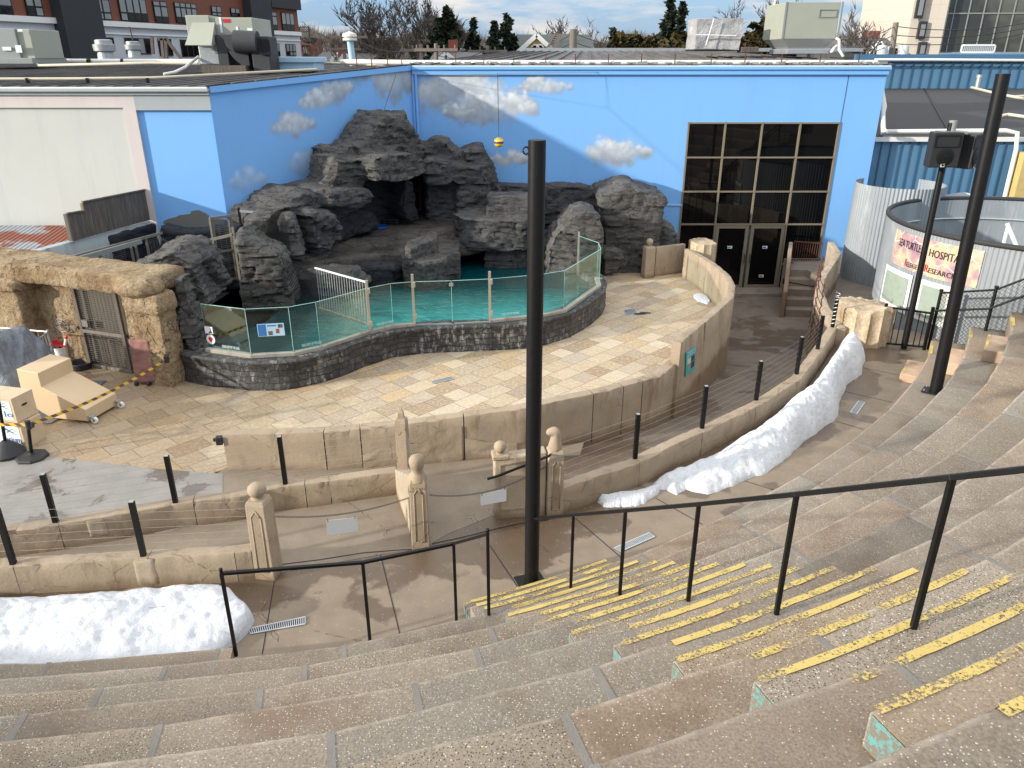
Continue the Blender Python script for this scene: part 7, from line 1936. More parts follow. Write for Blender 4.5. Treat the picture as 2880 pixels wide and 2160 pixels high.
g = thing('rooftop_unit', 'worn grey rooftop unit cut by the left edge, its metal sides peeling', 'air conditioning unit', 'rooftop air units', GY(40, 170, 31))
boxpx('cabinet', -60, 80, 40, 165, 31, 2.2, M['hvac_dark'], g); boxpx('cabinet', 38, 82, 82, 165, 31.1, 2, M['hvac'], g); boxpx('louvre_side', 70, 82, 95, 165, 31.5, 1.6, M['oldwood'], g); boxpx('base_rail', -60, 163, 90, 180, 30.9, 2.4, M['hvac_dark'], g)
for k, (u0, v0, u1, v1) in enumerate(((8, 132, 30, 142), (46, 127, 58, 148), (50, 82, 62, 89))): boxpx('label_sheet', u0, v0, u1, v1, 30.95, .02, M['sign_white'], g, 0)
def vent(u, v0, v1, w, Y, label, z0=None):
    p, q = GY(u, v1, Y), GY(u, v0, Y); r_ = w/2/2140*Y; h = q.z-p.z
    g = thing('roof_vent', label, 'roof vent', 'round metal roof vents', p); mb = MB(); mb.lathe((p.x, p.y, p.z), [(r_*.7, 0), (r_*.7, h*.12), (r_*1.0, h*.22), (r_*1.05, h*.65), (r_*.8, h*.7), (r_*.8, h*.95), (r_*.6, h), (.0001, h)], 24); obj('cowl', mb, M['steel'], g, smooth='auto')
    mb = MB(); mb.lathe((p.x, p.y, p.z-.25), [(r_*.8, 0), (r_*.75, .28)], 20); obj('curb', mb, M['steel'], g)
vent(297, 111, 152, 52, 40, 'wide dull metal roof vent with a bowl shaped collar')
vent(377, 116, 146, 40, 42, 'narrower dull metal roof vent beside a thin red rod')
mb = MB(); a, b = GY(374, 113, 42), GY(364, 75, 42); mb.tube([a, b], .03, 6); T1('red_rod', mb, M['rust'], 'thin red rod leaning above the narrower roof vent', 'rod')
g = thing('timber_frame', 'old timber support frame on the far left roof', 'frame', None, GY(470, 160, 40))
for (u0, v0, u1, v1) in ((427, 103, 431, 152), (455, 108, 460, 166), (466, 110, 469, 166), (445, 110, 468, 108), (466, 108, 510, 166)): mb = MB(); mb.beam(GY(u0, v0, 40), GY(u1, v1, 40), .13, .13); obj('timber', mb, M['oldwood'], g)
g = thing('roof_box', 'pale blue square roof curb box with a flat overhanging lid', 'roof curb', None, GY(830, 198, 27.5))
boxpx('curb', 776, 175, 882, 200, 27.5, 1.5, M['ltblue'], g); boxpx('lid', 768, 160, 884, 176, 27.4, 1.8, M['ltblue'], g)
mb = MB(); p = GY(993, 185, 31); q = GY(984, 112, 31); mb.tube([p, (q.x, 31, q.z)], .12, 14); g = thing('vent_pipe', 'tall pale vent pipe with a ribbed cap near the wall corner', 'vent pipe', 'vent pipes on the roofs', p); obj('stack', mb, M['ltblue'], g, smooth='auto')
mb = MB(); mb.lathe((q.x, 31, q.z-.05), [(.12, 0), (.26, .03), (.26, .10), (.18, .12), (.27, .16), (.25, .26), (.0001, .34)], 18); obj('cap', mb, M['white_pvc'], g, smooth='auto')
g = thing('rooftop_unit', 'rooftop unit wrapped in a creased silver tarpaulin', 'air conditioning unit', 'rooftop air units', GY(2025, 140, 30))
a, b = GY(1955, 138, 30), GY(2090, 52, 30)
mb = MB(); N_ = 40
def face(f): mb.gridv(f, N_, N_)
def wr(p): p = [q+0*S0 for q in p]; q = fbm(np.c_[p[0]*1.6, p[1]*1.6, p[2]*1.6], 5, 77)-.5; return p[0]+q*.22, p[1]+q*.22, p[2]+q*.14
S0 = np.zeros((N_+1)**2)
x0, x1, z0_, z1q = a.x, b.x, a.z, b.z
face(lambda s, t: wr((lerp(x0, x1, s), 30, lerp(z0_, z1q, t)))); face(lambda s, t: wr((x1, lerp(30, 31.6, s), lerp(z0_, z1q, t)))); face(lambda s, t: wr((x0, lerp(31.6, 30, s), lerp(z0_, z1q, t)))); face(lambda s, t: wr((lerp(x0, x1, s), lerp(30, 31.6, t), z1q)))
obj('tarp_cover', mb, M['silver'], g, smooth=True, recalc=False)
mb = MB(); mb.tube([GY(2008, 54, 29.8), GY(1985, 128, 29.8)], .02, 6); mb.tube([GY(1956, 98, 29.8), GY(2070, 100, 29.8)], .02, 6); obj('strap', mb, M['white_paint'], g)
boxpx('base_frame', 1953, 138, 2080, 143, 30, 1.6, M['black_rough'], g)
boxpx('timber_block', 2085, 132, 2135, 148, 29.9, .6, M['oldwood'], g)
g = thing('rooftop_unit', 'tall beige-green rooftop unit standing on a flared duct curb', 'air conditioning unit', 'rooftop air units', GY(2280, 140, 29))
Y = 29.0; a, b = GY(2203, 110, Y), GY(2366, 5, Y)
mb = MB(); mb.bx(a.x, b.x, Y, Y+2.4, a.z, b.z); obj('cabinet', mb, M['hvac'], g, bevel=.02)
mb = MB()
for u, w_ in ((2206, .06), (2363, .06)): x = GY(u, 60, Y).x; mb = MB(); mb.bx(x-w_/2, x+w_/2, Y-.02, Y+.0, a.z, b.z); obj('edge_trim', mb, M['hvac_dark'], g)
x0, x1 = GY(2305, 30, Y).x, GY(2353, 30, Y).x; z0_, z1q = GY(2300, 48, Y).z, GY(2300, 27, Y).z
mb = MB()
for z in (z0_, z1q): mb.beam((x0, Y-.012, z), (x1, Y-.012, z), .03, .03)
for x in (x0, x1): mb.beam((x, Y-.012, z0_), (x, Y-.012, z1q), .03, .03)
obj('panel_trim', mb, M['hvac_dark'], g)
z0_, z1q = GY(2280, 137, Y).z, a.z; mb = MB(); i_ = .18
mb.add([(a.x+.02, Y, z1q), (b.x-.02, Y, z1q), (b.x-.02, Y+2.2, z1q), (a.x+.02, Y+2.2, z1q), (a.x+.3, Y+.15, z0_), (b.x-.3, Y+.15, z0_), (b.x-.3, Y+2, z0_), (a.x+.3, Y+2, z0_)], [(0, 4, 5, 1), (1, 5, 6, 2), (2, 6, 7, 3), (3, 7, 4, 0)]); obj('flared_duct', mb, M['steel'], g)
boxpx('curb', 2212, 137, 2333, 152, Y+.1, 2, M['steel'], g)
mb = MB(); mb.tube([GY(2352, 108, Y-.1), GY(2360, 112, Y-.2), GY(2360, 140, Y-.4), GY(2372, 160, Y-.6)], .045, 8); mb.tube([GY(2355, 128, Y-.2), GY(2345, 136, Y-.2), GY(2338, 148, Y-.3)], .05, 8); obj('drain_pipe', mb, M['white_pvc'], g, smooth=True)
mb = MB(); mb.beam(GY(1690, 196, 26), GY(1722, 178, 26.3), .35, .06); T1('blue_rag', mb, M['blue_plastic'], 'blue tarp scrap on the eave above the mural', 'tarp scrap')
g = thing('lamp_housing', 'pair of small white round lamp heads on the eave above the mural', 'lamp', None, GY(1722, 183, 25.8))
for u, v, r_ in ((1723, 182, .10), (1700, 188, .07)): p = GY(u, v, 25.8); mb = MB(); mb.sph(tuple(p), r_, 12); obj('lamp_head', mb, M['white_pvc'], g, smooth=True)
# ================================================================== RIGHT SIDE
# platform in front of the corrugated silo and the steps beside the doors
PZ = -.20
mb = MB(); mb.prism([(9.25, 23.5), (9.0, 24.78), (16, 24.9), (16, 12.5), (10.5, 13.5), (8.0, 16.4), (8.0, 18.3), (8.7, 20.4), (9.25, 21.8)], -1.6, PZ); st('upper_platform', mb, M['plat'])
g = thing('entry_steps', 'concrete steps climbing from the alley to the platform right of the glass doors', 'steps', None, (8.7, 22.1, -1.3))
nst = 5; so_ = Vector((8.26, 22.0, 0)); sd_ = Vector((.33, .944, 0)); sn_ = Vector((.97, -.1, 0))
for k in range(nst):
    z = ALZ + (PZ-ALZ)*(k+1)/nst; a = so_+sd_*.36*k; b = so_+sd_*(.36*(k+1)+(.5 if k == nst-1 else .02)); mb = MB(); mb.prism([tuple(q[:2]) for q in (a, a+sn_*.86, b+sn_*.86, b)], -1.5, z-(0 if k < nst-1 else .003)); obj('step', mb, M['plat'], g, bevel=.012)
g = thing('step_side_wall', 'thin buff parapet wall on the left side of the entry steps', 'low wall', None, (8.2, 22, -1.3))
P = [(-.12, -1.45), (-.12, -.50), (.5, -.2), (2.6, .43), (2.6, -1.45)]; o_ = so_-Vector((.15, 0, 0))
mb = MB(); mb.add([tuple(o_+sd_*y+Vector((0, 0, z))) for y, z in P]+[tuple(o_+sd_*y+Vector((.13, 0, z))) for y, z in P], [tuple(range(5)), tuple(range(5, 10))[::-1]]+[(i, (i+1) % 5, 5+(i+1) % 5, 5+i) for i in range(5)]); o = obj('wall_body', mb, M['cast'], g, bevel=.02)
mb = MB(); mb.tube([(8.29, 22.5, -.35), (8.9, 22.3, -.42), (9.35, 22.0, -.40)], .02, 8); mb.box((8.28, 22.5, -.35), (.06, .12, .14)); T1('handrail', mb, M['black'], 'thin black handrail crossing the entry steps', 'handrail')
# rusty rail fence at the head of the steps
g = thing('rust_railing', 'dark rusty bar railing between the step parapet and the blue wall', 'railing', None, (8.3, 24.5, PZ))
a, b = GY(2235, 679, 24.4), GY(2314, 685, 24.4); mb = MB(); mb.beam(a, b, .04, .04); mb.beam((a.x, a.y, PZ+.05), (b.x, b.y, PZ+.05), .03, .03); obj('rails', mb, M['rust'], g)
mb = MB()
for k in range(13): x = lerp(a.x, b.x, k/12); mb.tube([(x, 24.4, PZ+.02), (x, 24.4, a.z)], .011, 5)
obj('bar', mb, M['rust'], g)
# curved buff wall with iron rods, right of the steps, and the pale pier
cw = thing('curved_wing_wall', 'curved pale buff wall with broken top between the steps and the big fluted column', 'stage wall', None, (8.7, 19.5, -1.3))
def GA(u, v):                      # point where the ray meets the alley floor
    d_ = ray(u, v); t = 5.0
    while t < 60:
        p = Vector((0, 0, CAMH))+d_*t
        if p.z <= alleyz(p.y): return p
        t += .02
P = [(7.20, 15.95), (7.22, 17.0), (7.5, 18.2), (8.0, 19.4), (8.6, 20.4), (9.2, 21.4), (9.45, 22.6)]
ztops = [.42, .55, .62, .60, .72, .80, .85]
splitwall(cw, P, ztops, [-1.45]*7, .18, [.33, .52, .75], M['cast_pale'], -1, .03, 90, .03)
g = thing('iron_rods', 'rust brown twisted iron rods guarding the gap in the curved buff wall', 'rod barrier', None, (7.8, 18.8, 0))
for k, (x, y) in enumerate(((7.15, 16.9), (7.35, 17.7), (7.68, 18.65), (8.1, 19.5))):
    mb = MB(); mb.tube([(x+.02*math.sin(q*2.2), y+.02*math.cos(q*2.2), lerp(-.5, 1.15, q/22)) for q in range(23)], .014, 6); obj('twisted_rod', mb, M['rust'], g)
for k in range(7): z = lerp(-.2, 1.05, k/6); mb = MB(); mb.tube([(7.15, 16.9, z), (7.35, 17.7, z+.02), (7.68, 18.65, z+.05), (8.1, 19.5, z+.08)], .010, 5); obj('cross_rod', mb, M['rust'], g)
# chain wrapped post
mb = MB(); b6 = G(2341, 920, .41); mb.tube([(b6.x+.045*math.cos(q*.9), b6.y+.045*math.sin(q*.9), lerp(.45, 1.22, q/60)) for q in range(61)], .010, 6)
T1('wrapped_chain', mb, M['steel'], 'grey chain wound around the post beside the big broken column', 'chain')
# corrugated silo
sc_ = (11.15, 22.35)
def cyl(name, c, r, z0, z1, mat, parent, a0=0, a1=2*PI, n=160, ribs=0, amp=.016, freq=60):
    V = []; us = []; vs_ = []
    m_ = int(n*(abs(a1-a0)/(2*PI)))*2
    for z in (z0, z1):
        for k in range(m_+1):
            a = a0+(a1-a0)*k/m_; q = r + amp*math.sin(a*r*freq)
            V.append((c[0]+q*math.cos(a), c[1]+q*math.sin(a), z)); us.append(a*r); vs_.append(z)
    mb = MB(); mb.add(V, [(k, k+1, m_+2+k, m_+1+k) for k in range(m_)])
    o = obj(name, mb, mat, parent, smooth=True, recalc=False); uvgrid(o, us, vs_); return o
g = thing('corrugated_silo', 'grey corrugated metal drum with white drip streaks, against the blue wall corner', 'metal drum', None, (*sc_, PZ))
cyl('sheet', sc_, 1.18, PZ, GY(2470, 531, 21.3).z, M['corrflat'] if 'corrflat' in M else M['corr'], g, R(120), R(400), 220, freq=62)
# corrugated screen behind the tank
sz = GY(2700, 535, 22.0).z
g = thing('corrugated_screen', 'straight and curved corrugated metal screen behind the turtle tank', 'metal screen', None, (13, 21.8, 0))
def flatcorr(name, a, b, z0, z1, parent, freq=62, amp=.016):
    a, b = Vector(a), Vector(b); L_ = (b-a).length; n = int(L_*freq/PI*2); d_ = (b-a).normalized(); nn_ = Vector((d_.y, -d_.x, 0)); V = []; us = []; vs_ = []
    for z in (z0, z1):
        for k in range(n+1): p = a.lerp(b, k/n)+nn_*amp*math.sin(k/n*L_*freq); V.append((p.x, p.y, z)); us.append(k/n*L_); vs_.append(z)
    mb = MB(); mb.add(V, [(k, k+1, n+2+k, n+1+k) for k in range(n)]); o = obj(name, mb, M['corr'], parent, smooth=True, recalc=False); uvgrid(o, us, vs_); return o
flatcorr('sheet', (12.3, 22.9, 0), (16.1, 22.0, 0), -1.2, 2.2, g); flatcorr('sheet', (16.1, 22.0, 0), (20, 20.0, 0), -1.2, 2.15, g)
bn = thing('white_banner', 'blank white banner strung behind the turtle tank', 'banner', None, (12, 21.4, 2))
P = [GY(2545, 540, 22.6), GY(2730, 545, 22.0), GY(2725, 620, 22.0), GY(2538, 590, 22.6)]
def bf(s, t): a = P[3].lerp(P[2], s); b = P[0].lerp(P[1], s); p = a.lerp(b, t); return (p.x, p.y-.04*math.sin(s*9)*t, p.z-.04*math.sin(PI*s*4)*t)
mb = MB(); mb.grid(bf, 40, 8); obj('cloth', mb, M['sign_white'], bn, smooth=True)
# sea turtle tank
TC, TR_ = (12.75, 18.1), 3.48
tk = thing('turtle_tank', 'round corrugated metal tank with a Sea Turtle Hospital sign and white framed windows', 'tank', None, (*TC, 0))
cyl('tank_shell', TC, TR_, -1.2, 2.28, M['corr'], tk, 0, 2*PI, 420, freq=62)
cyl('tank_lining', TC, TR_-.04, -.3, 2.26, M['corr'], tk, 0, 2*PI, 200, freq=62)
mb = MB(); mb.tube([(TC[0]+TR_*math.cos(a), TC[1]+TR_*math.sin(a), 2.30) for a in np.linspace(0, 2*PI, 121)], .058, 10, cap=False); obj('rubber_rim', mb, M['rubber'], tk, smooth=True)
mb = MB(); mb.lathe((TC[0], TC[1], -.3), [(TR_+.10, -.3), (TR_+.10, .16), (TR_-.02, .18)], 90); obj('sandy_curb', mb, M['cast'], tk)
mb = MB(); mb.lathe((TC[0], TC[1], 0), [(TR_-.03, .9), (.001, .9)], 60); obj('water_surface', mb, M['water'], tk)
mb = MB(); mb.tube([(TC[0]+(TR_-.06)*math.cos(a), TC[1]+(TR_-.06)*math.sin(a), 1.75) for a in np.linspace(0, PI, 61)], .03, 6); obj('inner_band', mb, M['steel'], tk)
def ang(u, v, z=None):            # angle of the tank face hit by a ray
    d_ = ray(u, v); t = 5.0
    while t < 40:
        p = Vector((0, 0, CAMH))+d_*t
        if math.hypot(p.x-TC[0], p.y-TC[1]) < TR_: return math.atan2(p.y-TC[1], p.x-TC[0]), p.z
        t += .005
    return 0, 0
uu = 2515
while ang(uu, 680)[1] == 0: uu += 2
aL, _ = ang(uu+5, 680); aR, _ = ang(2705, 740)
aL = aL % (2*PI); aR = aR % (2*PI)
zT = ang(2600, 670)[1]; zB = ang(2640, 785)[1]
zT, zB = 2.14, 1.33
def curved(name, a0, a1, z0, z1, off, mat, parent, n=60):
    V = []
    for z in (z0, z1):
        for k in range(n+1): a = a0+(a1-a0)*k/n; V.append((TC[0]+(TR_+off)*math.cos(a), TC[1]+(TR_+off)*math.sin(a), z))
    mb = MB(); mb.add(V, [(k, k+1, n+2+k, n+1+k) for k in range(n)]); o = obj(name, mb, mat, parent, recalc=False); uvgrid(o, [(v.co.x) for v in o.data.vertices], [v.co.z for v in o.data.vertices]); return o
def bannermat():
    t = NT('printed_reef_banner'); n1 = t.noise(2.2, 6, .6)
    c = t.ramp(n1, (.3, (.50, .36, .22)), (.45, (.62, .45, .28)), (.55, (.42, .27, .28)), (.68, (.28, .16, .24)), (.8, (.6, .5, .4)))
    e = t.vor(2.6, 'DISTANCE_TO_EDGE'); c = t.mix(t.math('LESS_THAN', e, .018), c, (.70, .62, .52))
    return t.fin(c, .6)
M['reef'] = bannermat()
curved('sign_band', aL, aR+.12, zB, zT, .03, M['reef'], tk)
def arctext(s, a0, a1, z, size, mat, off=.05):
    L_ = abs(a1-a0)*(TR_+off)
    o = text('lettering', s, mat, (0, 0, 0), (1, 0, 0), (0, 1, 0), size, None, .0008, width=L_)
    for v in o.data.vertices:
        a = a0 + (v.co.x/L_)*(a1-a0); r_ = TR_+off+v.co.z
        v.co = Vector((TC[0]+r_*math.cos(a), TC[1]+r_*math.sin(a), z+v.co.y))
    o.parent = tk; o.location = -tk.location; return o
aS = aL; aE = aR
arctext('SEA TURTLE', lerp(aS, aE, .12), lerp(aS, aE, .50), 1.80, .25, M['txt_dark']); arctext('HOSPITAL', lerp(aS, aE, .62), lerp(aS, aE, 1.02), 1.78, .25, M['txt_dark'])
arctext('R', lerp(aS, aE, .295), lerp(aS, aE, .33), 1.40, .24, M['txt_red']); arctext('ELEASE', lerp(aS, aE, .335), lerp(aS, aE, .50), 1.40, .16, M['txt_dark'])
arctext('R', lerp(aS, aE, .60), lerp(aS, aE, .65), 1.42, .24, M['txt_red']); arctext('ESEARCH', lerp(aS, aE, .655), lerp(aS, aE, .98), 1.42, .17, M['txt_dark'])
for (u0, v0, u1, v1) in ((2486, 760, 2560, 860), (2578, 820, 2668, 890)):
    a0, a1 = ang(u0, (v0+v1)/2)[0] % (2*PI), ang(u1, (v0+v1)/2+25)[0] % (2*PI); z1q, z0_ = 1.24, .30
    w_ = curved('window_frame', a0, a1, z0_, z1q, .045, M['white_trim'], tk, 12); e = .05/TR_*2.0
    curved('pane', a0+e, a1-e, z0_+.11, z1q-.11, .06, plain('cloudy_pane', (.30, .36, .30), .15, bump=0), w_, 12)
# white pvc standpipe
mb = MB(); mb.tube([GY(2832, 628, 18.5), GY(2862, 700, 18.2)], .05, 10); mb.tube([GY(2835, 640, 18.6), GY(2820, 700, 18.6)], .05, 10); T1('standpipe', mb, M['white_pvc'], 'white plastic pipe ends leaning beside the tank at the right edge', 'pipe', 'white pipes on the roofs', smooth='auto')
# blue steel building
YB = 25.2
bb = thing('steel_building', 'blue ribbed steel building with a dark flat roof behind the turtle tank', 'building', None, (16, YB, 0))
zg = GY(2700, 392, YB).z
mb = MB(); mb.quad((XR, YB, -1.5), (30, YB, -1.5), (30, YB, zg), (XR, YB, zg)); obj('wall', mb, M['bluemetal'], bb, recalc=False)
mb = MB(); x = XR+.1
while x < 22: mb.bx(x, x+.035, YB-.045, YB, -1.5, zg-.02); x += .30
obj('wall_ribs', mb, M['bluemetal_dk'], bb)
mb = MB(); mb.bx(XR-.05, 30, YB-.16, YB-.02, zg-.06, zg+.08); obj('gutter', mb, M['white_trim'], bb, bevel=.015)
mb = MB(); RYb = 44.0; zr = GY(2700, 249, RYb).z; mb.add([(XR-.02, YB-.1, zg+.12), (34, YB-.1, zg+.12), (34, RYb, zr), (XR-.02, RYb, zr)], [(0, 1, 2, 3)]); obj('flat_roof', mb, M['darkroof'], bb, recalc=False)
mb = MB(); a, b = GY(2598, 249, RYb), GY(2670, 345, 26.5); mb.beam((a.x, a.y, a.z+.01), (b.x, b.y, zg+.2), .06, .02); obj('roof_seam', mb, M['black'], bb)
yb2 = RYb+.05; zt2 = GY(2700, 170, yb2).z
mb = MB(); mb.quad((GY(2424, 200, yb2).x-.4, yb2, zr-.6), (45, yb2, zr-.6), (45, yb2, zt2), (GY(2424, 200, yb2).x-.4, yb2, zt2)); obj('upper_wall', mb, M['bluemetal'], bb, recalc=False)
mb = MB(); x = GY(2424, 200, yb2).x
while x < 34: mb.bx(x, x+.06, yb2-.06, yb2, zr-.6, zt2); x += .52
obj('wall_ribs', mb, M['bluemetal_dk'], bb)
mb = MB(); mb.bx(GY(2424, 200, yb2).x-.5, 45, yb2-.2, yb2+.1, zt2-.05, zt2+.30); obj('eave_trim', mb, plain('deep_blue_trim', (.06, .15, .26), .5), bb)
pipe([GY(2460, 168, 43.5), GY(2620, 168, 43.5), GY(2900, 170, 43.5)], .07, M['white_pvc'], 'thin white pipe along the top of the upper blue wall')
pipe([GY(2472, 200, 26.5), GY(2488, 300, 25.4), (GY(2482, 355, 25).x, 25.0, zg+.25), (GY(2830, 360, 25).x, 25.0, zg+.28), (GY(2862, 372, 24.9).x, 24.9, zg+.22), GY(2858, 420, 24.9), GY(2800, 660, 24.9)], .07, M['white_pvc'], 'white pipe framing the edge of the dark flat roof and dropping at the right')
p = GY(2748, 248, 43); mb = MB(); q = GY(2754, 213, 43); mb.tube([p, (p.x, 43, q.z)], .14, 14); g = thing('vent_pipe', 'short grey vent pipe on the dark flat roof', 'vent pipe', 'vent pipes on the roofs', p); obj('stack', mb, M['steel'], g, smooth='auto')
mb = MB(); mb.tube([(p.x, 43, q.z-.1), (p.x, 43, q.z+.05)], .17, 14); obj('cap', mb, M['steel'], g)
for k, pts in enumerate(([(2732, 249, 42), (2760, 256, 40), (2800, 266, 38), (2880, 282, 36)], [(2800, 268, 38), (2850, 275, 37), (2890, 273, 37)], [(2815, 330, 30), (2835, 326, 30), (2885, 333, 29.5)])):
    pipe([GY(*q) + Vector((0, 0, .05)) for q in pts], .06, M['hose'], ['long white hose curving across the dark roof', 'second white hose joining it at the right edge', 'short white hose end lower on the dark roof'][k])
# yellow strip building at the far right edge
mb = MB(); a = GY(2866, 500, 24.6); mb.bx(a.x, a.x+2.5, 24.6, 25, -1, GY(2870, 430, 24.6).z); T1('yellow_wall', mb, plain('yellow_siding', (.52, .40, .16), .6), 'strip of yellow siding at the right edge', 'wall')
# speaker pole with two loudspeakers
sp0 = Vector((G(2545, 983, 0).x, 15.75, 0)); stp = GY(2650, 469, 15.75)
g = thing('speaker_pole', 'slim dark pole carrying two loudspeakers behind the gate', 'pole', None, sp0)
mb = MB(); mb.tube([sp0, (stp.x, 15.75, GY(2670, 345, 15.75).z)], .062, 18); obj('pole_tube', mb, M['black'], g, smooth='auto')
mb = MB(); t_ = GY(2675, 372, 15.75); mb.box((t_.x, 15.75, t_.z), (.5, .3, .05)); mb.tube([(t_.x, 15.75, t_.z), (t_.x, 15.75, t_.z+.22)], .075, 14); obj('mount_bracket', mb, M['hvac_dark'], g)
for k, (uc, vc, rz, lbl) in enumerate(((2648, 420, 2, 'left black loudspeaker on the slim pole, facing the seats'), (2722, 424, 40, 'right black loudspeaker on the slim pole, turned aside'))):
    c = GY(uc, vc, 15.6+.22*k); w_, h_, dp_ = (.60, .66, .34) if k == 0 else (.44, .66, .36)
    g = thing('loudspeaker', lbl, 'loudspeaker', 'loudspeakers on the slim pole', c)
    M_ = Matrix.Rotation(R(rz), 3, 'Z'); 
    def L3(x, y, z): q = M_ @ Vector((x, y, z)); return Vector(c)+q
    V = [L3(x*w_/2*(1 if y < 0 else .72), y*dp_/2, z*h_/2) for z in (-1, 1) for x, y in ((-1, -1), (1, -1), (1, 1), (-1, 1))]
    mb = MB(); mb.add(V, [(0, 3, 2, 1), (4, 5, 6, 7), (0, 1, 5, 4), (1, 2, 6, 5), (2, 3, 7, 6), (3, 0, 4, 7)]); obj('cabinet', mb, M['black_rough'], g, bevel=.02)
    mb = MB(); f = -dp_/2-.004
    mb.add([L3(-.24, f, .06), L3(.24, f, .06), L3(.24, f, .27), L3(-.24, f, .27), L3(-.12, f+.09, .13), L3(.12, f+.09, .13), L3(.12, f+.09, .21), L3(-.12, f+.09, .21)], [(4, 5, 6, 7), (0, 1, 5, 4), (1, 2, 6, 5), (2, 3, 7, 6), (3, 0, 4, 7)])
    for a_, b_ in ((L3(-.24, f, .06), L3(.24, f, .06)), (L3(.24, f, .06), L3(.24, f, .27)), (L3(.24, f, .27), L3(-.24, f, .27)), (L3(-.24, f, .27), L3(-.24, f, .06))): mb.beam(a_, b_, .018, .018)
    obj('horn', mb, M['black'], g)
    mb = MB(); n = 28; V = []
    for r_, y in ((.17, f-.004), (.15, f-.016), (.06, f-.006), (.001, f-.02)):
        for q in range(n): V.append(L3(r_*math.cos(2*PI*q/n), y, -.12+r_*math.sin(2*PI*q/n)))
    mb.add(V, [(j*n+q, j*n+(q+1) % n, (j+1)*n+(q+1) % n, (j+1)*n+q) for j in range(3) for q in range(n)]); obj('woofer', mb, M['black'], g, smooth='auto')
    mb = MB(); mb.box(L3(-.02, f-.012, -.285), (.075, .006, .06), R(rz)); obj('badge', mb, M['sign_white'], g)
    mb = MB(); mb.box(L3(-.02, f-.017, -.285), (.05, .004, .035), R(rz)); obj('badge_print', mb, M['black'], g)
# gate of vertical bars, chain link fence up the seating end
g = thing('bar_gate', 'low black vertical bar gate beside the big broken column', 'gate', None, G(2468, 970, 0))
a, b = G(2470, 972, 0), G(2598, 984, 0); h_ = GY(2497, 857, a.y).z-.05
mb = MB()
for p in (a, b): mb.beam((p.x, p.y, 0), (p.x, p.y, h_+.08), .055, .055)
mb.beam((a.x, a.y, h_), (b.x, b.y, h_-.06), .035, .04); mb.beam((a.x, a.y, .07), (b.x, b.y, .07), .035, .035); obj('gate_frame', mb, M['black'], g)
mb = MB()
for k in range(1, 8): p = a.lerp(b, k/8); mb.beam((p.x, p.y, .07), (p.x, p.y, h_-.06*k/8), .016, .016)
obj('bar', mb, M['black'], g)
fp_ = [G(2603, 984, .0), G(2640, 960, .0)]
F0 = Vector((b.x+.12, b.y+.05, 0)); 
FP = [F0, Vector((9.75, 13.9, .35)), Vector((10.9, 12.6, 1.1)), Vector((12.1, 11.3, 1.9)), Vector((13.4, 9.9, 2.8))]
FP = [F0] + [Vector((seat(-25.2, (k*2-1)*DR+.2).x+.15, seat(-25.2, (k*2-1)*DR+.2).y+.1, Z1+HR*(k*2-2))) for k in (1, 2, 3, 4)]
g = thing('chain_link_fence', 'black chain link fence with a sloping rail rising beside the right end of the seating', 'fence', None, F0)
for p in FP: mb = MB(); mb.tube([p, p+Vector((0, 0, 1.32))], .032, 12); mb.tube([p+Vector((0, 0, 1.32)), p+Vector((0, 0, 1.36))], .04, 12); obj('post', mb, M['black'], g, smooth='auto')
mb = MB()
for p, q in zip(FP, FP[1:]): mb.tube([p+Vector((0, 0, 1.28)), q+Vector((0, 0, 1.28))], .022, 8); mb.tube([p+Vector((0, 0, .1)), q+Vector((0, 0, .1))], .016, 8)
obj('rail', mb, M['black'], g)
mb = MB(); mb.tube([p+Vector((-.12, -.12, .92)) for p in FP], .024, 8); obj('hand_rail', mb, M['black'], g)
mb = MB()
for p, q in zip(FP, FP[1:]):
    L_ = (q-p).length; n = int(L_/.085); mv = 14
    for k in range(-mv, n+1):
        for sg in (0, 1):
            s0, s1 = max(0, k), min(n, k+mv)
            if s1 <= s0: continue
            def PT(i, j): s = i/n if not sg else 1-i/n; return p.lerp(q, s)+Vector((0, 0, .1+1.16*j/mv))
            mb.beam(PT(s0, s0-k), PT(s1, s1-k), .006, .006)
obj('mesh', mb, M['rubber'], g)
# ================================================================== BACKGROUND
# brick and charcoal building at upper left
LA, LB = Vector((-41, 62, 0)), Vector((-27.7, 109, 0)); BD = (LB-LA).normalized(); BN = Vector((BD.y, -BD.x, 0))
br = thing('brick_building', 'long red brown and white apartment building with charcoal bays at the upper left', 'building', None, (LA.x, LA.y, 0))
def bl(u, v): p = GP(u, v, (LA.x, LA.y), (BD.x, BD.y)); return (p-LA).dot(BD), p.z
ztopb = 21.0; zc0 = 8.6; zw0 = -1.6
def bpt(s, z, off=0.0): p = LA+BD*s+BN*off; return (p.x, p.y, z)
def bquad(name, s0, s1, z0, z1, off, mat, parent, th=None):
    mb = MB()
    if th is None: mb.quad(bpt(s0, z0, off), bpt(s1, z0, off), bpt(s1, z1, off), bpt(s0, z1, off))
    else:
        P = [bpt(s0, 0, off), bpt(s1, 0, off), bpt(s1, 0, off+th), bpt(s0, 0, off+th)]; mb.prism([(p[0], p[1]) for p in P], z0, z1)
    o = obj(name, mb, mat, parent, recalc=th is not None)
    uvgrid(o, [(v.co-LA).dot(BD) for v in o.data.vertices], [v.co.z for v in o.data.vertices]); return o
SE = (LB-LA).length; S0 = -30
s275 = bl(275, 100)[0]; s842 = SE
zc0 = bl(269, 69)[1]
bquad('brick_wall', S0, SE, zc0+.3, ztopb, 0, M['brick'], br); bquad('white_band', S0, SE, zw0, zc0+.3, .02, M['whitepanel'], br)
bquad('cornice', S0, SE, zc0-.1, zc0+.35, 0, M['white_trim'], br, .35); bquad('cornice_line', S0, SE, zc0-.75, zc0-.62, 0, M['white_trim'], br, .15)
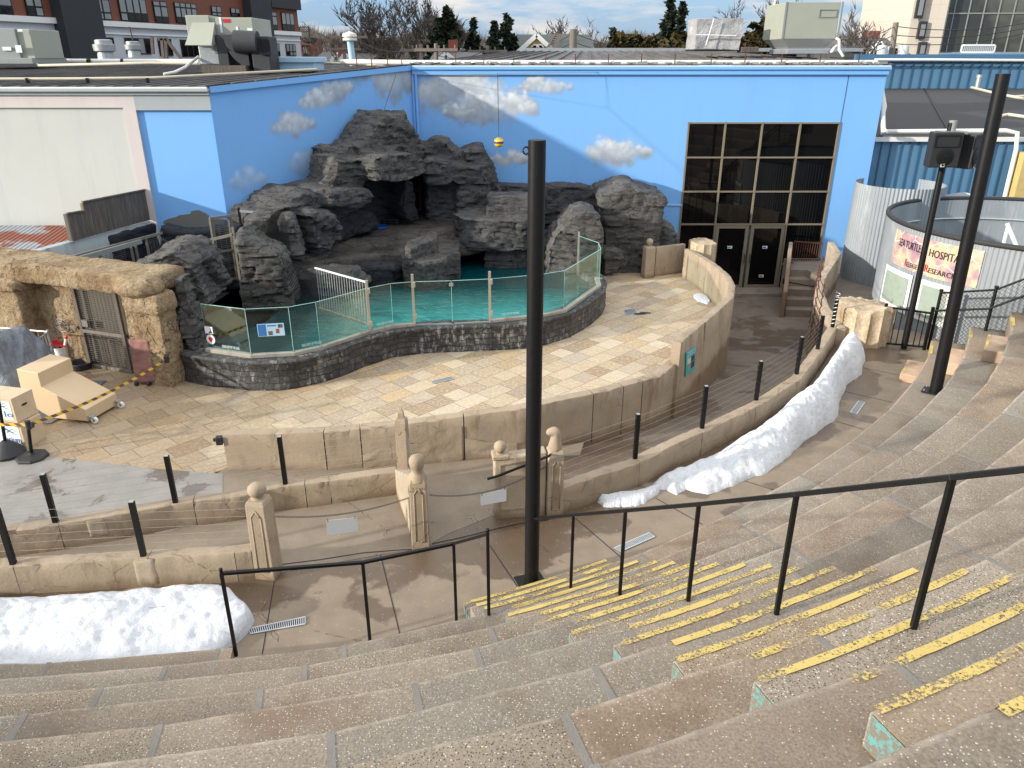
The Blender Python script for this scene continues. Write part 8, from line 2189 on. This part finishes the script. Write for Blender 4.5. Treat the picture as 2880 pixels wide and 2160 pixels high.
ztb = bl(842, 22)[1]
for (u0, u1) in ((150, 278), (688, 755)):
    s0, s1 = bl(u0, 100)[0], bl(u1, 100)[0]; bquad('charcoal_bay', s0+.3, s1-.4, zw0, ztopb+.5, -.5, M['charcoal'], br, 1.6)
bquad('roof_parapet', bl(755, 20)[0], SE+.3, ztb-.3, ztb+1.0, -.5, M['charcoal'], br, 1.0)
mb = MB(); E1 = bpt(SE, 0, 0); mb.prism([(E1[0], E1[1]), (E1[0]-3, E1[1]+12), (E1[0]-12, E1[1]+12), (E1[0]-12, E1[1])], zw0, ztb); 
def bwin(u0, v0, u1, v1, nx, ny, curt=True):
    um, vm = (u0+u1)/2, (v0+v1)/2; s0, s1 = bl(u0, vm)[0], bl(u1, vm)[0]; z0_, z1q = bl(um, v1)[1], bl(um, v0)[1]
    w_ = bquad('window', s0, s1, z0_, z1q, .03, M['black'], br, .10)
    for i in range(nx):
        for j in range(ny):
            a0, a1 = lerp(s0, s1, i/nx)+.1, lerp(s0, s1, (i+1)/nx)-.1
            if ny == 3: fz = [0, .26, .76, 1][j:j+2]
            elif ny == 2: fz = [0, .34, 1][j:j+2]
            else: fz = [0, 1]
            bquad('pane', a0, a1, lerp(z0_, z1q, fz[0])+.08, lerp(z0_, z1q, fz[1])-.06, .14, M['midglass'] if (curt and j > 0) or rnd.random() < .3 else M['darkglass'], w_)
for w in ((-60, -30, 28, 40, 2, 2), (68, -30, 114, 45, 2, 2), (262, -20, 306, 55, 2, 3), (332, -25, 408, 60, 4, 3), (431, 4, 469, 64, 2, 3), (491, 9, 551, 66, 4, 3), (593, 18, 620, 45, 2, 2), (647, 23, 672, 46, 2, 2), (759, 34, 777, 84, 1, 3), (791, 37, 825, 87, 3, 2),
          (92, 100, 138, 152, 2, 2), (282, 105, 318, 130, 2, 1), (352, 107, 422, 152, 4, 1), (445, 109, 482, 157, 2, 1), (508, 112, 556, 160, 3, 1), (770, 122, 785, 158, 1, 2), (803, 124, 830, 157, 3, 2)):
    bwin(*w)
g = thing('corner_block', 'set back brick corner with a small balcony at the right end of the brick building', 'building', None, (LB.x, LB.y, 0))
a, b = GY(842, 157, 113), GY(872, 107, 113); mb = MB(); mb.bx(a.x-3, b.x, 113, 120, -1.6, b.z); o = obj('wall', mb, M['brick'], g); uvgrid(o, [v.co.x for v in o.data.vertices], [v.co.z for v in o.data.vertices])
a, b = GY(844, 103, 112.6), GY(868, 76, 112.6); mb = MB()
for z in (b.z, (a.z+b.z)/2): mb.beam((a.x, 112.6, z), (b.x, 112.6, z), .12, .12)
for x in (a.x, b.x): mb.beam((x, 112.6, a.z-.3), (x, 112.6, b.z), .18, .18)
mb.bx(a.x, b.x+.2, 112.4, 116, a.z-.6, a.z-.1); obj('balcony', mb, M['charcoal'], g)
a, b = GY(851, 157, 112.9), GY(866, 126, 112.9); mb = MB(); mb.bx(a.x, b.x, 112.85, 112.95, a.z, b.z); w_ = obj('window', mb, M['black'], g)
mb = MB(); mb.bx(a.x+.25, (a.x+b.x)/2-.1, 112.8, 112.86, a.z+.3, b.z-.3); mb.bx((a.x+b.x)/2+.1, b.x-.25, 112.8, 112.86, a.z+.3, b.z-.3); obj('pane', mb, M['midglass'], w_)
# glass office building at upper right
gb = thing('office_building', 'tall office building with a cream stone edge and mirrored glass front at the upper right', 'building', None, (60, 95, 0))
YG = 92.0
a = GY(2590, 150, YG); u_ = lambda u: GY(u, 100, YG).x
x0, x1, x2, x3 = GY(2535, 150, YG+0).x, GY(2627, 150, YG).x, GY(2575, 150, YG).x, 120
# cream edge tilts outward in the photo only by perspective: build it upright, its corner receding left
mb = MB(); mb.prism([(x0-.2, YG+6), (x2-1.2, YG), (x1, YG-1.0), (x1+1, YG+.5), (x1+1, YG+12), (x0-.2, YG+12)], -2, 34); o = obj('stone_edge', mb, M['creampanel'], gb); uvgrid(o, [v.co.x*1.5 for v in o.data.vertices], [v.co.z for v in o.data.vertices])
for v0, v1 in ((-60, 52), (60, 110), (118, 160)):
    p, q = GY(2578, v1, YG-.8), GY(2600, v0, YG-.8); mb = MB(); mb.bx(GY(2583, (v0+v1)/2, YG-.8).x, GY(2604, (v0+v1)/2, YG-.8).x, YG-.9, YG-.5, p.z, q.z); o = obj('window', mb, M['charcoal'], gb); uvgrid(o, [v.co.x for v in o.data.vertices], [v.co.z for v in o.data.vertices])
    mb = MB(); mb.bx(GY(2585, (v0+v1)/2, YG-.8).x+.1, GY(2602, (v0+v1)/2, YG-.8).x-.1, YG-.97, YG-.88, p.z+.3, q.z-.3); obj('pane', mb, M['midglass'], o)
mb = MB(); mb.quad((x1, YG, -2), (x3, YG-6, -2), (x3, YG-6, 34), (x1, YG, 34)); 
def mirrorglass():
    t = NT('mirrored_office_glass'); n_ = t.noise(.10, 4, .6)
    return t.fin(t.mix(t.ramp(n_, (.42, 0), (.55, 1)), (.040, .040, .034), (.11, .115, .09)), .06, t.bump(t.noise(.16, 3), .12, .4), spec=.7)
M['mirror'] = mirrorglass(); obj('curtain_glass', mb, M['mirror'], gb, recalc=False)
mb = MB()
for k in range(26): x = x1+1.2+k*1.55; y = YG-6*(x-x1)/(x3-x1); mb.beam((x, y-.05, -2), (x, y-.05, 34), .10, .10)
for z in (GY(2700, 148, YG).z+k*3.9 for k in range(8)): mb.beam((x1, YG-.06, z), (x3, YG-6.06, z), .12, .12)
obj('glazing_bars', mb, M['hvac_dark'], gb)
# low blue roof with white railing in front of it
g = thing('shed_roof', 'low pale blue roof with a white slatted rooftop rail before the office building', 'roof', None, GY(2700, 160, 60))
a, b, c_, d_ = GY(2615, 168, 58), GY(2900, 168, 58), GY(2900, 149, 66), GY(2645, 149, 66); mb = MB(); mb.add([a, b, c_, d_], [(0, 1, 2, 3)]); obj('roof', mb, M['bluemetal'], g, recalc=False)
mb = MB(); p, q = GY(2704, 147, 62), GY(2798, 127, 62)
for z in (p.z, q.z): mb.beam((p.x, 62, z), (q.x, 62, z), .12, .12)
for k in range(19): x = lerp(p.x, q.x, k/18); mb.beam((x, 62, p.z), (x, 62, q.z), .20, .05)
obj('white_rail', mb, M['white_trim'], g)
# houses
def house(name, label, u0, u1, vbase, veave, vridge, Y, dep, wallm, roofm, gable=None, chim=None):
    a, b = GY(u0, vbase, Y), GY(u1, vbase, Y); ze, zr_ = GY(u0, veave, Y).z, GY(u0, vridge, Y+dep/2).z
    g = thing(name, label, 'house', 'houses behind the roofs', (a.x, Y, -1.6))
    mb = MB(); mb.bx(a.x+.3, b.x-.3, Y, Y+dep, -1.6, ze); o = obj('wall', mb, wallm, g)
    mb = MB(); mb.add([(a.x, Y-.4, ze-.2), (b.x, Y-.4, ze-.2), (b.x, Y+dep/2, zr_), (a.x, Y+dep/2, zr_), (a.x, Y+dep+.4, ze-.2), (b.x, Y+dep+.4, ze-.2)], [(0, 1, 2, 3), (3, 2, 5, 4), (0, 3, 4), (1, 5, 2)]); o = obj('roof', mb, roofm, g, recalc=False); uvgrid(o, [v.co.x for v in o.data.vertices], [v.co.y+v.co.z for v in o.data.vertices])
    for gg in (gable or []):
        gu0, gu1, gvb, gvt, wm = gg; p, q = GY(gu0, gvb, Y-1.0), GY(gu1, gvb, Y-1.0); top = GY((gu0+gu1)/2, gvt, Y-1.0); cx = (p.x+q.x)/2
        mb = MB(); mb.add([(p.x+.2, Y-1, -1.6), (q.x-.2, Y-1, -1.6), (q.x-.2, Y-1, p.z), (cx, Y-1, top.z-.15), (p.x+.2, Y-1, p.z)], [(0, 1, 2, 3, 4)]); obj('gable_wall', mb, wm, g, recalc=False)
        mb = MB(); mb.beam((p.x-.1, Y-1.1, p.z-.1), (cx, Y-1.1, top.z), .3, .35); mb.beam((q.x+.1, Y-1.1, q.z-.1), (cx, Y-1.1, top.z), .3, .35); obj('white_bargeboard', mb, M['white_trim'], g)
        mb = MB(); mb.add([(p.x, Y-1.2, p.z), (cx, Y-1.2, top.z+.1), (cx, Y+dep/2, top.z+.1), (p.x, Y+dep/2, p.z), (q.x, Y-1.2, q.z), (q.x, Y+dep/2, q.z)], [(0, 1, 2, 3), (1, 4, 5, 2)]); o = obj('roof', mb, roofm, g, recalc=False); uvgrid(o, [v.co.y for v in o.data.vertices], [v.co.x+v.co.z for v in o.data.vertices])
    for uc, vt, vb_, w_ in (chim or []):
        p, q = GY(uc, vb_, Y+dep/2), GY(uc, vt, Y+dep/2); mb = MB(); mb.box((p.x, Y+dep/2, (p.z+q.z)/2), (w_, w_, q.z-p.z+1)); obj('chimney', mb, M['redbrick'], o)
    return g, Y
g, Yh = house('house', 'big house with a green grey roof and an ochre gable with arched windows', 1452, 1678, 175, 150, 97, 70, 14, M['yellowhouse'], M['shingle'], [(1457, 1560, 146, 99, M['yellowhouse'])])
for k in (0, 1): p = GY(1505+k*14, 140, Yh-1.05); mb = MB(); V = [(p.x+math.cos(t)*.28, Yh-1.06, p.z+math.sin(t)*.32) for t in np.linspace(0, PI, 12)] + [(p.x-.28, Yh-1.06, p.z-.35), (p.x+.28, Yh-1.06, p.z-.35)]; mb.add(V, [tuple(range(len(V)))]); w_ = obj('arched_window', mb, M['darkglass'], g); mb = MB(); mb.tube([(p.x+math.cos(t)*.34, Yh-1.08, p.z+math.sin(t)*.38) for t in np.linspace(0, PI, 12)], .06, 6); obj('frame', mb, M['white_trim'], w_)
g, Yh = house('house', 'small pale green house with a grey roof, white gable window and red chimney', 1205, 1350, 175, 166, 146, 62, 10, M['greyhouse'], M['shingle2'], [(1233, 1278, 170, 153, M['greyhouse'])], [(1275, 131, 150, .7)])
for k in (-1, 1): p = GY(1256+k*4, 168, Yh-1.05); mb = MB(); mb.bx(p.x-.13, p.x+.13, Yh-1.1, Yh-1.02, p.z-.3, p.z+.3); obj('window', mb, M['darkglass'], g)
g, Yh = house('house', 'grey shingled house with pale gable and a red chimney right of the tall rooftop unit', 2440, 2560, 175, 150, 106, 75, 12, M['greyhouse'], M['shingle2'], [(2440, 2492, 162, 120, M['greyhouse'])], [(2450, 103, 125, 1.0)])
for u, v in ((2463, 150), (2510, 151)): p = GY(u, v, Yh-1.06); mb = MB(); mb.bx(p.x-.5, p.x+.5, Yh-1.12, Yh-1.02, p.z-.6, p.z+.6); w_ = obj('window_frame', mb, M['white_trim'], g); mb = MB(); mb.bx(p.x-.33, p.x+.33, Yh-1.16, Yh-1.11, p.z-.45, p.z+.45); obj('pane', mb, M['darkglass'], w_)
house('house', 'low long brown shingled roof behind the tall rooftop unit', 2365, 2430, 150, 130, 104, 60, 10, M['shingle2'], M['shingle2'])
house('house', 'grey roofed house with a red chimney left of the tall vent pipe', 952, 1042, 175, 165, 150, 66, 10, M['greyhouse'], M['shingle2'], [(958, 985, 172, 155, M['greyhouse'])], [(968, 150, 165, .8)])
house('house', 'small house peeking out just right of the brick building', 880, 945, 175, 166, 147, 90, 10, M['greyhouse'], M['shingle2'], [(934, 960, 170, 150, M['white_trim'])])
# utility poles
def upole(u, vt, vb, Y, label, arm=True, drums=0, w=.28, lean=0):
    p, q = GY(u, vb, Y), GY(u, vt, Y); g = thing('utility_pole', label, 'utility pole', 'utility poles behind the roofs', (p.x, Y, -1.6))
    mb = MB(); mb.tube([(p.x, Y, -1.6), (q.x+lean, Y, q.z)], [w*.6, w*.42], 10); obj('pole_shaft', mb, M['polewood'], g, smooth='auto')
    if arm:
        mb = MB(); mb.beam((q.x-1.3, Y-.1, q.z-.35), (q.x+1.3, Y-.1, q.z-.35), .14, .16)
        for k in (-1.15, -.5, .5, 1.15): mb.tube([(q.x+k, Y-.1, q.z-.27), (q.x+k, Y-.1, q.z-.08)], .05, 6)
        obj('cross_arm', mb, M['polewood'], g)
    for k in range(drums):
        x = q.x + (-.62, .62, 0)[k]; z = q.z-1.7; mb = MB(); mb.lathe((x, Y-.25, z-.45), [(.0001, 0), (.27, 0), (.27, .85), (.20, .95), (.0001, .98)], 14); obj('transformer', mb, M['hvac_dark'] if k > 2 else plain('pale_transformer_paint', (.50, .52, .52), .5, bump=0), g, smooth='auto')
    return Vector((q.x, Y, q.z-.2))
UP = [upole(982, 89, 175, 60, 'utility pole behind the tall vent pipe, its cross arm just above the house roofs'),
      upole(1183, 124, 175, 52, 'utility pole with two pale drum transformers left of the small pale green house', True, 2),
      upole(1226, 122, 175, 50, 'utility pole with one pale drum transformer in front of the small pale green house', True, 1),
      upole(1371, 128, 172, 55, 'utility pole with two drum transformers between the two conifer groups', True, 2),
      upole(1613, 82, 150, 48, 'thick utility pole in front of the green roof with three small transformers', False, 0, .5),
      upole(2520, 63, 165, 48, 'leaning utility pole with two drum transformers left of the office building', False, 2, .36),
      upole(967, 124, 175, 64, 'shorter utility pole left of the tall vent pipe', True)]
p = GY(1560, 95, 46); q = GY(1535, 143, 46); mb = MB(); d_ = .35
mb.beam(p, q, .18, .1); mb.beam(p+Vector((d_, 0, -.1)), q+Vector((d_*1.3, 0, 0)), .18, .1)
for k in range(9): t = k/8; mb.beam(p.lerp(q, t), p.lerp(q, t)+Vector((d_*(1+.3*t), 0, -.05)), .08, .06)
T1('leaning_ladder', mb, M['polewood'], 'pale timber ladder leaning in front of the green roof', 'ladder')
def wire(pts, label, sag=.5, r=.022):
    mb = MB(); P = []
    for a, b in zip(pts, pts[1:]):
        for k in range(14): t = k/14; q = a.lerp(b, t); q.z -= sag*4*t*(1-t); P.append(q)
    P.append(pts[-1]); mb.tube(P, r, 4); T1('overhead_wire', mb, M['black_rough'], label, 'overhead wire', 'overhead wires')
for k, dz_ in enumerate((0, -.45, -.9)):
    wire([GY(850, 60, 70)+Vector((0, 0, dz_)), UP[0]+Vector((0, 0, dz_)), UP[1]+Vector((0, 0, dz_)), UP[3]+Vector((0, 0, dz_)), UP[4]+Vector((0, 0, dz_)), GY(1925, 120, 60)+Vector((0, 0, dz_))], ['upper', 'middle', 'lower'][k]+' overhead wire running from the brick building past the thick pole', .6)
    wire([GY(2340, 108, 44)+Vector((0, 0, dz_)), UP[5]+Vector((0, 0, dz_)), GY(2900, 62+k*5, 50)+Vector((0, 0, dz_*.4))], ['upper', 'middle', 'lower'][k]+' overhead wire crossing in front of the office building', .3)
mb = MB(); p, q = GY(2178, 40, 80), GY(2182, -20, 80); mb.tube([p, (q.x, 80, q.z)], .22, 10); T1('white_mast', mb, M['white_paint'], 'plain white mast rising behind the trees', 'mast')
# ---- trees
def tri(V, F, c, d_, n_, s):
    b = len(V); d_ = d_*s; n_ = n_*s*.5; V += [tuple(c-n_), tuple(c+n_), tuple(c+d_)]; F.append((b, b+1, b+2))
def bare(name, label, u, vb, vt, Y, spread, seed, dens=1.0, group='bare winter trees'):
    rs = random.Random(seed); base = GY(u, vb, Y); top = GY(u, vt, Y).z; base.z = -1.6; H_ = top+1.6
    g = thing(name, label, 'tree', group, base); mb = MB(); V = []; F_ = []
    def grow(p, d_, L_, r, lv):
        n = 4; P = [p]; q = p.copy(); dd_ = d_.copy()
        for i in range(n):
            dd_ = (dd_ + Vector((rs.uniform(-1, 1), rs.uniform(-1, 1), rs.uniform(-.3, .9)))*.16).normalized(); q = q+dd_*L_/n; P.append(q.copy())
        mb.tube(P, [lerp(r, r*.55, i/n) for i in range(n+1)], 6 if lv < 2 else 3, cap=False)
        if lv < 5:
            k = rs.choice([2, 3, 3]) if lv > 0 else 5
            for i in range(int(k*dens+.5)):
                t = rs.uniform(.45, 1.0) if lv else rs.uniform(.5, 1.0); a = P[int(t*n)]
                nd = (dd_ + Vector((rs.uniform(-1, 1)*spread, rs.uniform(-1, 1)*spread, rs.uniform(-.15, .7)))*.75).normalized(); grow(a, nd, L_*rs.uniform(.58, .82), r*.52, lv+1)
        if lv >= 3:
            for i in range(int(7*dens)):
                a = P[rs.randrange(1, n+1)]; nd = (dd_+Vector((rs.uniform(-1, 1), rs.uniform(-1, 1), rs.uniform(-.4, .9)))).normalized(); e = a+nd*L_*rs.uniform(.3, .8); sd_ = nd.cross(Vector((0, 1, 0))).normalized()*.022*Y/60
                b = len(V); V.extend([tuple(a-sd_), tuple(a+sd_), tuple(e)]); F_.append((b, b+1, b+2))
    grow(base, Vector((0, 0, 1)), H_*.34, H_*.014, 0)
    zm = sorted(v[2] for v in V)[int(len(V)*.985)]; k_ = H_/(zm-base.z)
    def sc_v(v): return (base.x+(v[0]-base.x)*k_, base.y+(v[1]-base.y)*k_, base.z+(v[2]-base.z)*k_)
    V = [sc_v(v) for v in V]; mb.v = [sc_v(v) for v in mb.v]
    obj('trunk', mb, M['bark'], g, smooth=True, recalc=False); m2 = MB(); m2.add(V, F_); obj('twigs', m2, M['twig'], g, recalc=False)
def conifer(name, label, u, vb, vt, Y, wpx, seed, mat='spruce', narrow=1.0, n=2600, group='dark evergreen trees', ragged=.35):
    rs = random.Random(seed); base = GY(u, vb, Y); top = GY(u, vt, Y).z; base.z = -1.6; H_ = top+1.6; Rm = wpx/2/2140*Y/(1-min(.93, 7.5/H_))**.7*1.25
    g = thing(name, label, 'tree', group, base); mb = MB(); mb.tube([base, base+Vector((0, 0, H_*.98))], [H_*.02, .02], 7); obj('trunk', mb, M['bark'], g)
    V = []; F_ = []; nb_ = int(H_*9)
    for b_ in range(nb_):
        h = .45+.55*(b_+rs.random())/nb_
        L_ = Rm*(1-h)**.7*rs.uniform(1-ragged, 1.12); a = rs.uniform(0, 2*PI); d_ = Vector((math.cos(a), math.sin(a), rs.uniform(-.25, .18)))
        if mat == 'cedar':
            sp = rs.randrange(6); q_ = (sp-2.5)/2.5; h *= 1-.05*abs(q_)-.03*((sp*7) % 5)/4; L_ *= .34
        else: q_ = 0
        p0 = base+Vector((q_*Rm*.20, 0, h*H_)); k = max(3, int(L_*n/900*6))
        for i in range(k):
            t = (i+rs.random())/k; c = p0+d_*L_*t+Vector((0, 0, -.12*L_*t*t+rs.uniform(-.1, .1)))
            for q in range(3):
                dd_ = Vector((rs.uniform(-1, 1), rs.uniform(-1, 1), rs.uniform(-.75, .35))).normalized(); nn_ = dd_.cross(Vector((rs.uniform(-1, 1), rs.uniform(-1, 1), rs.uniform(-1, 1)))).normalized()
                tri(V, F_, c, dd_, nn_, rs.uniform(.25, .55)*(1.0 if t < .8 else .8))
    m2 = MB(); m2.add(V, F_); obj('crown', m2, M[mat], g, recalc=False)
bare('bare_tree', 'largest bare spreading tree above the mural corner, left of the dark conifer', 1110, 170, 8, 70, 1.1, 3, 1.05)
bare('bare_tree', 'bare twiggy tree directly left of the tall dark conifer', 1195, 170, 0, 78, .75, 5, 1.05)
conifer('spruce_tree', 'broad tall dark conifer with drooping boughs right of the bare trees', 1258, 165, 20, 72, 112, 7, n=3200)
conifer('spruce_tree', 'thin open conifer standing alone against the sky', 1333, 165, 53, 80, 62, 9, n=1100, ragged=.6)
conifer('spruce_tree', 'smaller dark conifer just left of the pointed middle conifer', 1392, 165, 62, 74, 46, 11, n=1600)
conifer('spruce_tree', 'pointed dark conifer left of the big green roofed house', 1427, 165, 41, 72, 66, 13, n=2600)
conifer('spruce_tree', 'short dark conifer at the right end of the green roofed house', 1722, 165, 81, 66, 34, 15, n=1500)
for k, (u, vt) in enumerate(((1738, 84), (1763, 92), (1786, 80), (1812, 95), (1835, 82))):
    conifer('cedar_tree', ['first', 'second', 'third', 'fourth', 'fifth'][k]+' from the left in the row of bronze cedars behind the ridge', u, 160, vt, 52+k, 34, 20+k, 'cedar', n=1500, group='bronze cedars', ragged=.5)
conifer('spruce_tree', 'tallest dark conifer rising behind the bronze cedars', 1876, 165, -12, 62, 66, 31, n=1700, ragged=.5)
conifer('spruce_tree', 'dark conifer just right of the tallest one', 1908, 165, 5, 66, 48, 33, n=1300, ragged=.6)
for k, (u, vt, w_) in enumerate(((1925, 70, 70), (1905, 95, 80), (2130, 40, 70), (2165, 24, 70), (2198, 45, 70), (2100, 75, 60))):
    conifer('cedar_tree', ['bushy bronze cedar beside the silver wrapped unit', 'low bushy bronze cedar under the dark conifers', 'bronze cedar just right of the silver wrapped unit', 'tall bronze cedar in front of the white mast', 'bronze cedar touching the tall rooftop unit', 'low bronze cedar behind the silver wrapped unit'][k], u, 165, vt, 50+k, w_, 40+k, 'cedar', n=2400, group='bronze cedars', ragged=.45)
for k, (u, vt, Y, lb) in enumerate(((2090, 10, 60, 'bare tree behind the silver wrapped unit'), (2175, 0, 75, 'bare tree behind the bronze cedars and white mast'), (2410, 55, 62, 'bare bushy tree just right of the tall rooftop unit'), (2480, 45, 66, 'bare tree left of the leaning utility pole'), (1530, 62, 95, 'bare tree crown rising over the green roof, left part'), (1590, 66, 98, 'bare tree crown rising over the green roof, right part'), (1020, 95, 85, 'low bare tree behind the tall vent pipe'), (1690, 100, 90, 'low bare tree right of the green roofed house'), (930, 100, 110, 'bare tree at the right end of the brick building'))):
    bare('bare_tree', lb, u, 170, vt, Y, .95, 60+k, .8)
# distant winter wood: one mass of twigs
rs = random.Random(99); V = []; F_ = []
for k in range(60000):
    u = rs.uniform(840, 2560); Y = rs.uniform(110, 190); v_top = (96 if u < 1300 else 116)+10*math.sin(u*.013)+9*math.sin(u*.041+1)+rs.uniform(0, 12)
    zt_ = GY(u, v_top, Y).z; z = lerp(-1.5, zt_, rs.random()**.55); p = Vector((GY(u, 150, Y).x, Y, z)); L_ = rs.uniform(.5, 2.0)
    d_ = Vector((rs.uniform(-.6, .6), rs.uniform(-.3, .3), rs.uniform(.3, 1))).normalized()*L_; w_ = Vector((.04, 0, 0)); b = len(V); V += [tuple(p-w_), tuple(p+w_), tuple(p+d_)]; F_.append((b, b+1, b+2))
mb = MB(); mb.add(V, F_); tag(obj('distant_wood', mb, M['twig'], recalc=False), 'grey brown mass of bare winter woodland along the horizon', 'wood', kind='stuff')
# shading neighbour: see notes
